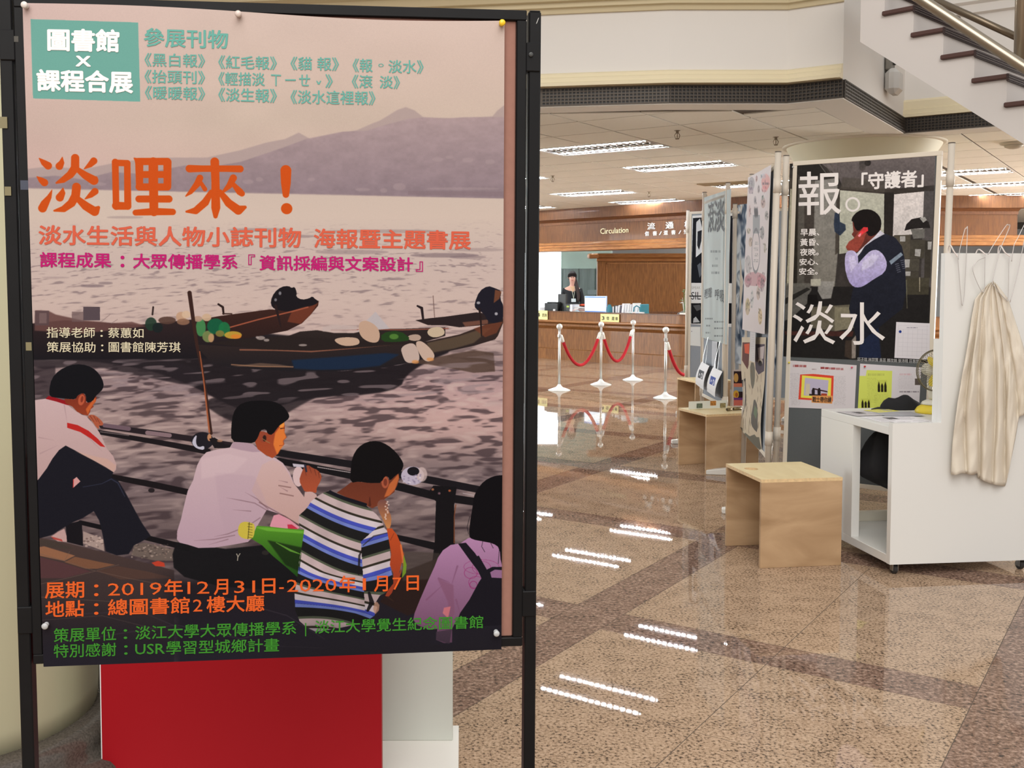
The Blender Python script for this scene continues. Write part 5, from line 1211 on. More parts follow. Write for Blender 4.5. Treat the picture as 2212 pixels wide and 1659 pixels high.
for (x, y) in ((.05, .045), (.75, .045), (.05, .72), (.75, .72)):
    bm = NB(); box(bm, x-.022, x+.022, y-.022, y+.022, .054, .06); box(bm, x-.016, x-.012, y-.014, y+.014, .018, .055); box(bm, x+.012, x+.016, y-.014, y+.014, .018, .055)
    o = ob('castor', bm, M_CM, desk)
    bm = NB()
    n = len(bm.verts); lathe(bm, [(.006, -.011), (.022, -.011), (.025, -.008), (.025, .008), (.022, .011), (.006, .011)], 20)
    R = Matrix.Translation((x, y+.004, .025)) @ Matrix.Rotation(math.pi/2, 4, 'Y')
    for v in bm.verts: v.co = R @ v.co
    ob('wheel', bm, M_RUB, o)
def dl(x, y, z): a = DA; return Vector((desk.location.x+x*math.cos(a)-y*math.sin(a), desk.location.y+x*math.sin(a)+y*math.cos(a), z))
# papers on the desktop
rs = random.Random(9)
specs = [(.11, .30, .0, .30, .21, (238, 236, 240), 'large printed sheet at the front left of the white desktop'), (.15, .12, .25, .24, .17, (240, 238, 242), 'small white sheet near the front panel on the desktop'),
         (.06, .52, .1, .24, .20, (206, 202, 204), 'grey printed sheet toward the back left of the desktop'), (.22, .48, -.1, .22, .18, (176, 178, 184), 'grey glossy booklet in the middle of the desktop'), (.20, .58, .3, .16, .11, (232, 226, 110), 'yellow slip of paper on the desktop near the fan')]
for k, (x, y, a, w, d, col, lb) in enumerate(specs):
    r = empty('paper_sheet', dl(x, y, .766+.0012*k), DA+a, lb, 'paper', 'papers on the white desktop'); bm = NB(); box(bm, -w/2+.08, w/2+.08, -d/2, d/2, 0, .001); o = ob('sheet', bm, mat('desk_paper_%d' % k, col, .5), r)
    bm = NB()
    for q in range(7):
        for c_ in range(2):
            if rs.random() < .8: box(bm, -w/2+.10+c_*w*.45, -w/2+.10+c_*w*.45+w*.36*rs.uniform(.6, 1), -d/2+.02+q*(d-.04)/7, -d/2+.026+q*(d-.04)/7, .001, .0013)
    ob('print', bm, mat('desk_ink', (168, 164, 170), .7), r)
    if k in (0, 2):
        bm = NB(); box(bm, w*.1, w*.3, -d*.1, d*.25, .001, .0016); ob('photo', bm, mat('desk_photo', (92, 90, 94), .5, var=.4, scale=60), r)
# fan
fp = dl(.395, .50, .766); fan = empty('desk_fan', fp, DA, 'small desk fan with yellow blades and wire grille behind the tall white panel', 'fan')
fan.location = dl(.53, .52, .766)
M_FY = mat('fan_yellow', (238, 214, 66), .4); M_FW = mat('fan_white', (236, 232, 216), .4)
bm = NB(); lathe(bm, [(.10, 0), (.105, .012), (.09, .032), (.055, .05), (.03, .058)], 28)
for v in bm.verts: v.co.x *= .88; v.co.y *= .8
ob('base', bm, M_FY, fan, True)
bm = NB(); lathe(bm, [(.06, .048), (.052, .062), (.03, .074)], 24)
ob('base_top', bm, M_FW, fan, True)
bm = NB(); lathe(bm, [(.018, .0785), (.016, .082)], 16); ob('dial', bm, mat('dial_beige', (206, 196, 150), .5), fan, True)
bm = NB(); tube(bm, [(0, 0, .06), (0, .03, .14), (0, .03, .20)], .014, 10); ob('neck', bm, M_FW, fan, True)
FC = Vector((0.0, -.01, .242)); FR = .116
bm = NB(); lathe(bm, [(.035, -.02), (.04, .02), (.034, .07), (.012, .085)], 20)
for v in bm.verts: v.co = FC + Vector((v.co.x, v.co.z, v.co.y))
ob('motor_housing', bm, M_FW, fan, True)
for k in range(3):
    bm = NB(); vs = []
    for i in range(7):
        t = i/6; r0 = .02+.075*t; a0 = k*2.094+.15*t; wd_ = .7*math.sin(math.pi*(.25+.65*t))
        vs.append([bm.verts.new(FC+Vector((r0*math.cos(a0-wd_*.5), -.028, r0*math.sin(a0-wd_*.5)))), bm.verts.new(FC+Vector((r0*math.cos(a0+wd_*.6), -.045, r0*math.sin(a0+wd_*.6))))])
    for p, q in zip(vs, vs[1:]): bm.faces.new((p[0], p[1], q[1], q[0]))
    ob('fan_blade', bm, M_FY, fan, True)
M_GW = mat('grille_wire', (126, 118, 96), .35, metal=.6)
bm = NB()
for yy, rr in ((-.02, FR), (-.03, FR*.98)): tube(bm, [FC+Vector((rr*math.cos(a*.1963), yy, rr*math.sin(a*.1963))) for a in range(33)], .003, 5)
for k in range(44):
    a = k*2*math.pi/44
    for sg in (-1, 1):
        tube(bm, [FC+Vector((q*math.cos(a+.25*(q/FR)), -.025+sg*dd, q*math.sin(a+.25*(q/FR)))) for q, dd in ((.022, .042), (.07, .036), (FR, 0))], .0011, 3)
tag(ob('grille', bm, M_GW, fan), kind='stuff')
bm = NB(); lathe(bm, [(.024, -.069), (.022, -.073)], 20)
for v in bm.verts: v.co = FC+Vector((v.co.x, v.co.z, v.co.y))
ob('grille_badge', bm, M_FY, fan)
# black cap at the back of the desktop, black bag under it
r = empty('cloth_cap', dl(.45, .70, .766), DA, 'black cloth cap lying at the back of the desktop beside the fan', 'cap')
bm = NB(); bmesh.ops.create_uvsphere(bm, u_segments=20, v_segments=10, radius=1)
bmesh.ops.delete(bm, geom=[v for v in bm.verts if v.co.z < -.05], context='VERTS')
for v in bm.verts: v.co = Vector((v.co.x*.13, v.co.y*.06, max(0, v.co.z)*.075*(1+.15*math.sin(v.co.x*7))))
M_BKC = mat('black_cloth', (26, 26, 30), .9, bump=.3, scale=30)
ob('crown', bm, M_BKC, r, True)
bm = NB(); prism(bm, [(-.2, -.03), (-.10, -.05), (-.08, .05), (-.12, .045)], 0, .008); ob('peak', bm, M_BKC, r)
bag = empty('black_bag', dl(.29, .42, .30), DA, 'black cloth bag hanging under the white desktop', 'bag')
bm = NB(); bmesh.ops.create_uvsphere(bm, u_segments=28, v_segments=18, radius=1)
for v in bm.verts:
    x, y, z = v.co; t = (z+1)/2; w = (.55+.5*math.sin(min(1, t*1.15)*2.2))*(.4+.6*min(1, t*3)) if t < .9 else .8
    fold = 1+.08*math.sin(7*math.atan2(y, x)+3*z)
    v.co = Vector((x*.25*w*fold+.05*(1-t)+(.03*math.sin(4*z)), y*.14*w*fold, z*.215+.205))
ob('bag_body', bm, M_BKC, bag, True)
bm = NB(); tube(bm, [(-.10, 0, .36), (-.05, -.02, .40), (.05, -.02, .40), (.12, 0, .36)], .012, 8); ob('bag_strap', bm, M_BKC, bag, True)

# ------------------------------------------------------------------ wire hangers and the hanging cloth
c0 = dl(0, 0, 0); c1 = dl(1, 0, 0); PK = Plane(c0[:2], c1[:2])
M_WIRE = mat('hanger_wire', (206, 202, 200), .3, metal=.4); M_WIREH = mat('hanger_coated', (236, 226, 222), .4)
def K7(x, y): return (1980+x/4.608, 400+y/4.608)
def wire(name, L, off, rad, m, r, offs=None):
    pts = []
    for i, p in enumerate(L):
        q = K7(*p); o_ = offs[i] if offs else off; s, t = PK.st(q[0], q[1], o_); pts.append((s, t, o_))
    P = [Vector(p) for p in pts]; out = []
    for i in range(len(P)-1):
        a_ = P[max(0, i-1)]; b_ = P[i]; c_ = P[i+1]; d_ = P[min(len(P)-1, i+2)]
        for k in range(5):
            t = k/5; out.append(.5*((2*b_)+(-a_+c_)*t+(2*a_-5*b_+4*c_-d_)*t*t+(-a_+3*b_-3*c_+d_)*t**3))
    out.append(P[-1]); bm = NB(); tube(bm, out, rad, 6); return on_plane(name, bm, m, PK, r, True)
hang = [
 ('leftmost wire hanger with its long loop rising above the white panel', [(320, 690), (316, 640), (324, 608), (340, 602), (366, 650), (408, 715)], [(410, 715), (412, 755), (445, 1150), (462, 1176), (480, 1000), (506, 460), (496, 430), (478, 450), (430, 640), (416, 740)]),
 ('low wire hanger hooked on the white panel between two taller ones', [(590, 680), (604, 650), (622, 640), (644, 652), (686, 690)], [(686, 690), (680, 760), (674, 1030), (640, 1045), (560, 850), (600, 760), (680, 720)]),
 ('wire hanger holding the beige cloth, its bent loop highest', [(812, 690), (814, 630), (830, 604), (850, 620), (880, 670), (930, 712)], [(930, 712), (918, 780), (910, 1120), (880, 1130), (770, 1000), (760, 935), (830, 650), (924, 420), (912, 398), (890, 405), (780, 570), (710, 690)]),
 ('rightmost wire hanger leaving the picture edge', [(1120, 690), (1124, 630), (1140, 604), (1160, 620), (1200, 700)], [(1200, 700), (1160, 620), (1120, 500), (1086, 380), (1069, 400), (1010, 520), (970, 600), (945, 760)])]
for k, (lb, hook, loop) in enumerate(hang):
    s, t = PK.st(*K7(hook[0][0], 680), .0); r = empty('wire_hanger', PK.w(s, 1.648, .02), 0, lb, 'hanger', 'wire hangers on the tall white panel')
    wire('hook', hook, .0, .0032, M_WIREH, r, [-.045]+[-.04, -.012, .012, .022, .026][:len(hook)-1]); wire('wire_frame', loop, .028+.004*k, .0020, M_WIRE, r)
r = empty('wire_hanger', PK.w(*PK.st(*K7(1040, 900), .02), .02), 0, 'single thin wire crossing from the right edge down to the beige cloth', 'hanger', 'wire hangers on the tall white panel')
wire('wire_frame', [(1100, 380), (1069, 560), (1000, 900), (930, 1165)], .045, .0020, M_WIRE, r)
# cloth
M_CLO = mat('cloth_beige', (222, 213, 198), .95, bump=.25, scale=300, spec=.1)
NXc, NYc = 66, 40
rows_ = [(0, 2143, 2148, 0), (.03, 2128, 2158, 0), (.09, 2106, 2178, 0), (.18, 2098, 2190, 0), (.30, 2090, 2206, 0), (.45, 2078, 2224, 0), (.6, 2068, 2236, 0), (.8, 2060, 2244, 0), (1.0, 2057, 2250, 0)]
def rowx(t):
    for a, b in zip(rows_, rows_[1:]):
        if t <= b[0]: k = (t-a[0])/(b[0]-a[0]); return a[1]+(b[1]-a[1])*k, a[2]+(b[2]-a[2])*k
    return rows_[-1][1], rows_[-1][2]
def bottom(f):
    if f < .27: return 1024+2*math.sin(f*40)
    if f < .60: return 1032+(f-.27)/.33*18 + 3*math.sin((f-.27)*9)
    if f < .76: return 1050-(f-.60)/.16*150
    return 900-(f-.76)/.24*14
valleys = [-.03, .12, .265, .47, .62, .78, 1.04]; hts = [.8, .95, 1.0, .6, .85, .9]
bm = NB(); G = []; NXc = 110; NYc = 50
for j in range(NYc+1):
    t = j/NYc; row = []
    for i in range(NXc+1):
        f = i/NXc; yb = bottom(f); y0 = 606+8*abs(f-.5)*2
        y = y0+(yb-y0)*t; xl, xr = rowx(min(1, (y-606)/440)); x = xl+(xr-xl)*f
        fw = f+.03*math.sin(t*4+f*5)*t
        z = 0
        for q in range(6):
            if valleys[q] <= fw < valleys[q+1]:
                k = (fw-valleys[q])/(valleys[q+1]-valleys[q]); z = hts[q]*math.sin(math.pi*k**.8)**.75; 
        amp = .014+.036*min(1, t*1.9)
        z = .012 + amp*z + .006*math.sin(f*31+t*5)*t + .005*math.sin(t*19+f*11)*t
        x += 4*math.sin(t*5+f*12)*t
        z += (.030*(float(vnoise(.16, .22, np.array([f+.25*t+3]), np.array([t+.3*f+2]), 5)[0])-.5) + .014*(float(vnoise(.05, .07, np.array([f+5.]), np.array([t+.6*f+5.]), 6)[0])-.5))*min(1, t*4); z = max(.006, z); s, tt = PK.st(x, y, z); row.append(bm.verts.new((s, tt, z)))
    G.append(row)
for j in range(NYc):
    for i in range(NXc): bm.faces.new((G[j][i], G[j+1][i], G[j+1][i+1], G[j][i+1]))
s, t = PK.st(2145, 1040, .05); r = empty('hanging_cloth', PK.w(s, t, .05), 0, 'raw beige cotton cloth draped in folds from a wire hanger', 'cloth')
o = on_plane('cloth_sheet', bm, M_CLO, PK, r, True); md = o.modifiers.new('thick', 'SOLIDIFY'); md.thickness = .002

# ------------------------------------------------------------------ red and white display plinth behind the big poster
r = empty('display_plinth', (-.55, 2.98, 0), 0, 'low white base plate under the pale and red upright panels', 'plinth')
bm = NB()
xr = at_z(991, 1577, .06); xl = -1.05
bm = NB(); prism(bm, [(xl, 2.45), (xr.x+.0, 2.45), (xr.x-.0, xr.y), (xl, xr.y)], 0, .075)
for v in bm.verts: v.co -= Vector((r.location.x, r.location.y, 0))
ob('base', bm, mat('plinth_white', (236, 234, 228), .5), r)
ya = at_z(978, 1600, .075).y; x0 = at_y(214, 1600, ya).x; x1 = at_y(978, 1600, ya).x
r = empty('white_panel', ((x0+x1)/2, ya, .075), math.radians(0), 'pale grey-white upright panel right of the red panel', 'panel')
bm = NB(); box(bm, -(x1-x0)/2, (x1-x0)/2, 0, .05, 0, .95, .002); ob('panel', bm, mat('panel_pale', (204, 208, 200), .5), r)
yb = 2.80; x0 = at_y(220, 1600, yb).x; x1 = at_y(824, 1600, yb).x
r = empty('red_panel', ((x0+x1)/2, yb, .075), 0, 'bright red upright panel below the big poster', 'panel')
bm = NB(); box(bm, -(x1-x0)/2, (x1-x0)/2, 0, .04, 0, .98, .001); ob('panel', bm, mat('signal_red', (158, 10, 24), .6, spec=.2), r)
bm = NB(); box(bm, -(x1-x0)/2-.003, -(x1-x0)/2, .002, .05, 0, .98); ob('white_edge', bm, M_WP, r)

# ------------------------------------------------------------------ black easel stand with cork board (nearest thing)
dL, dR = 1.76, 1.85
pa = at_y(50, 600, dL); pb = at_y(1130, 600, dR)
PP = Plane((pa.x, pa.y), (pb.x, pb.y), lean=.026)
_m = PP.w(0, 0) ; PP.o = PP.o + Vector((0, .026*1.5, 0))
M_BLM = mat('black_powder', (15, 15, 17), .5, spec=.2, var=.15, scale=20); M_CORK = mat('cork_brown', (150, 108, 95), .9, var=.04, scale=90)
stand = empty('poster_stand', PP.w(.45, 0), 0, 'black metal poster stand with square posts holding a cork board', 'poster stand')
def sx(x, y): return PP.st(x, y)[0]
def sy(x, y): return PP.st(x, y)[1]
fl0, fl1 = (sx(26, 30)+sx(71.5, 1300))/2, (sx(48.5, 30)+sx(93, 1300))/2
fr1, fr0 = (sx(1136, 100)+sx(1130, 1300))/2, (sx(1115, 100)+sx(1109, 1300))/2
ft1 = sy(1136, 22.5); ft0 = sy(1115, 44); fb0 = sy(1129, 1395); fb1 = sy(1120, 1376)
def pbar(name, s0, s1, t0, t1, z0, z1, m, parent, bev=.0015):
    bm = NB(); box(bm, s0, s1, t0, t1, z0, z1, bev); return on_plane(name, bm, m, PP, parent)
pbar('frame_rail', fl0, fr1, ft0, ft1, -.022, .002, M_BLM, stand); pbar('frame_rail', fl0, fr1, fb0, fb1, -.022, .002, M_BLM, stand)
pbar('frame_rail', fl0, fl1, fb1, ft0, -.022, .002, M_BLM, stand); pbar('frame_rail', fr0, fr1, fb1, ft0, -.022, .002, M_BLM, stand)
pbar('cork_board', fl1, fr0, fb1, ft0, -.018, -.006, M_CORK, stand)
# square posts and feet
pr0, pr1 = (sx(1141, 60)+sx(1133.5, 1600))/2, (sx(1167, 60)+sx(1158, 1600))/2
pl0, pl1 = (sx(-3, 60)+sx(45, 1600))/2, (sx(21.5, 60)+sx(77, 1600))/2
bot = .03
for (a, b) in ((pr0, pr1), (pl0, pl1)):
    pbar('post', a, b, bot, sy(1154, 25), -.028, .0, M_BLM, stand, .002)
    pbar('post_cap', a+.001, b-.001, sy(1154, 25), sy(1154, 22), -.027, -.001, M_PLB, stand)
    pm = PP.w((a+b)/2, 0) - stand.location; n = Vector((PP.n.x, PP.n.y, 0)).normalized(); M = Matrix(((n.x, PP.u.x, 0, pm.x), (n.y, PP.u.y, 0, pm.y), (0, 0, 1, -stand.location.z), (0, 0, 0, 1)))
    bm = NB(); boxm(bm, -.25, .25, -.015, .015, .0, .032, M, .002); ob('foot', bm, M_BLM, stand)
pbar('lower_crossbar', pl1, pr0, .32, .345, -.026, -.004, M_BLM, stand)
for (ya_, yb_) in ((92, 155), (1276, 1331)):
    t0_, t1_ = sy(1150, yb_), sy(1150, ya_)
    pbar('clamp', fr1-.001, pr1-.001, t0_, t1_, -.030, .003, M_BLM, stand); pbar('clamp', pl0+.001, fl0+.001, t0_, t1_, -.030, .003, M_BLM, stand)
for (x, y) in ((1146, 119), ):
    s, t = PP.st(x, y); bm = NB(); lathe(bm, [(.004, 0), (.004, .003), (.002, .004)], 12)
    for v in bm.verts: v.co = Vector((v.co.x+s, v.co.y+t, v.co.z+.003))
    on_plane('screw', bm, M_PLD, PP, stand)
M_CHIP = mat('chipped_paint', (196, 196, 192), .7)
for (x, y, w_, h_, a) in ((1158, 112, 3, 9, .4), (1163, 121, 5, 6, -.3), (1161, 45, 1.6, 14, .35)):
    s, t = PP.st(x, y); k = dR/F; bm = NB(); prism(bm, [(-w_*k/2, -h_*k/2), (w_*k/3, -h_*k/3), (w_*k/2, h_*k/2), (-w_*k/4, h_*k/3)], .0002, .0006)
    for v in bm.verts: v.co = Vector((v.co.x+s+v.co.y*a, v.co.y+t, v.co.z))
    on_plane('paint_chip', bm, M_CHIP, PP, stand)
M_TAPE = mat('old_tape', (120, 112, 80), .5)
for (x, y, w_, h_, m_) in ((6, 265, 20, 24, M_TAPE), (36, 85, 9, 12, mat('tape_dark', (60, 56, 48), .5)), (18, 413, 13, 19, M_TAPE), (54, 400, 17, 20, mat('tape_blue', (50, 56, 74), .4)), (63, 748, 12, 18, M_TAPE)):
    s, t = PP.st(x, y); k = dL/F; bm = NB(); box(bm, s-w_*k/2, s+w_*k/2, t-h_*k/2, t+h_*k/2, .001, .0026 ); on_plane('tape_scrap', bm, m_, PP, stand)
# ------------------------------------------------------------------ the big harbour poster pinned to the cork board
POFF = .006
corners = [(48.5, 6.5), (1090, 44), (1083.2, 1402.9), (94, 1440.4)]
c = Canvas(PP, [(46, 2), (1092, 30), (1086, 1404), (70, 1446)], 1500, (214, 192, 184), POFF)
z1 = lambda x, y: (x/3.814, y/3.814)
z2 = lambda x, y: (580+x/3.687, y/3.687)
z3 = lambda x, y: (x/3.16, 300+y/3.16)
z4 = lambda x, y: (500+x/3.253, 400+y/3.253)
z5 = lambda x, y: (x/3.456, 760+y/3.456)
z6 = lambda x, y: (560+x/3.568, 780+y/3.568)
z7 = lambda x, y: (x/3.324, 1160+y/3.324)
z8 = lambda x, y: (560+x/3.463, 1180+y/3.463)
X, Y = c.X, c.Y
def lerp(a, b, t): return np.array(a, dtype=np.float32)/255*(1-t[..., None])+np.array(b, dtype=np.float32)/255*t[..., None]
def ramp(stops, v):
    out = np.zeros(v.shape+(3,), dtype=np.float32); out[:] = np.array(stops[0][1])/255
    for (a, ca), (b, cb) in zip(stops, stops[1:]):
        t = np.clip((v-a)/(b-a), 0, 1); m = (v >= a)[..., None]; out = np.where(m, lerp(ca, cb, t), out)
    return out
# sky
sky = ramp([(0, (218, 198, 190)), (150, (214, 194, 184)), (260, (208, 190, 178)), (340, (210, 188, 178)), (420, (205, 182, 175))], Y)
sky = sky*(1-.06*np.clip((500-X)/500, 0, 1)[..., None]*np.array([0, .5, .1]))
sky *= (.985+.03*vnoise(90, 60, X, Y, 2))[..., None]; sky *= (.99+.02*vnoise(1.5, 1.5, X, Y, 22))[..., None]
c.a[:] = sky
# water
base = ramp([(405, (210, 194, 184)), (470, (214, 197, 187)), (560, (206, 188, 183)), (650, (208, 188, 182)), (720, (202, 180, 176)), (770, (168, 146, 146)), (820, (150, 130, 134)), (900, (164, 142, 142)), (960, (150, 130, 130)), (1040, (128, 112, 116)), (1120, (116, 100, 102)), (1240, (92, 80, 84))], Y)
rightw = np.clip((X-560)/400, 0, 1)*np.clip((Y-780)/60, 0, 1)*np.clip((1010-Y)/80, 0, 1)
base = base*(1+.24*rightw[..., None]*np.array([1.0, .86, .80]))
u_ = np.clip((Y-405)/500, .02, 2); sxx = 14+46*u_; syy = 2.2+7.0*u_
def wv(seed, kx, ky):
    # stretched ripples; scale grows towards the viewer as on real water
    yy = 60*np.log(1+np.maximum(Y-385, 0)/60)*1.0
    xx = (X-500)/(.35+np.maximum(Y-385, 0)/330)
    xx = xx+18*(vnoise(50, 3.0, xx+900, yy+900, seed+70)-.5); yy = yy+.9*(vnoise(40, 30, xx+900, yy+900, seed+90)-.5)
    return vnoise(kx, ky, xx+yy*1.2+900, yy+.012*xx+900, seed)
wob = wv(30, 40, 6)
r1 = wv(31, 19, .74); r2 = wv(32, 9, .38); r3 = wv(33, 42, 1.5)
rip = .5*r1+.28*r2+.22*r3
dark = np.clip((.47-rip)*7, 0, 1); lite = np.clip((rip-.57)*6, 0, 1)
amp = np.clip((Y-440)/420, .02, 1)
am_far = np.clip((Y-470)/90, 0, 1)*np.clip((.36-rip)*7, 0, 1)*.6*np.clip(1-(Y-640)/120, 0, 1)
near_ = np.clip((Y-690)/130, 0, 1)*.92+.10*np.clip((Y-560)/100, 0, 1)*(Y < 820)*np.clip((820-Y)/100, 0, 1)
dk = np.array([58, 46, 52])/255.
wat = base*(1-(dark*.74*near_)[..., None])+dk*(dark*.74*near_)[..., None]
wat = wat*(1-am_far[..., None])+np.array([128, 112, 118])/255*am_far[..., None]
lt = lerp((226, 208, 200), (206, 184, 180), np.clip((Y-700)/300, 0, 1))
lw = (lite*.5*near_*(1-.4*np.clip((Y-1040)/100, 0, 1)))[..., None]; wat = wat*(1-lw)+lt*lw
mk = np.clip((Y-(405+(X-60)*.0214))/3+.5, 0, 1)[..., None]
c.a[:] = c.a*(1-mk)+wat*mk
for (x, y, w_, h_, al) in ((560, 497, 70, 4, .5), (830, 500, 130, 4, .45), (960, 552, 75, 5, .8), (1010, 556, 40, 4, .6), (760, 545, 80, 5, .5), (200, 618, 26, 3.5, .9), (228, 612, 16, 3, .8), (270, 470, 40, 3, .4), (640, 511, 40, 3.5, .6), (850, 603, 26, 2.5, .8), (480, 610, 40, 3, .5), (120, 600, 30, 2, .4), (330, 600, 30, 3, .4), (1030, 540, 60, 4, .4)): c.ell(x, y, w_, h_, (122, 106, 114), al*.75, 4)
# hills
hz = [(56, 366), (105, 360), (180, 366), (260, 350), (349, 341), (446, 341), (519, 325), (577, 308), (615, 301), (645, 287), (672, 302), (700, 296), (735, 288), (770, 282), (802, 268), (820, 261), (840, 249), (858, 238), (876, 232), (895, 239), (914, 254), (980, 256), (1063, 252), (1074, 239), (1092, 225), (1092, 430), (56, 408)]
c.poly(hz, (182, 164, 162), .95, (178, 160, 160), soft=3)
hz = [(56, 385), (120, 380), (180, 388), (240, 372), (300, 376), (400, 358), (450, 362), (520, 350), (580, 330), (620, 316), (660, 301), (700, 293), (740, 285), (790, 283), (840, 268), (880, 258), (914, 254), (960, 257), (1000, 254), (1050, 254), (1092, 253), (1092, 429), (860, 424), (700, 420), (500, 416), (300, 412), (56, 406)]
c.poly(hz, (176, 156, 160), .95, (144, 128, 138), soft=3)
m_ = c.mask(hz); sl, mm = m_; tx_ = vnoise(26, 12, X[sl], Y[sl], 41)*.6+vnoise(7, 5, X[sl], Y[sl], 42)*.4
c.a[sl] *= (1+(tx_[..., None]-.5)*.10*mm[..., None]); 
rs = random.Random(5)
for (x, y, w_, h_) in ((783, 410, 16, 3.5), (828, 412, 8, 5), (862, 404, 14, 8), (945, 345, 12, 5), (970, 340, 8, 4), (1010, 346, 12, 5), (1058, 350, 10, 6), (672, 388, 8, 4), (1000, 408, 80, 3), (535, 393, 12, 5), (210, 398, 20, 4), (180, 385, 16, 4), (560, 388, 8, 5), (1020, 322, 8, 2)): c.ell(x, y, w_, h_, (178, 160, 164), .4, 3)
c.poly([(880, 412), (1092, 414), (1092, 425), (880, 421)], (136, 118, 126), .6, soft=3)
# dark water under the boats
c.poly([(60, 712), (420, 700), (690, 735), (1020, 740), (880, 800), (860, 850), (640, 860), (560, 900), (480, 870), (430, 840), (300, 790), (60, 770)], (32, 27, 32), .97, soft=8, smooth=2)
c.poly([(56, 755), (300, 760), (440, 800), (440, 840), (300, 812), (200, 790), (56, 800)], (40, 34, 40), .8, soft=8, smooth=1)
c.poly([(56, 795), (120, 790), (120, 905), (56, 880)], (48, 40, 46), .75, soft=8)
c.poly([(560, 850), (640, 845), (700, 850), (640, 880), (560, 930), (470, 900), (430, 860)], (36, 31, 36), .8, soft=9, smooth=2)
c.poly(kp(z4, [(1180, 1250), (1440, 1210), (1700, 1160), (1840, 1180), (1850, 1310), (1700, 1320), (1550, 1290), (1380, 1260)]), (84, 66, 58), .85, soft=3)
rip2 = wv(51, 24, .8)
mk = (np.clip((rip2-.66)*8, 0, 1)*np.clip((Y-762)/20, 0, 1)*np.clip((880-Y)/30, 0, 1)*.55)[..., None]; c.a[:] = c.a*(1-mk)+np.array([150, 134, 140])/255*mk
# left far boat mass
c.poly([(60, 700), (140, 692), (300, 702), (420, 690), (470, 700), (560, 735), (560, 775), (430, 775), (56, 778)], (48, 34, 36), 1, (26, 24, 30), soft=2)
c.poly(kp(z3, [(240, 1170), (330, 1175), (380, 1200), (560, 1240), (690, 1250), (760, 1260), (900, 1250), (1000, 1280), (560, 1330), (235, 1310)]), (104, 72, 70), .9, soft=4)
c.rect(*z3(238, 1175), *z3(335, 1275), (92, 74, 78), .85); c.rect(*z3(268, 1190), *z3(318, 1260), (134, 112, 112), .6); c.rect(*z3(568, 1148), *z3(682, 1240), (82, 70, 78), .95); c.rect(*z3(490, 1180), *z3(570, 1250), (110, 90, 92), .7)
for a, b in (((690, 1250), (750, 1200)), ((760, 1260), (800, 1235))): p, q = z3(*a), z3(*b); c.stroke([(p[0], p[1], .8), (q[0], q[1], .8)], (140, 120, 120))
c.poly(kp(z3, [(1380, 1230), (1500, 1210), (1840, 1165), (1990, 1170), (2060, 1150), (2110, 1140), (2175, 1105), (2170, 1140), (2120, 1200), (2060, 1260), (1960, 1310), (1700, 1360), (1560, 1370), (1440, 1330)]), (66, 38, 32), 1, (44, 28, 28))
c.poly(kp(z3, [(1990, 1180), (2130, 1140), (2170, 1120), (2120, 1200), (2050, 1265), (1960, 1250)]), (120, 60, 42), .8, soft=2)
for pts in ([(1560, 1290), (1760, 1235), (1990, 1180), (2100, 1150)], ): c.stroke([(z3(*p)[0], z3(*p)[1], 1.6) for p in pts], (170, 92, 68), .9)
c.stroke([(*z3(1490, 1130), 2.2), (*z3(1520, 1150), 2.6), (*z3(1525, 1195), 2.2)], (44, 30, 30)); c.stroke([(*z3(1045, 1150), 2), (*z3(1040, 1200), 2)], (50, 38, 38)); c.stroke([(*z3(1520, 1195), 1.5), (*z3(1580, 1195), 1.5)], (60, 40, 36))
for (x, y, rx, ry, col) in ((1030, 1265, 40, 46, (34, 58, 46)), (1075, 1290, 36, 34, (24, 34, 36)), (1235, 1215, 34, 34, (196, 160, 132)), (1270, 1200, 30, 26, (214, 186, 160)), (1250, 1250, 44, 22, (140, 104, 84)), (1140, 1240, 60, 26, (88, 64, 56)), (1410, 1220, 32, 26, (206, 178, 150)), (1370, 1290, 34, 60, (70, 140, 84)), (1420, 1350, 40, 40, (120, 138, 84)), (1440, 1360, 20, 30, (190, 150, 110)), (1470, 1280, 58, 54, (18, 96, 66)), (1530, 1300, 40, 50, (30, 116, 70)), (1500, 1330, 30, 22, (130, 120, 60)), (1590, 1340, 60, 26, (196, 160, 60)), (1610, 1350, 36, 16, (214, 130, 50)), (1350, 1230, 30, 20, (180, 150, 130))):
    p = z3(x, y); c.ell(p[0], p[1], rx/3.16, ry/3.16, col, .92, 1)
# big boat
c.poly(kp(z4, [(-260, 1120), (0, 1135), (300, 1150), (560, 1165), (800, 1150), (1100, 1120), (1370, 1100), (1600, 1050), (1760, 990), (1905, 930), (1910, 960), (1870, 1060), (1850, 1085), (1700, 1130), (1560, 1160), (1400, 1195), (1240, 1250), (1000, 1290), (700, 1310), (350, 1305), (0, 1285), (-150, 1240)]), (64, 46, 40), 1, (30, 28, 34))
c.poly(kp(z4, [(420, 1230), (700, 1210), (1080, 1180), (1180, 1190), (1040, 1270), (820, 1295), (600, 1300), (440, 1290)]), (22, 44, 74), .8, soft=7)
c.poly(kp(z4, [(1370, 1110), (1600, 1060), (1760, 1010), (1830, 1000), (1700, 1110), (1560, 1150), (1400, 1180)]), (104, 88, 70), .7, soft=4)
c.poly(kp(z4, [(1700, 1010), (1905, 935), (1905, 960), (1860, 1040), (1780, 1070)]), (112, 62, 44), .8, soft=2)
c.stroke([(*z4(p[0], p[1]), 1.8) for p in ((60, 1158), (300, 1160), (560, 1170), (800, 1150), (1100, 1122), (1180, 1112))], (142, 92, 74), .9)
c.stroke([(*z4(p[0], p[1]), 1.5) for p in ((0, 1262), (200, 1275), (430, 1278))], (150, 112, 88), .8); c.poly(kp(z4, [(200, 1250), (330, 1260), (440, 1278), (0, 1275)]), (150, 118, 96), .5, soft=2)
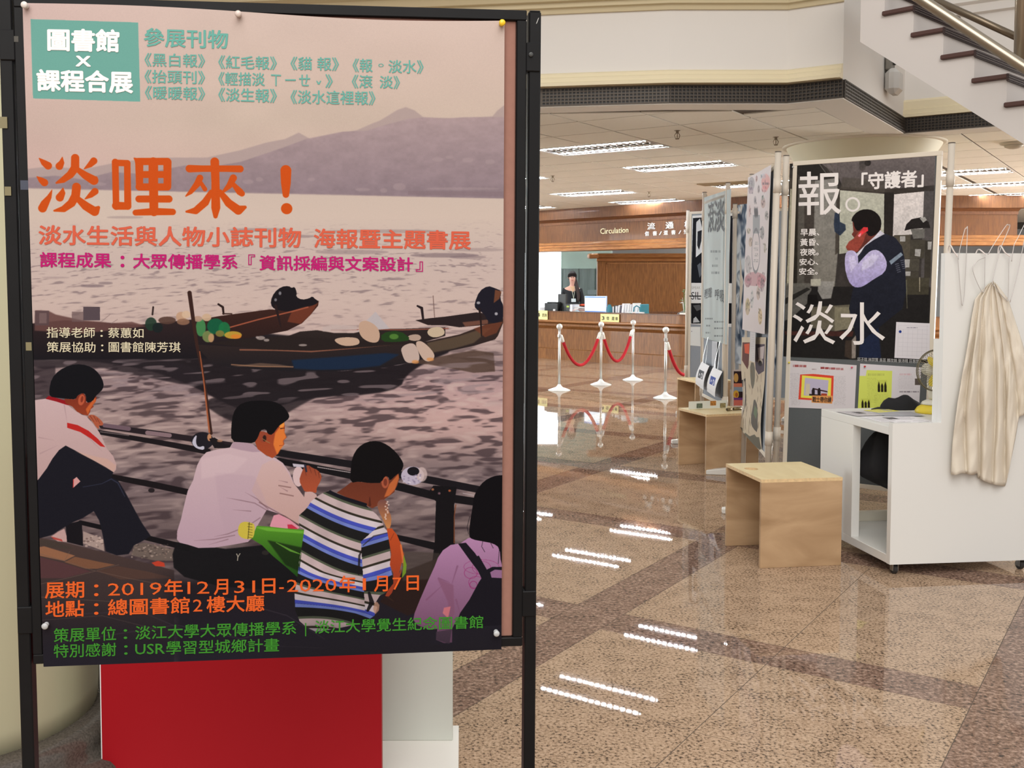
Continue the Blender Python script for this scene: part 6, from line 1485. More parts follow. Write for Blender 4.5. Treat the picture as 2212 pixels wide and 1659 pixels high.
c.poly(kp(z4, [(-160, 1110), (0, 1090), (400, 1060), (480, 1030), (600, 1020), (720, 1040), (860, 1040), (1000, 1010), (1200, 1010), (1500, 1000), (1500, 1060), (1330, 1110), (800, 1150), (560, 1165), (200, 1155)]), (40, 32, 32), .97, soft=1)
c.stroke([(*z4(p[0], p[1]), 1.3) for p in ((700, 1020), (1000, 1015), (1200, 1018), (1520, 1008))], (150, 88, 74), .9)
for (x, y, w_, h_) in ((205, 1075, 30, 14), (245, 1090, 20, 10), (180, 1070, 12, 8), (500, 1125, 30, 8)): p = z4(x, y); c.ell(p[0], p[1], w_/3.25, h_/3.25, (170, 158, 156), .8, 1)
c.poly(kp(z4, [(880, 1030), (960, 940), (1010, 890), (1060, 950), (1110, 1010)]), (190, 184, 190), .95, soft=1); c.poly(kp(z4, [(640, 1000), (700, 980), (880, 990), (880, 1020), (640, 1030)]), (196, 180, 178), .8, soft=3)
for L, col in (([(890, 990), (905, 960), (950, 950), (1020, 990), (1045, 1050), (1030, 1110), (960, 1105), (900, 1060)], (196, 166, 146)), ([(710, 1090), (760, 1070), (870, 1070), (900, 1090), (895, 1125), (780, 1135)], (198, 170, 150)), ([(1230, 1060), (1300, 1045), (1335, 1065), (1320, 1095), (1250, 1095)], (180, 158, 144)), ([(1370, 1030), (1400, 1000), (1480, 995), (1505, 1050), (1430, 1075), (1385, 1060)], (200, 182, 158))): c.poly(kp(z4, L), col, smooth=2)
c.poly(kp(z4, [(1050, 1040), (1180, 1020), (1270, 1090), (1150, 1105), (1050, 1100)]), (36, 66, 30), smooth=1); c.ell(*z4(1140, 1065), 10, 6, (90, 140, 60), .8, 2)
for L, col in (([(1185, 1140), (1260, 1105), (1300, 1130), (1325, 1220), (1300, 1248), (1225, 1252), (1200, 1200)], (196, 176, 168)), ([(1285, 1110), (1320, 1090), (1370, 1120), (1430, 1190), (1415, 1230), (1370, 1245), (1330, 1210)], (200, 176, 162))): c.poly(kp(z4, L), col, smooth=2)
for (x, y) in ((1290, 1243), (1395, 1225)): p = z4(x, y); c.ell(p[0], p[1], 8, 4, (216, 150, 90), .8, 2)
c.poly(kp(z4, [(1290, 950), (1400, 935), (1500, 925), (1720, 895), (1905, 920), (1905, 960), (1760, 985), (1600, 1000), (1500, 985), (1380, 985)]), (44, 34, 36), 1); c.poly(kp(z4, [(1620, 965), (1800, 945), (1800, 975), (1640, 995)]), (140, 92, 74), .7, soft=2)
c.stroke([(*z4(1305, 850), 2), (*z4(1335, 865), 3), (*z4(1345, 945), 2.4)], (40, 30, 34)); c.stroke([(*z4(1415, 780), 1), (*z4(1425, 930), 1)], (120, 96, 92))
# outboard engines
c.poly(kp(z3, [(1845, 1110), (1870, 1050), (1920, 1010), (1970, 1005), (1990, 1020), (2010, 1010), (2025, 1050), (2020, 1080), (2060, 1100), (2110, 1090), (2130, 1075), (2150, 1095), (2175, 1110), (2150, 1135), (2060, 1150), (2000, 1170), (1960, 1180), (1890, 1170), (1855, 1150)]), (26, 22, 28), smooth=1)
c.ell(*z3(1910, 1055), 3, 4, (150, 150, 160), .8, 1); c.ell(*z3(1880, 1100), 3, 3.4, (140, 140, 150), .8, 1); c.stroke([(*z3(1880, 1140), 3), (*z3(1900, 1220), 2.4), (*z3(1915, 1280), 1.6)], (40, 28, 30))
c.poly(kp(z4, [(1706, 830), (1740, 745), (1800, 708), (1850, 725), (1895, 745), (1885, 800), (1910, 850), (1912, 940), (1850, 975), (1800, 960), (1770, 900), (1710, 870)]), (30, 28, 40), smooth=1)
c.poly(kp(z4, [(1850, 735), (1895, 748), (1880, 800), (1840, 830)]), (130, 78, 52), .8, soft=1); c.ell(*z4(1733, 828), 4, 3, (190, 190, 200), .8, 1); c.ell(*z4(1858, 905), 3.4, 3.4, (200, 200, 210), .8, 1); c.stroke([(*z4(1740, 870), 2.4), (*z4(1750, 960), 2), (*z4(1755, 1060), 1.5)], (40, 28, 28))
# mooring pole
c.stroke([(*z3(1293, 1052), 4.6), (*z3(1320, 1250), 4), (*z3(1345, 1420), 3.4), (*z3(1378, 1580), 2.6), (*z5(1500, 60), 2.4), (*z5(1535, 300), 2.8), (*z5(1575, 610), 3.4)], (58, 36, 32))
c.stroke([(*z5(1490, 0), 1.2), (*z5(1520, 220), 1.5), (*z5(1562, 600), 1.9)], (176, 98, 62), .9)
# railings
def rail(pts, col, al=1): c.stroke([(p[0][0], p[0][1], p[1]) for p in pts], col, al)
rail([(z5(760, 555), 5.5), (z5(1200, 615), 6.5), (z5(1740, 700), 6.5)], (40, 32, 38)); rail([(z5(780, 550), 4.5), (z5(960, 575), 4.8)], (112, 92, 104)); rail([(z5(1100, 605), 4.8), (z5(1265, 625), 4.8)], (136, 114, 122))
rail([(z5(735, 600), 5), (z5(1200, 680), 6), (z5(1550, 745), 7)], (28, 24, 28)); rail([(z5(750, 598), 1.3), (z5(960, 625), 1.3)], (120, 108, 110), .8)
rail([(z6(100, 700), 7.5), (z6(700, 795), 8), (z6(1100, 880), 8), (z6(1350, 925), 8.5), (z6(1660, 985), 8), (z6(1880, 1030), 8)], (28, 25, 30)); rail([(z6(150, 770), 7), (z6(700, 880), 8.5), (z6(1100, 975), 9), (z6(1350, 1040), 9), (z6(1660, 1085), 9), (z6(1880, 1130), 9)], (24, 22, 26))
rail([(z6(450, 818), 1.1), (z6(705, 860), 1.1)], (196, 184, 188), .9); rail([(z6(1570, 1020), 1), (z6(1650, 1035), 1)], (190, 180, 186), .8)
rail([(z5(840, 935), 6), (z5(1130, 990), 7), (z5(1420, 1052), 7)], (26, 22, 26)); c.ell(*z5(1130, 1035), 7, 5, (40, 34, 38)); 
rail([(z5(600, 1275), 5), (z5(1100, 1390), 6), (z5(1400, 1465), 7)], (22, 20, 24)); rail([(z6(1060, 1360), 6), (z6(1340, 1425), 8), (z6(1560, 1450), 8)], (24, 22, 26))
c.poly(kp(z6, [(1340, 960), (1520, 970), (1500, 1110), (1505, 1420), (1540, 1640), (1320, 1640), (1350, 1400), (1360, 1080), (1290, 1030)]), (22, 20, 24)); rail([(z6(1512, 1110), 1.4), (z6(1500, 1200), 1.2), (z6(1500, 1400), 1.4)], (130, 72, 44), .8)
for (x, y, col) in ((1335, 990, (170, 110, 80)), (1465, 1000, (180, 96, 60)), (1385, 1020, (120, 90, 100)), (1160, 870, (40, 34, 40))): c.ell(*z6(x, y), 3, 2.6, col, .9, 1)
c.ell(*z6(1180, 885), 25, 20, (190, 182, 204)); c.ell(*z6(1250, 875), 12, 16, (206, 186, 186), .8, 2); c.ell(*z6(1185, 850), 13, 9.5, (26, 24, 30)); 
for k in range(26): c.ell(z6(1180, 905)[0]+rs.uniform(-20, 18), z6(1180, 905)[1]+rs.uniform(-8, 12), 2.4, 1.6, rs.choice([(150, 140, 168), (214, 206, 222), (120, 110, 140)]), .7)
c.ell(*z5(1510, 665), 24, 19, (32, 30, 38)); c.poly(kp(z5, [(1432, 690), (1440, 650), (1470, 615), (1460, 680), (1480, 715), (1525, 700), (1525, 735), (1470, 725)]), (196, 196, 216), smooth=1); c.ell(*z5(1562, 640), 4.5, 8, (210, 150, 110), .9, 1); c.poly(kp(z5, [(1560, 650), (1600, 640), (1680, 690), (1740, 700), (1740, 720), (1600, 720)]), (30, 26, 30)); c.ell(*z5(1640, 665), 6, 3, (190, 140, 110), .7, 1)
# promenade bricks
g0 = [(80, 1160), (140, 1172), (260, 1202), (376, 1232), (376, 1450), (80, 1450)]
c.poly(g0, (78, 62, 60), 1, (40, 36, 42), soft=1)
for L, col in (([(283, 1460), (330, 1452), (560, 1522), (480, 1562), (283, 1520)], (156, 108, 80)), ([(480, 1570), (560, 1530), (750, 1570), (860, 1590), (730, 1620), (640, 1620)], (128, 88, 66)), ([(286, 1530), (470, 1575), (680, 1640), (480, 1690), (286, 1690)], (88, 58, 62)), ([(720, 1635), (880, 1600), (1100, 1640), (1300, 1690), (900, 1700)], (84, 62, 56)), ([(283, 1395), (420, 1420), (560, 1470), (440, 1470), (283, 1440)], (70, 60, 56))): c.poly(kp(z5, L), col, .9, soft=1)
for pts in ([(84, 1196), (140, 1212), (200, 1232), (280, 1250), (380, 1268)], [(205, 1234), (150, 1248), (86, 1262)], [(150, 1192), (140, 1210)], [(256, 1220), (210, 1232)], [(90, 1290), (250, 1300), (400, 1330)], [(86, 1340), (220, 1330), (340, 1360)]): c.stroke([(x, y, .9) for x, y in pts], (112, 92, 84), .6)
c.poly(kp(z5, [(620, 1340), (700, 1370), (770, 1400), (780, 1490), (620, 1430)]), (176, 156, 150), .9, soft=1); c.poly(kp(z5, [(1000, 1440), (1080, 1425), (1310, 1480), (1310, 1560), (1160, 1560), (980, 1520)]), (110, 98, 92), .9, soft=2)
for k in range(60):
    x = rs.uniform(283, 370); y = rs.uniform(1176, 1205); c.ell(x, y, rs.uniform(1, 4), rs.uniform(.8, 2), rs.choice([(176, 158, 150), (70, 60, 60), (140, 120, 112)]), .7)
for k in range(24): x = rs.uniform(182, 222); c.ell(x, rs.uniform(1155, 1185), rs.uniform(1, 4), rs.uniform(1, 2.6), rs.choice([(206, 184, 176), (110, 90, 88)]), .7)
c.poly(kp(z5, [(380, 1380), (430, 1345), (480, 1320), (505, 1400), (500, 1420), (430, 1415)]), (206, 170, 168), .9, soft=1); c.poly(kp(z5, [(1130, 1575), (1180, 1560), (1225, 1575), (1232, 1605), (1160, 1600)]), (196, 66, 46), .95, soft=1); c.poly(kp(z5, [(380, 1378), (460, 1400), (470, 1418), (400, 1400)]), (176, 60, 52), .8)
# ground below: near black
gm = np.clip((Y-1225)/40, 0, 1)*np.clip((X-330)/60, 0, 1); gm = np.maximum(gm, np.clip((Y-1290)/110, 0, 1)*.75)
gd = ramp([(1200, (38, 32, 36)), (1330, (34, 31, 40)), (1440, (36, 35, 46))], Y); c.a[:] = c.a*(1-gm[..., None])+gd*gm[..., None]
for pts in ([(100, 1330), (300, 1320), (420, 1370)], [(120, 1390), (380, 1350), (520, 1380), (640, 1350)], [(300, 1412), (520, 1392), (700, 1400)], [(480, 1290), (620, 1330), (700, 1380)]): c.stroke([(x, y, 1.4) for x, y in pts], (62, 56, 66), .5)
c.poly([(870, 1235), (960, 1200), (1000, 1235), (960, 1300), (880, 1330), (820, 1300)], (44, 30, 28), .9, soft=4); c.poly([(865, 1190), (950, 1195), (940, 1250), (870, 1255)], (70, 62, 58), .6, soft=5)
# man on the left
c.poly(kp(z5, [(490, 1290), (610, 1260), (620, 1450), (500, 1420)]), (24, 22, 28))
c.poly(kp(z5, [(490, 700), (640, 780), (850, 890), (830, 935), (880, 960), (930, 1040), (1010, 1190), (1060, 1280), (1125, 1375), (1060, 1415), (1000, 1445), (960, 1510), (870, 1520), (790, 1490), (760, 1340), (740, 1260), (700, 1190), (620, 1240), (550, 1270), (480, 1310), (380, 1370), (270, 1400), (262, 980), (350, 870), (400, 780), (450, 720)]), (26, 26, 36), soft=1)
c.stroke([(*z5(620, 1010), 1), (*z5(760, 985), 1), (*z5(830, 950), 1.4), (*z5(880, 980), 1.6), (*z5(930, 1080), 1)], (52, 56, 78), .8)
c.poly(kp(z5, [(545, 955), (572, 935), (600, 968), (548, 1015)]), (214, 160, 160)); c.stroke([(*z5(548, 955), 1), (*z5(546, 1012), 1)], (196, 50, 50))
c.poly(kp(z5, [(255, 362), (350, 350), (420, 372), (500, 395), (560, 440), (610, 470), (645, 482), (700, 545), (740, 600), (770, 660), (795, 720), (845, 780), (868, 840), (866, 880), (848, 900), (790, 862), (700, 812), (620, 770), (550, 730), (490, 700), (440, 735), (390, 800), (350, 868), (290, 950), (255, 985)]), (206, 180, 184), 1, (190, 160, 160))
c.poly(kp(z5, [(560, 740), (700, 780), (800, 800), (866, 850), (848, 898), (700, 812)]), (212, 170, 150), .5, soft=4)
for a, b in (((290, 640), (400, 660)), ((300, 760), (430, 700)), ((480, 400), (500, 520)), ((640, 620), (760, 740))): c.stroke([(*z5(*a), 1.6), (*z5(*b), .6)], (166, 138, 146), .5)
c.poly(kp(z5, [(500, 530), (580, 548), (660, 590), (730, 650), (785, 712), (750, 706), (680, 650), (600, 600), (502, 568)]), (188, 42, 40)); c.poly(kp(z5, [(340, 352), (362, 330), (420, 345), (500, 368), (560, 405), (500, 398), (420, 372)]), (150, 24, 34))
c.poly(kp(z5, [(480, 352), (560, 355), (575, 330), (620, 308), (640, 330), (645, 380), (690, 372), (712, 330), (722, 345), (714, 372), (690, 400), (700, 410), (676, 430), (672, 450), (655, 478), (620, 470), (575, 448), (540, 410), (490, 385)]), (126, 48, 34), 1, (150, 64, 40)); c.poly(kp(z5, [(665, 395), (712, 340), (716, 368), (690, 402), (668, 440), (655, 470), (640, 430)]), (212, 106, 54), .85, soft=2); c.ell(*z5(608, 360), 7, 12, (196, 96, 66), .9, 1, rot=.2); c.ell(*z5(612, 355), 3, 7, (120, 46, 34), .8, 1, rot=.2)
c.poly(kp(z5, [(372, 335), (366, 290), (385, 200), (440, 140), (520, 100), (610, 92), (690, 118), (745, 170), (775, 235), (768, 280), (735, 312), (715, 330), (690, 372), (644, 384), (640, 320), (615, 308), (580, 325), (565, 355), (500, 352), (430, 345)]), (18, 18, 24), smooth=1)
c.poly(kp(z5, [(648, 482), (690, 466), (735, 492), (775, 535), (760, 555), (738, 548), (738, 580), (715, 560), (690, 520)]), (176, 92, 66), smooth=1)
for a, b in (((672, 478), (700, 520)), ((700, 482), (722, 520)), ((725, 500), (745, 535))): c.stroke([(*z5(*a), .9), (*z5(*b), .7)], (86, 36, 28), .8)
# man in the middle
c.poly(kp(z8, [(-250, 20), (-620, -30), (-650, 60), (-640, 160), (-560, 230), (-300, 300), (100, 330), (330, 300), (330, -40)]), (22, 22, 26), .97, soft=2)
c.poly(kp(z5, [(1320, 1400), (1322, 1340), (1350, 1250), (1380, 1120), (1400, 1040), (1440, 960), (1470, 850), (1500, 790), (1540, 750), (1620, 730), (1715, 715), (1735, 680), (1800, 672), (1885, 690), (1940, 735), (1990, 780), (2050, 790), (2110, 830), (2160, 900), (2200, 1000), (2230, 1120), (2240, 1260), (1990, 1180), (1960, 1230), (1920, 1300), (1900, 1370), (1850, 1420), (1740, 1440), (1600, 1462), (1480, 1465), (1400, 1440), (1340, 1425)]), (208, 184, 192), 1, (188, 160, 178))
c.poly(kp(z6, [(20, 800), (100, 760), (170, 790), (215, 850), (262, 940), (310, 1000), (345, 1050), (350, 1010), (400, 1005), (440, 1030), (446, 1060), (400, 1085), (372, 1140), (350, 1190), (310, 1262), (210, 1200), (90, 1130), (10, 1090), (-60, 1000)]), (210, 180, 180), 1, (196, 162, 158))
c.poly(kp(z5, [(1600, 900), (1900, 930), (2000, 1150), (1900, 1330), (1700, 1420), (1640, 1200)]), (186, 160, 176), .35, soft=10); c.poly(kp(z5, [(1500, 800), (1700, 760), (1850, 800), (1750, 900), (1500, 950)]), (220, 196, 204), .4, soft=10)
for pts in ([(1690, 1090), (1800, 1110), (1900, 1130), (1985, 1180)], [(1830, 1050), (1920, 1100), (2000, 1175)], [(1600, 1380), (1700, 1360), (1850, 1300), (1940, 1240)], [(1450, 1410), (1600, 1400), (1750, 1370)], [(2080, 960), (2143, 975)], [(2090, 1010), (2143, 1040)], [(1740, 1180), (1870, 1190)], [(1560, 1440), (1700, 1400)]): c.stroke([(*z5(*p), 1.4 if i else .5) for i, p in enumerate(pts)], (128, 98, 108), .55)
for pts in ([(0, 1090), (90, 1140), (200, 1200), (300, 1262)], [(150, 960), (240, 975)], [(160, 1020), (260, 1040)]): c.stroke([(*z6(*p), 1.5) for p in pts], (118, 84, 84), .6)
c.poly(kp(z5, [(1720, 715), (1740, 676), (1800, 670), (1885, 690), (1950, 745), (1890, 750), (1800, 735)]), (176, 150, 166), .9, soft=1)
c.ell(*z6(300, 890), 12, 22, (216, 190, 194)); c.poly(kp(z6, [(255, 790), (350, 800), (345, 820), (262, 815)]), (196, 190, 206))
c.poly(kp(z6, [(305, 920), (325, 860), (345, 815), (375, 800), (410, 825), (450, 840), (482, 885), (470, 930), (440, 980), (440, 1022), (400, 1005), (350, 1010), (330, 975)]), (150, 74, 52), 1, (176, 84, 56), smooth=1)
for a, b in (((350, 830), (360, 880)), ((385, 815), (400, 860)), ((425, 840), (436, 880)), ((455, 860), (462, 900))): c.stroke([(*z6(*a), 1), (*z6(*b), .7)], (84, 40, 34), .8)
c.stroke([(*z6(352, 805), 2.4), (*z6(362, 850), 2)], (50, 50, 66))
c.poly([(548, 948), (560, 931), (577, 935), (588, 938), (602, 918), (613, 908), (615, 922), (614, 934), (619, 945), (612, 952), (614, 960), (606, 968), (601, 980), (588, 990), (572, 982), (556, 970)], (150, 66, 44), 1, (170, 78, 46)); c.poly([(594, 936), (612, 912), (614, 934), (618, 945), (611, 952), (612, 962), (598, 982), (590, 960)], (236, 134, 60), .85, soft=3); c.poly([(600, 918), (613, 908), (614, 920), (606, 925)], (242, 156, 70), .9)
c.stroke([(606, 926, 1.2), (613, 925, 1)], (60, 26, 20)); c.stroke([(604, 963, .8), (611, 962, .7)], (120, 40, 34))
c.poly([(499, 954), (499, 922), (503, 893), (515, 875), (535, 867), (562, 865), (590, 867), (610, 876), (623, 893), (625, 903), (614, 912), (602, 920), (588, 940), (578, 938), (574, 926), (562, 930), (557, 945), (548, 958), (525, 956)], (16, 15, 19), smooth=1)
c.ell(568, 944, 8, 12, (150, 72, 52), .95, 1); c.ell(571, 947, 4, 7, (40, 26, 24), .9, 1); c.stroke([(567, 948, 1), (576, 954, 1.1), (582, 957, 1)], (150, 120, 80), .9)
c.stroke([(*z5(1766, 1510), 1.1), (*z5(1775, 1530), 1.1), (*z5(1772, 1556), 1.2)], (190, 184, 170)); c.stroke([(*z5(1790, 1508), 1.1), (*z5(1776, 1530), 1.1)], (190, 184, 170)); c.ell(*z5(1980, 1500), 8, 5, (52, 48, 46), .7, 2)
# bottle and pink bag
c.poly(kp(z6, [(80, 1270), (110, 1190), (150, 1180), (230, 1220), (310, 1280), (290, 1300), (100, 1295)]), (226, 156, 176), .95); c.poly(kp(z6, [(215, 1260), (250, 1260), (300, 1295), (220, 1295)]), (196, 40, 70), .9)
c.poly(kp(z6, [(-20, 1270), (60, 1275), (200, 1290), (345, 1300), (350, 1400), (340, 1640), (330, 1700), (220, 1600), (100, 1500), (20, 1420), (-60, 1370)]), (86, 150, 44), 1, (26, 66, 24)); c.poly(kp(z6, [(-40, 1280), (60, 1283), (340, 1310), (340, 1330), (60, 1310)]), (126, 200, 70), .6, soft=2); c.poly(kp(z6, [(60, 1380), (340, 1440), (340, 1640), (200, 1570)]), (24, 40, 20), .8, soft=5); c.stroke([(*z6(130, 1400), 1), (*z6(240, 1460), 2.4), (*z6(320, 1490), 1)], (120, 190, 70), .7)
c.poly(kp(z5, [(1772, 1360), (1782, 1290), (1815, 1268), (1860, 1272), (1905, 1290), (1895, 1380), (1870, 1400), (1810, 1395)]), (206, 190, 76), smooth=1)
for k in range(6): c.stroke([(*z5(1852+rs.uniform(-2, 2), 1285+k*20), .8), (*z5(1880, 1290+k*20), .8)], (50, 44, 26), .8)
c.stroke([(*z5(1860, 1275), .9), (*z5(1850, 1395), .9)], (60, 52, 26), .9)
# boy in the striped shirt
sh = kp(z6, [(300, 1240), (305, 1190), (350, 1150), (375, 1120), (400, 1080), (450, 1040), (500, 1012), (548, 1000), (620, 1030), (720, 1070), (800, 1090), (850, 1140), (900, 1180), (940, 1230), (965, 1290), (1000, 1320), (1005, 1400), (1008, 1480), (1015, 1560), (1020, 1640)]) + kp(z8, [(985, 120), (980, 160), (1000, 240), (1003, 300), (960, 340), (900, 370), (870, 420), (880, 460), (860, 520), (800, 560), (700, 590), (560, 620), (420, 640), (350, 605), (300, 560), (268, 480), (262, 350), (285, 220), (300, 110), (318, 20)]) + kp(z6, [(305, 1640), (305, 1550), (325, 1440), (340, 1340), (345, 1295), (315, 1280)])
m_ = c.mask(sh); sl, mm = m_
xs_ = X[sl]; ys_ = Y[sl]
tt_ = (ys_-1085) - .40*(xs_-660) - 10*np.sin((xs_-640)/60)
slv = (ys_-1085) + .30*(xs_-800) + 6
is_sl = xs_ > (778+ (ys_-1150)*.06 + np.clip((1170-ys_)*1.2, 0, 200)); t_ = np.where(is_sl, slv-14, tt_)
lw_ = np.clip((ys_-1235)/90, 0, 1); t_ = t_*(1-lw_) + ((ys_-1085) - .16*(xs_-680)+14*np.cos((xs_-720)/60))*lw_
ph = np.mod(t_, 76)
pal = [(0, 8, (112, 130, 206)), (8, 29, (30, 30, 32)), (29, 34, (84, 92, 76)), (34, 50, (198, 178, 182)), (50, 55, (52, 48, 40)), (55, 68, (212, 202, 212)), (68, 76, (70, 82, 190))]
col = np.zeros(xs_.shape+(3,), dtype=np.float32)
for a, b, cc in pal:
    k = np.clip(ph-a+.5, 0, 1)*np.clip(b-ph+.5, 0, 1); col += k[..., None]*np.array(cc)/255
col = np.clip(col, .1, 1)*(1-.22*np.clip((ys_-1240)/140, 0, 1))[..., None]*(.94+.1*vnoise(16, 30, xs_, ys_, 61))[..., None]
c.a[sl] = c.a[sl]*(1-mm[..., None])+col*mm[..., None]
c.stroke([(*z6(795, 1440), 1), (*z6(770, 1500), 2.4), (*z6(765, 1640), 2.6), (*z8(745, 180), 1.5)], (30, 26, 30), .8); c.stroke([(*z6(1000, 1320), 1), (*z6(880, 1350), 1.6), (*z6(800, 1420), 1.4)], (44, 40, 42), .7); c.stroke([(*z8(820, 350), 3), (*z8(840, 420), 5), (*z8(810, 480), 3)], (22, 20, 24), .9)
c.poly(kp(z8, [(862, 420), (880, 415), (898, 440), (893, 480), (865, 510), (850, 470)]), (180, 140, 120), .8, soft=1)
c.poly(kp(z6, [(595, 1015), (660, 970), (705, 935), (760, 930), (850, 940), (930, 940), (950, 895), (985, 885), (1000, 920), (1070, 860), (1078, 900), (1062, 960), (1045, 990), (1040, 1010), (1000, 1040), (965, 1065), (940, 1090), (910, 1115), (870, 1135), (838, 1120), (770, 1085), (680, 1055)]), (104, 52, 38), 1, (120, 60, 42)); c.poly(kp(z6, [(1000, 950), (1070, 870), (1075, 905), (1045, 990), (1000, 1038), (960, 1050)]), (206, 112, 62), .85, soft=2); c.ell(*z6(968, 935), 8, 13, (176, 92, 66), .95, 1); c.ell(*z6(970, 935), 4, 8, (110, 50, 38), .8, 1); c.stroke([(*z6(850, 1050), 1), (*z6(850, 1110), 3)], (66, 30, 24), .6)
c.poly(kp(z6, [(700, 940), (702, 840), (715, 740), (760, 665), (830, 622), (910, 615), (985, 645), (1050, 700), (1095, 760), (1112, 800), (1095, 850), (1050, 880), (1005, 925), (992, 890), (965, 888), (940, 935), (850, 942), (770, 928)]), (16, 14, 17), smooth=1)
c.stroke([(*z6(545, 1005), 2.5), (*z6(600, 1040), 3), (*z6(720, 1075), 3), (*z6(820, 1105), 2.5)], (24, 24, 34))
c.poly(kp(z6, [(905, 1090), (945, 1062), (985, 1080), (990, 1140), (1018, 1200), (1012, 1280), (985, 1300), (950, 1220), (915, 1150)]), (120, 78, 74), 1, (206, 140, 84), smooth=1)
for k in range(12): c.ell(*z6(975+rs.uniform(-8, 22), 1085+k*12), 2, 1.8, (226, 200, 190), .8)
c.poly(kp(z6, [(980, 1290), (1020, 1290), (1060, 1340), (1085, 1400), (1110, 1480), (1116, 1560), (1075, 1640), (1010, 1640), (1020, 1500), (1000, 1400)])[:7] + kp(z8, [(1085, 40), (1070, 150), (1050, 230), (1010, 300), (990, 350), (965, 380), (940, 372), (960, 330), (1000, 280), (1000, 200), (975, 140), (985, 50), (975, -20)]) + kp(z6, [(1020, 1520), (1000, 1400)]), (196, 82, 40), 1, (150, 60, 40)); c.stroke([(*z6(1090, 1420), 2), (*z6(1108, 1540), 2.4), (*z8(1072, 120), 2)], (236, 130, 70), .7); c.stroke([(*z6(1035, 1330), .8), (*z6(1010, 1380), .8)], (90, 40, 30), .7)
c.poly(kp(z8, [(1078, 60), (1100, 140), (1095, 200), (1065, 240), (1075, 150)]), (120, 160, 44), .9)
c.stroke([(*z8(960, 380), 2), (*z8(1000, 410), 1)], (60, 40, 34), .8)
# girl on the right
c.poly(kp(z8, [(1335, 85), (1372, 30), (1430, -10), (1500, -20), (1560, -60), (1640, -70), (1830, -60), (1830, 300), (1830, 560), (1600, 560), (1470, 560), (1440, 620), (1440, 720), (1380, 725), (1320, 700), (1330, 620), (1260, 620), (1180, 590), (1150, 550), (1160, 500), (1200, 400), (1260, 260), (1310, 150)]), (184, 138, 182), 1, (112, 76, 104))
c.poly(kp(z8, [(1330, 240), (1450, 290), (1460, 500), (1420, 580), (1410, 420)]), (130, 84, 112), .6, soft=4); c.poly(kp(z8, [(1380, 460), (1430, 450), (1410, 540), (1370, 500)]), (206, 120, 130), .9, soft=1); c.poly(kp(z8, [(1320, 640), (1440, 620), (1420, 730), (1320, 700)]), (70, 56, 72), .9, soft=2)
for a, b in (((1480, 150), (1440, 280)), ((1340, 240), (1420, 270)), ((1250, 400), (1360, 300)), ((1470, 400), (1500, 500))): c.stroke([(*z8(*a), 2.2), (*z8(*b), .8)], (128, 84, 116), .6)
for (x, y, rx, ry) in ((1660, 155, 38, 16), (1660, 160, 20, 14), (1620, 270, 16, 13), (1600, 290, 8, 8), (1580, 200, 14, 12)):
    p = z8(x, y)
    for k in range(24): a = k*.262; c.stroke([(p[0]+rx*math.cos(a), p[1]+ry*math.sin(a), .7), (p[0]+rx*math.cos(a+.262), p[1]+ry*math.sin(a+.262), .7)], (150, 40, 110), .7)
c.poly(kp(z6, [(1530, 1408), (1590, 1400), (1660, 1480), (1740, 1600), (1760, 1640), (1700, 1640), (1610, 1520)]), (28, 24, 34)); c.poly(kp(z8, [(1590, 90), (1640, 70), (1700, 175), (1740, 155), (1830, 155), (1830, 590), (1640, 600), (1470, 580), (1500, 500), (1570, 400), (1640, 270), (1660, 240)]), (27, 25, 34)); c.poly(kp(z8, [(1725, 195), (1760, 175), (1830, 180), (1830, 240), (1735, 235)]), (150, 110, 150))
c.poly(kp(z6, [(1900, 880), (1860, 880), (1800, 888), (1730, 925), (1680, 985), (1650, 1050), (1645, 1110), (1625, 1220), (1612, 1350), (1640, 1375), (1720, 1390), (1800, 1405), (1850, 1440), (1860, 1560), (1900, 1640)]), (16, 14, 19), smooth=1)
for pts in ([(1720, 1390), (1712, 1430), (1735, 1470)], [(1780, 1400), (1800, 1440)], [(1620, 1200), (1600, 1280), (1610, 1330)], [(1850, 1420), (1840, 1560)]): c.stroke([(*z6(*p), .8) for p in pts], (22, 18, 26), .9)
c.poly([(600, 1290), (860, 1330), (900, 1345), (1092, 1330), (1092, 1420), (600, 1430)], (30, 28, 36), .0)
fade = (np.clip((Y-1345)/60, 0, 1)*.8*np.clip((X-560)/60, 0, 1)*(1-.0*X))[..., None]
keep = ((X > 930) & (X < 985) & (Y < 1392)); fade = np.where(keep[..., None], fade*.45, fade); c.a[:] = c.a*(1-fade)+np.array([33, 31, 38])/255*fade
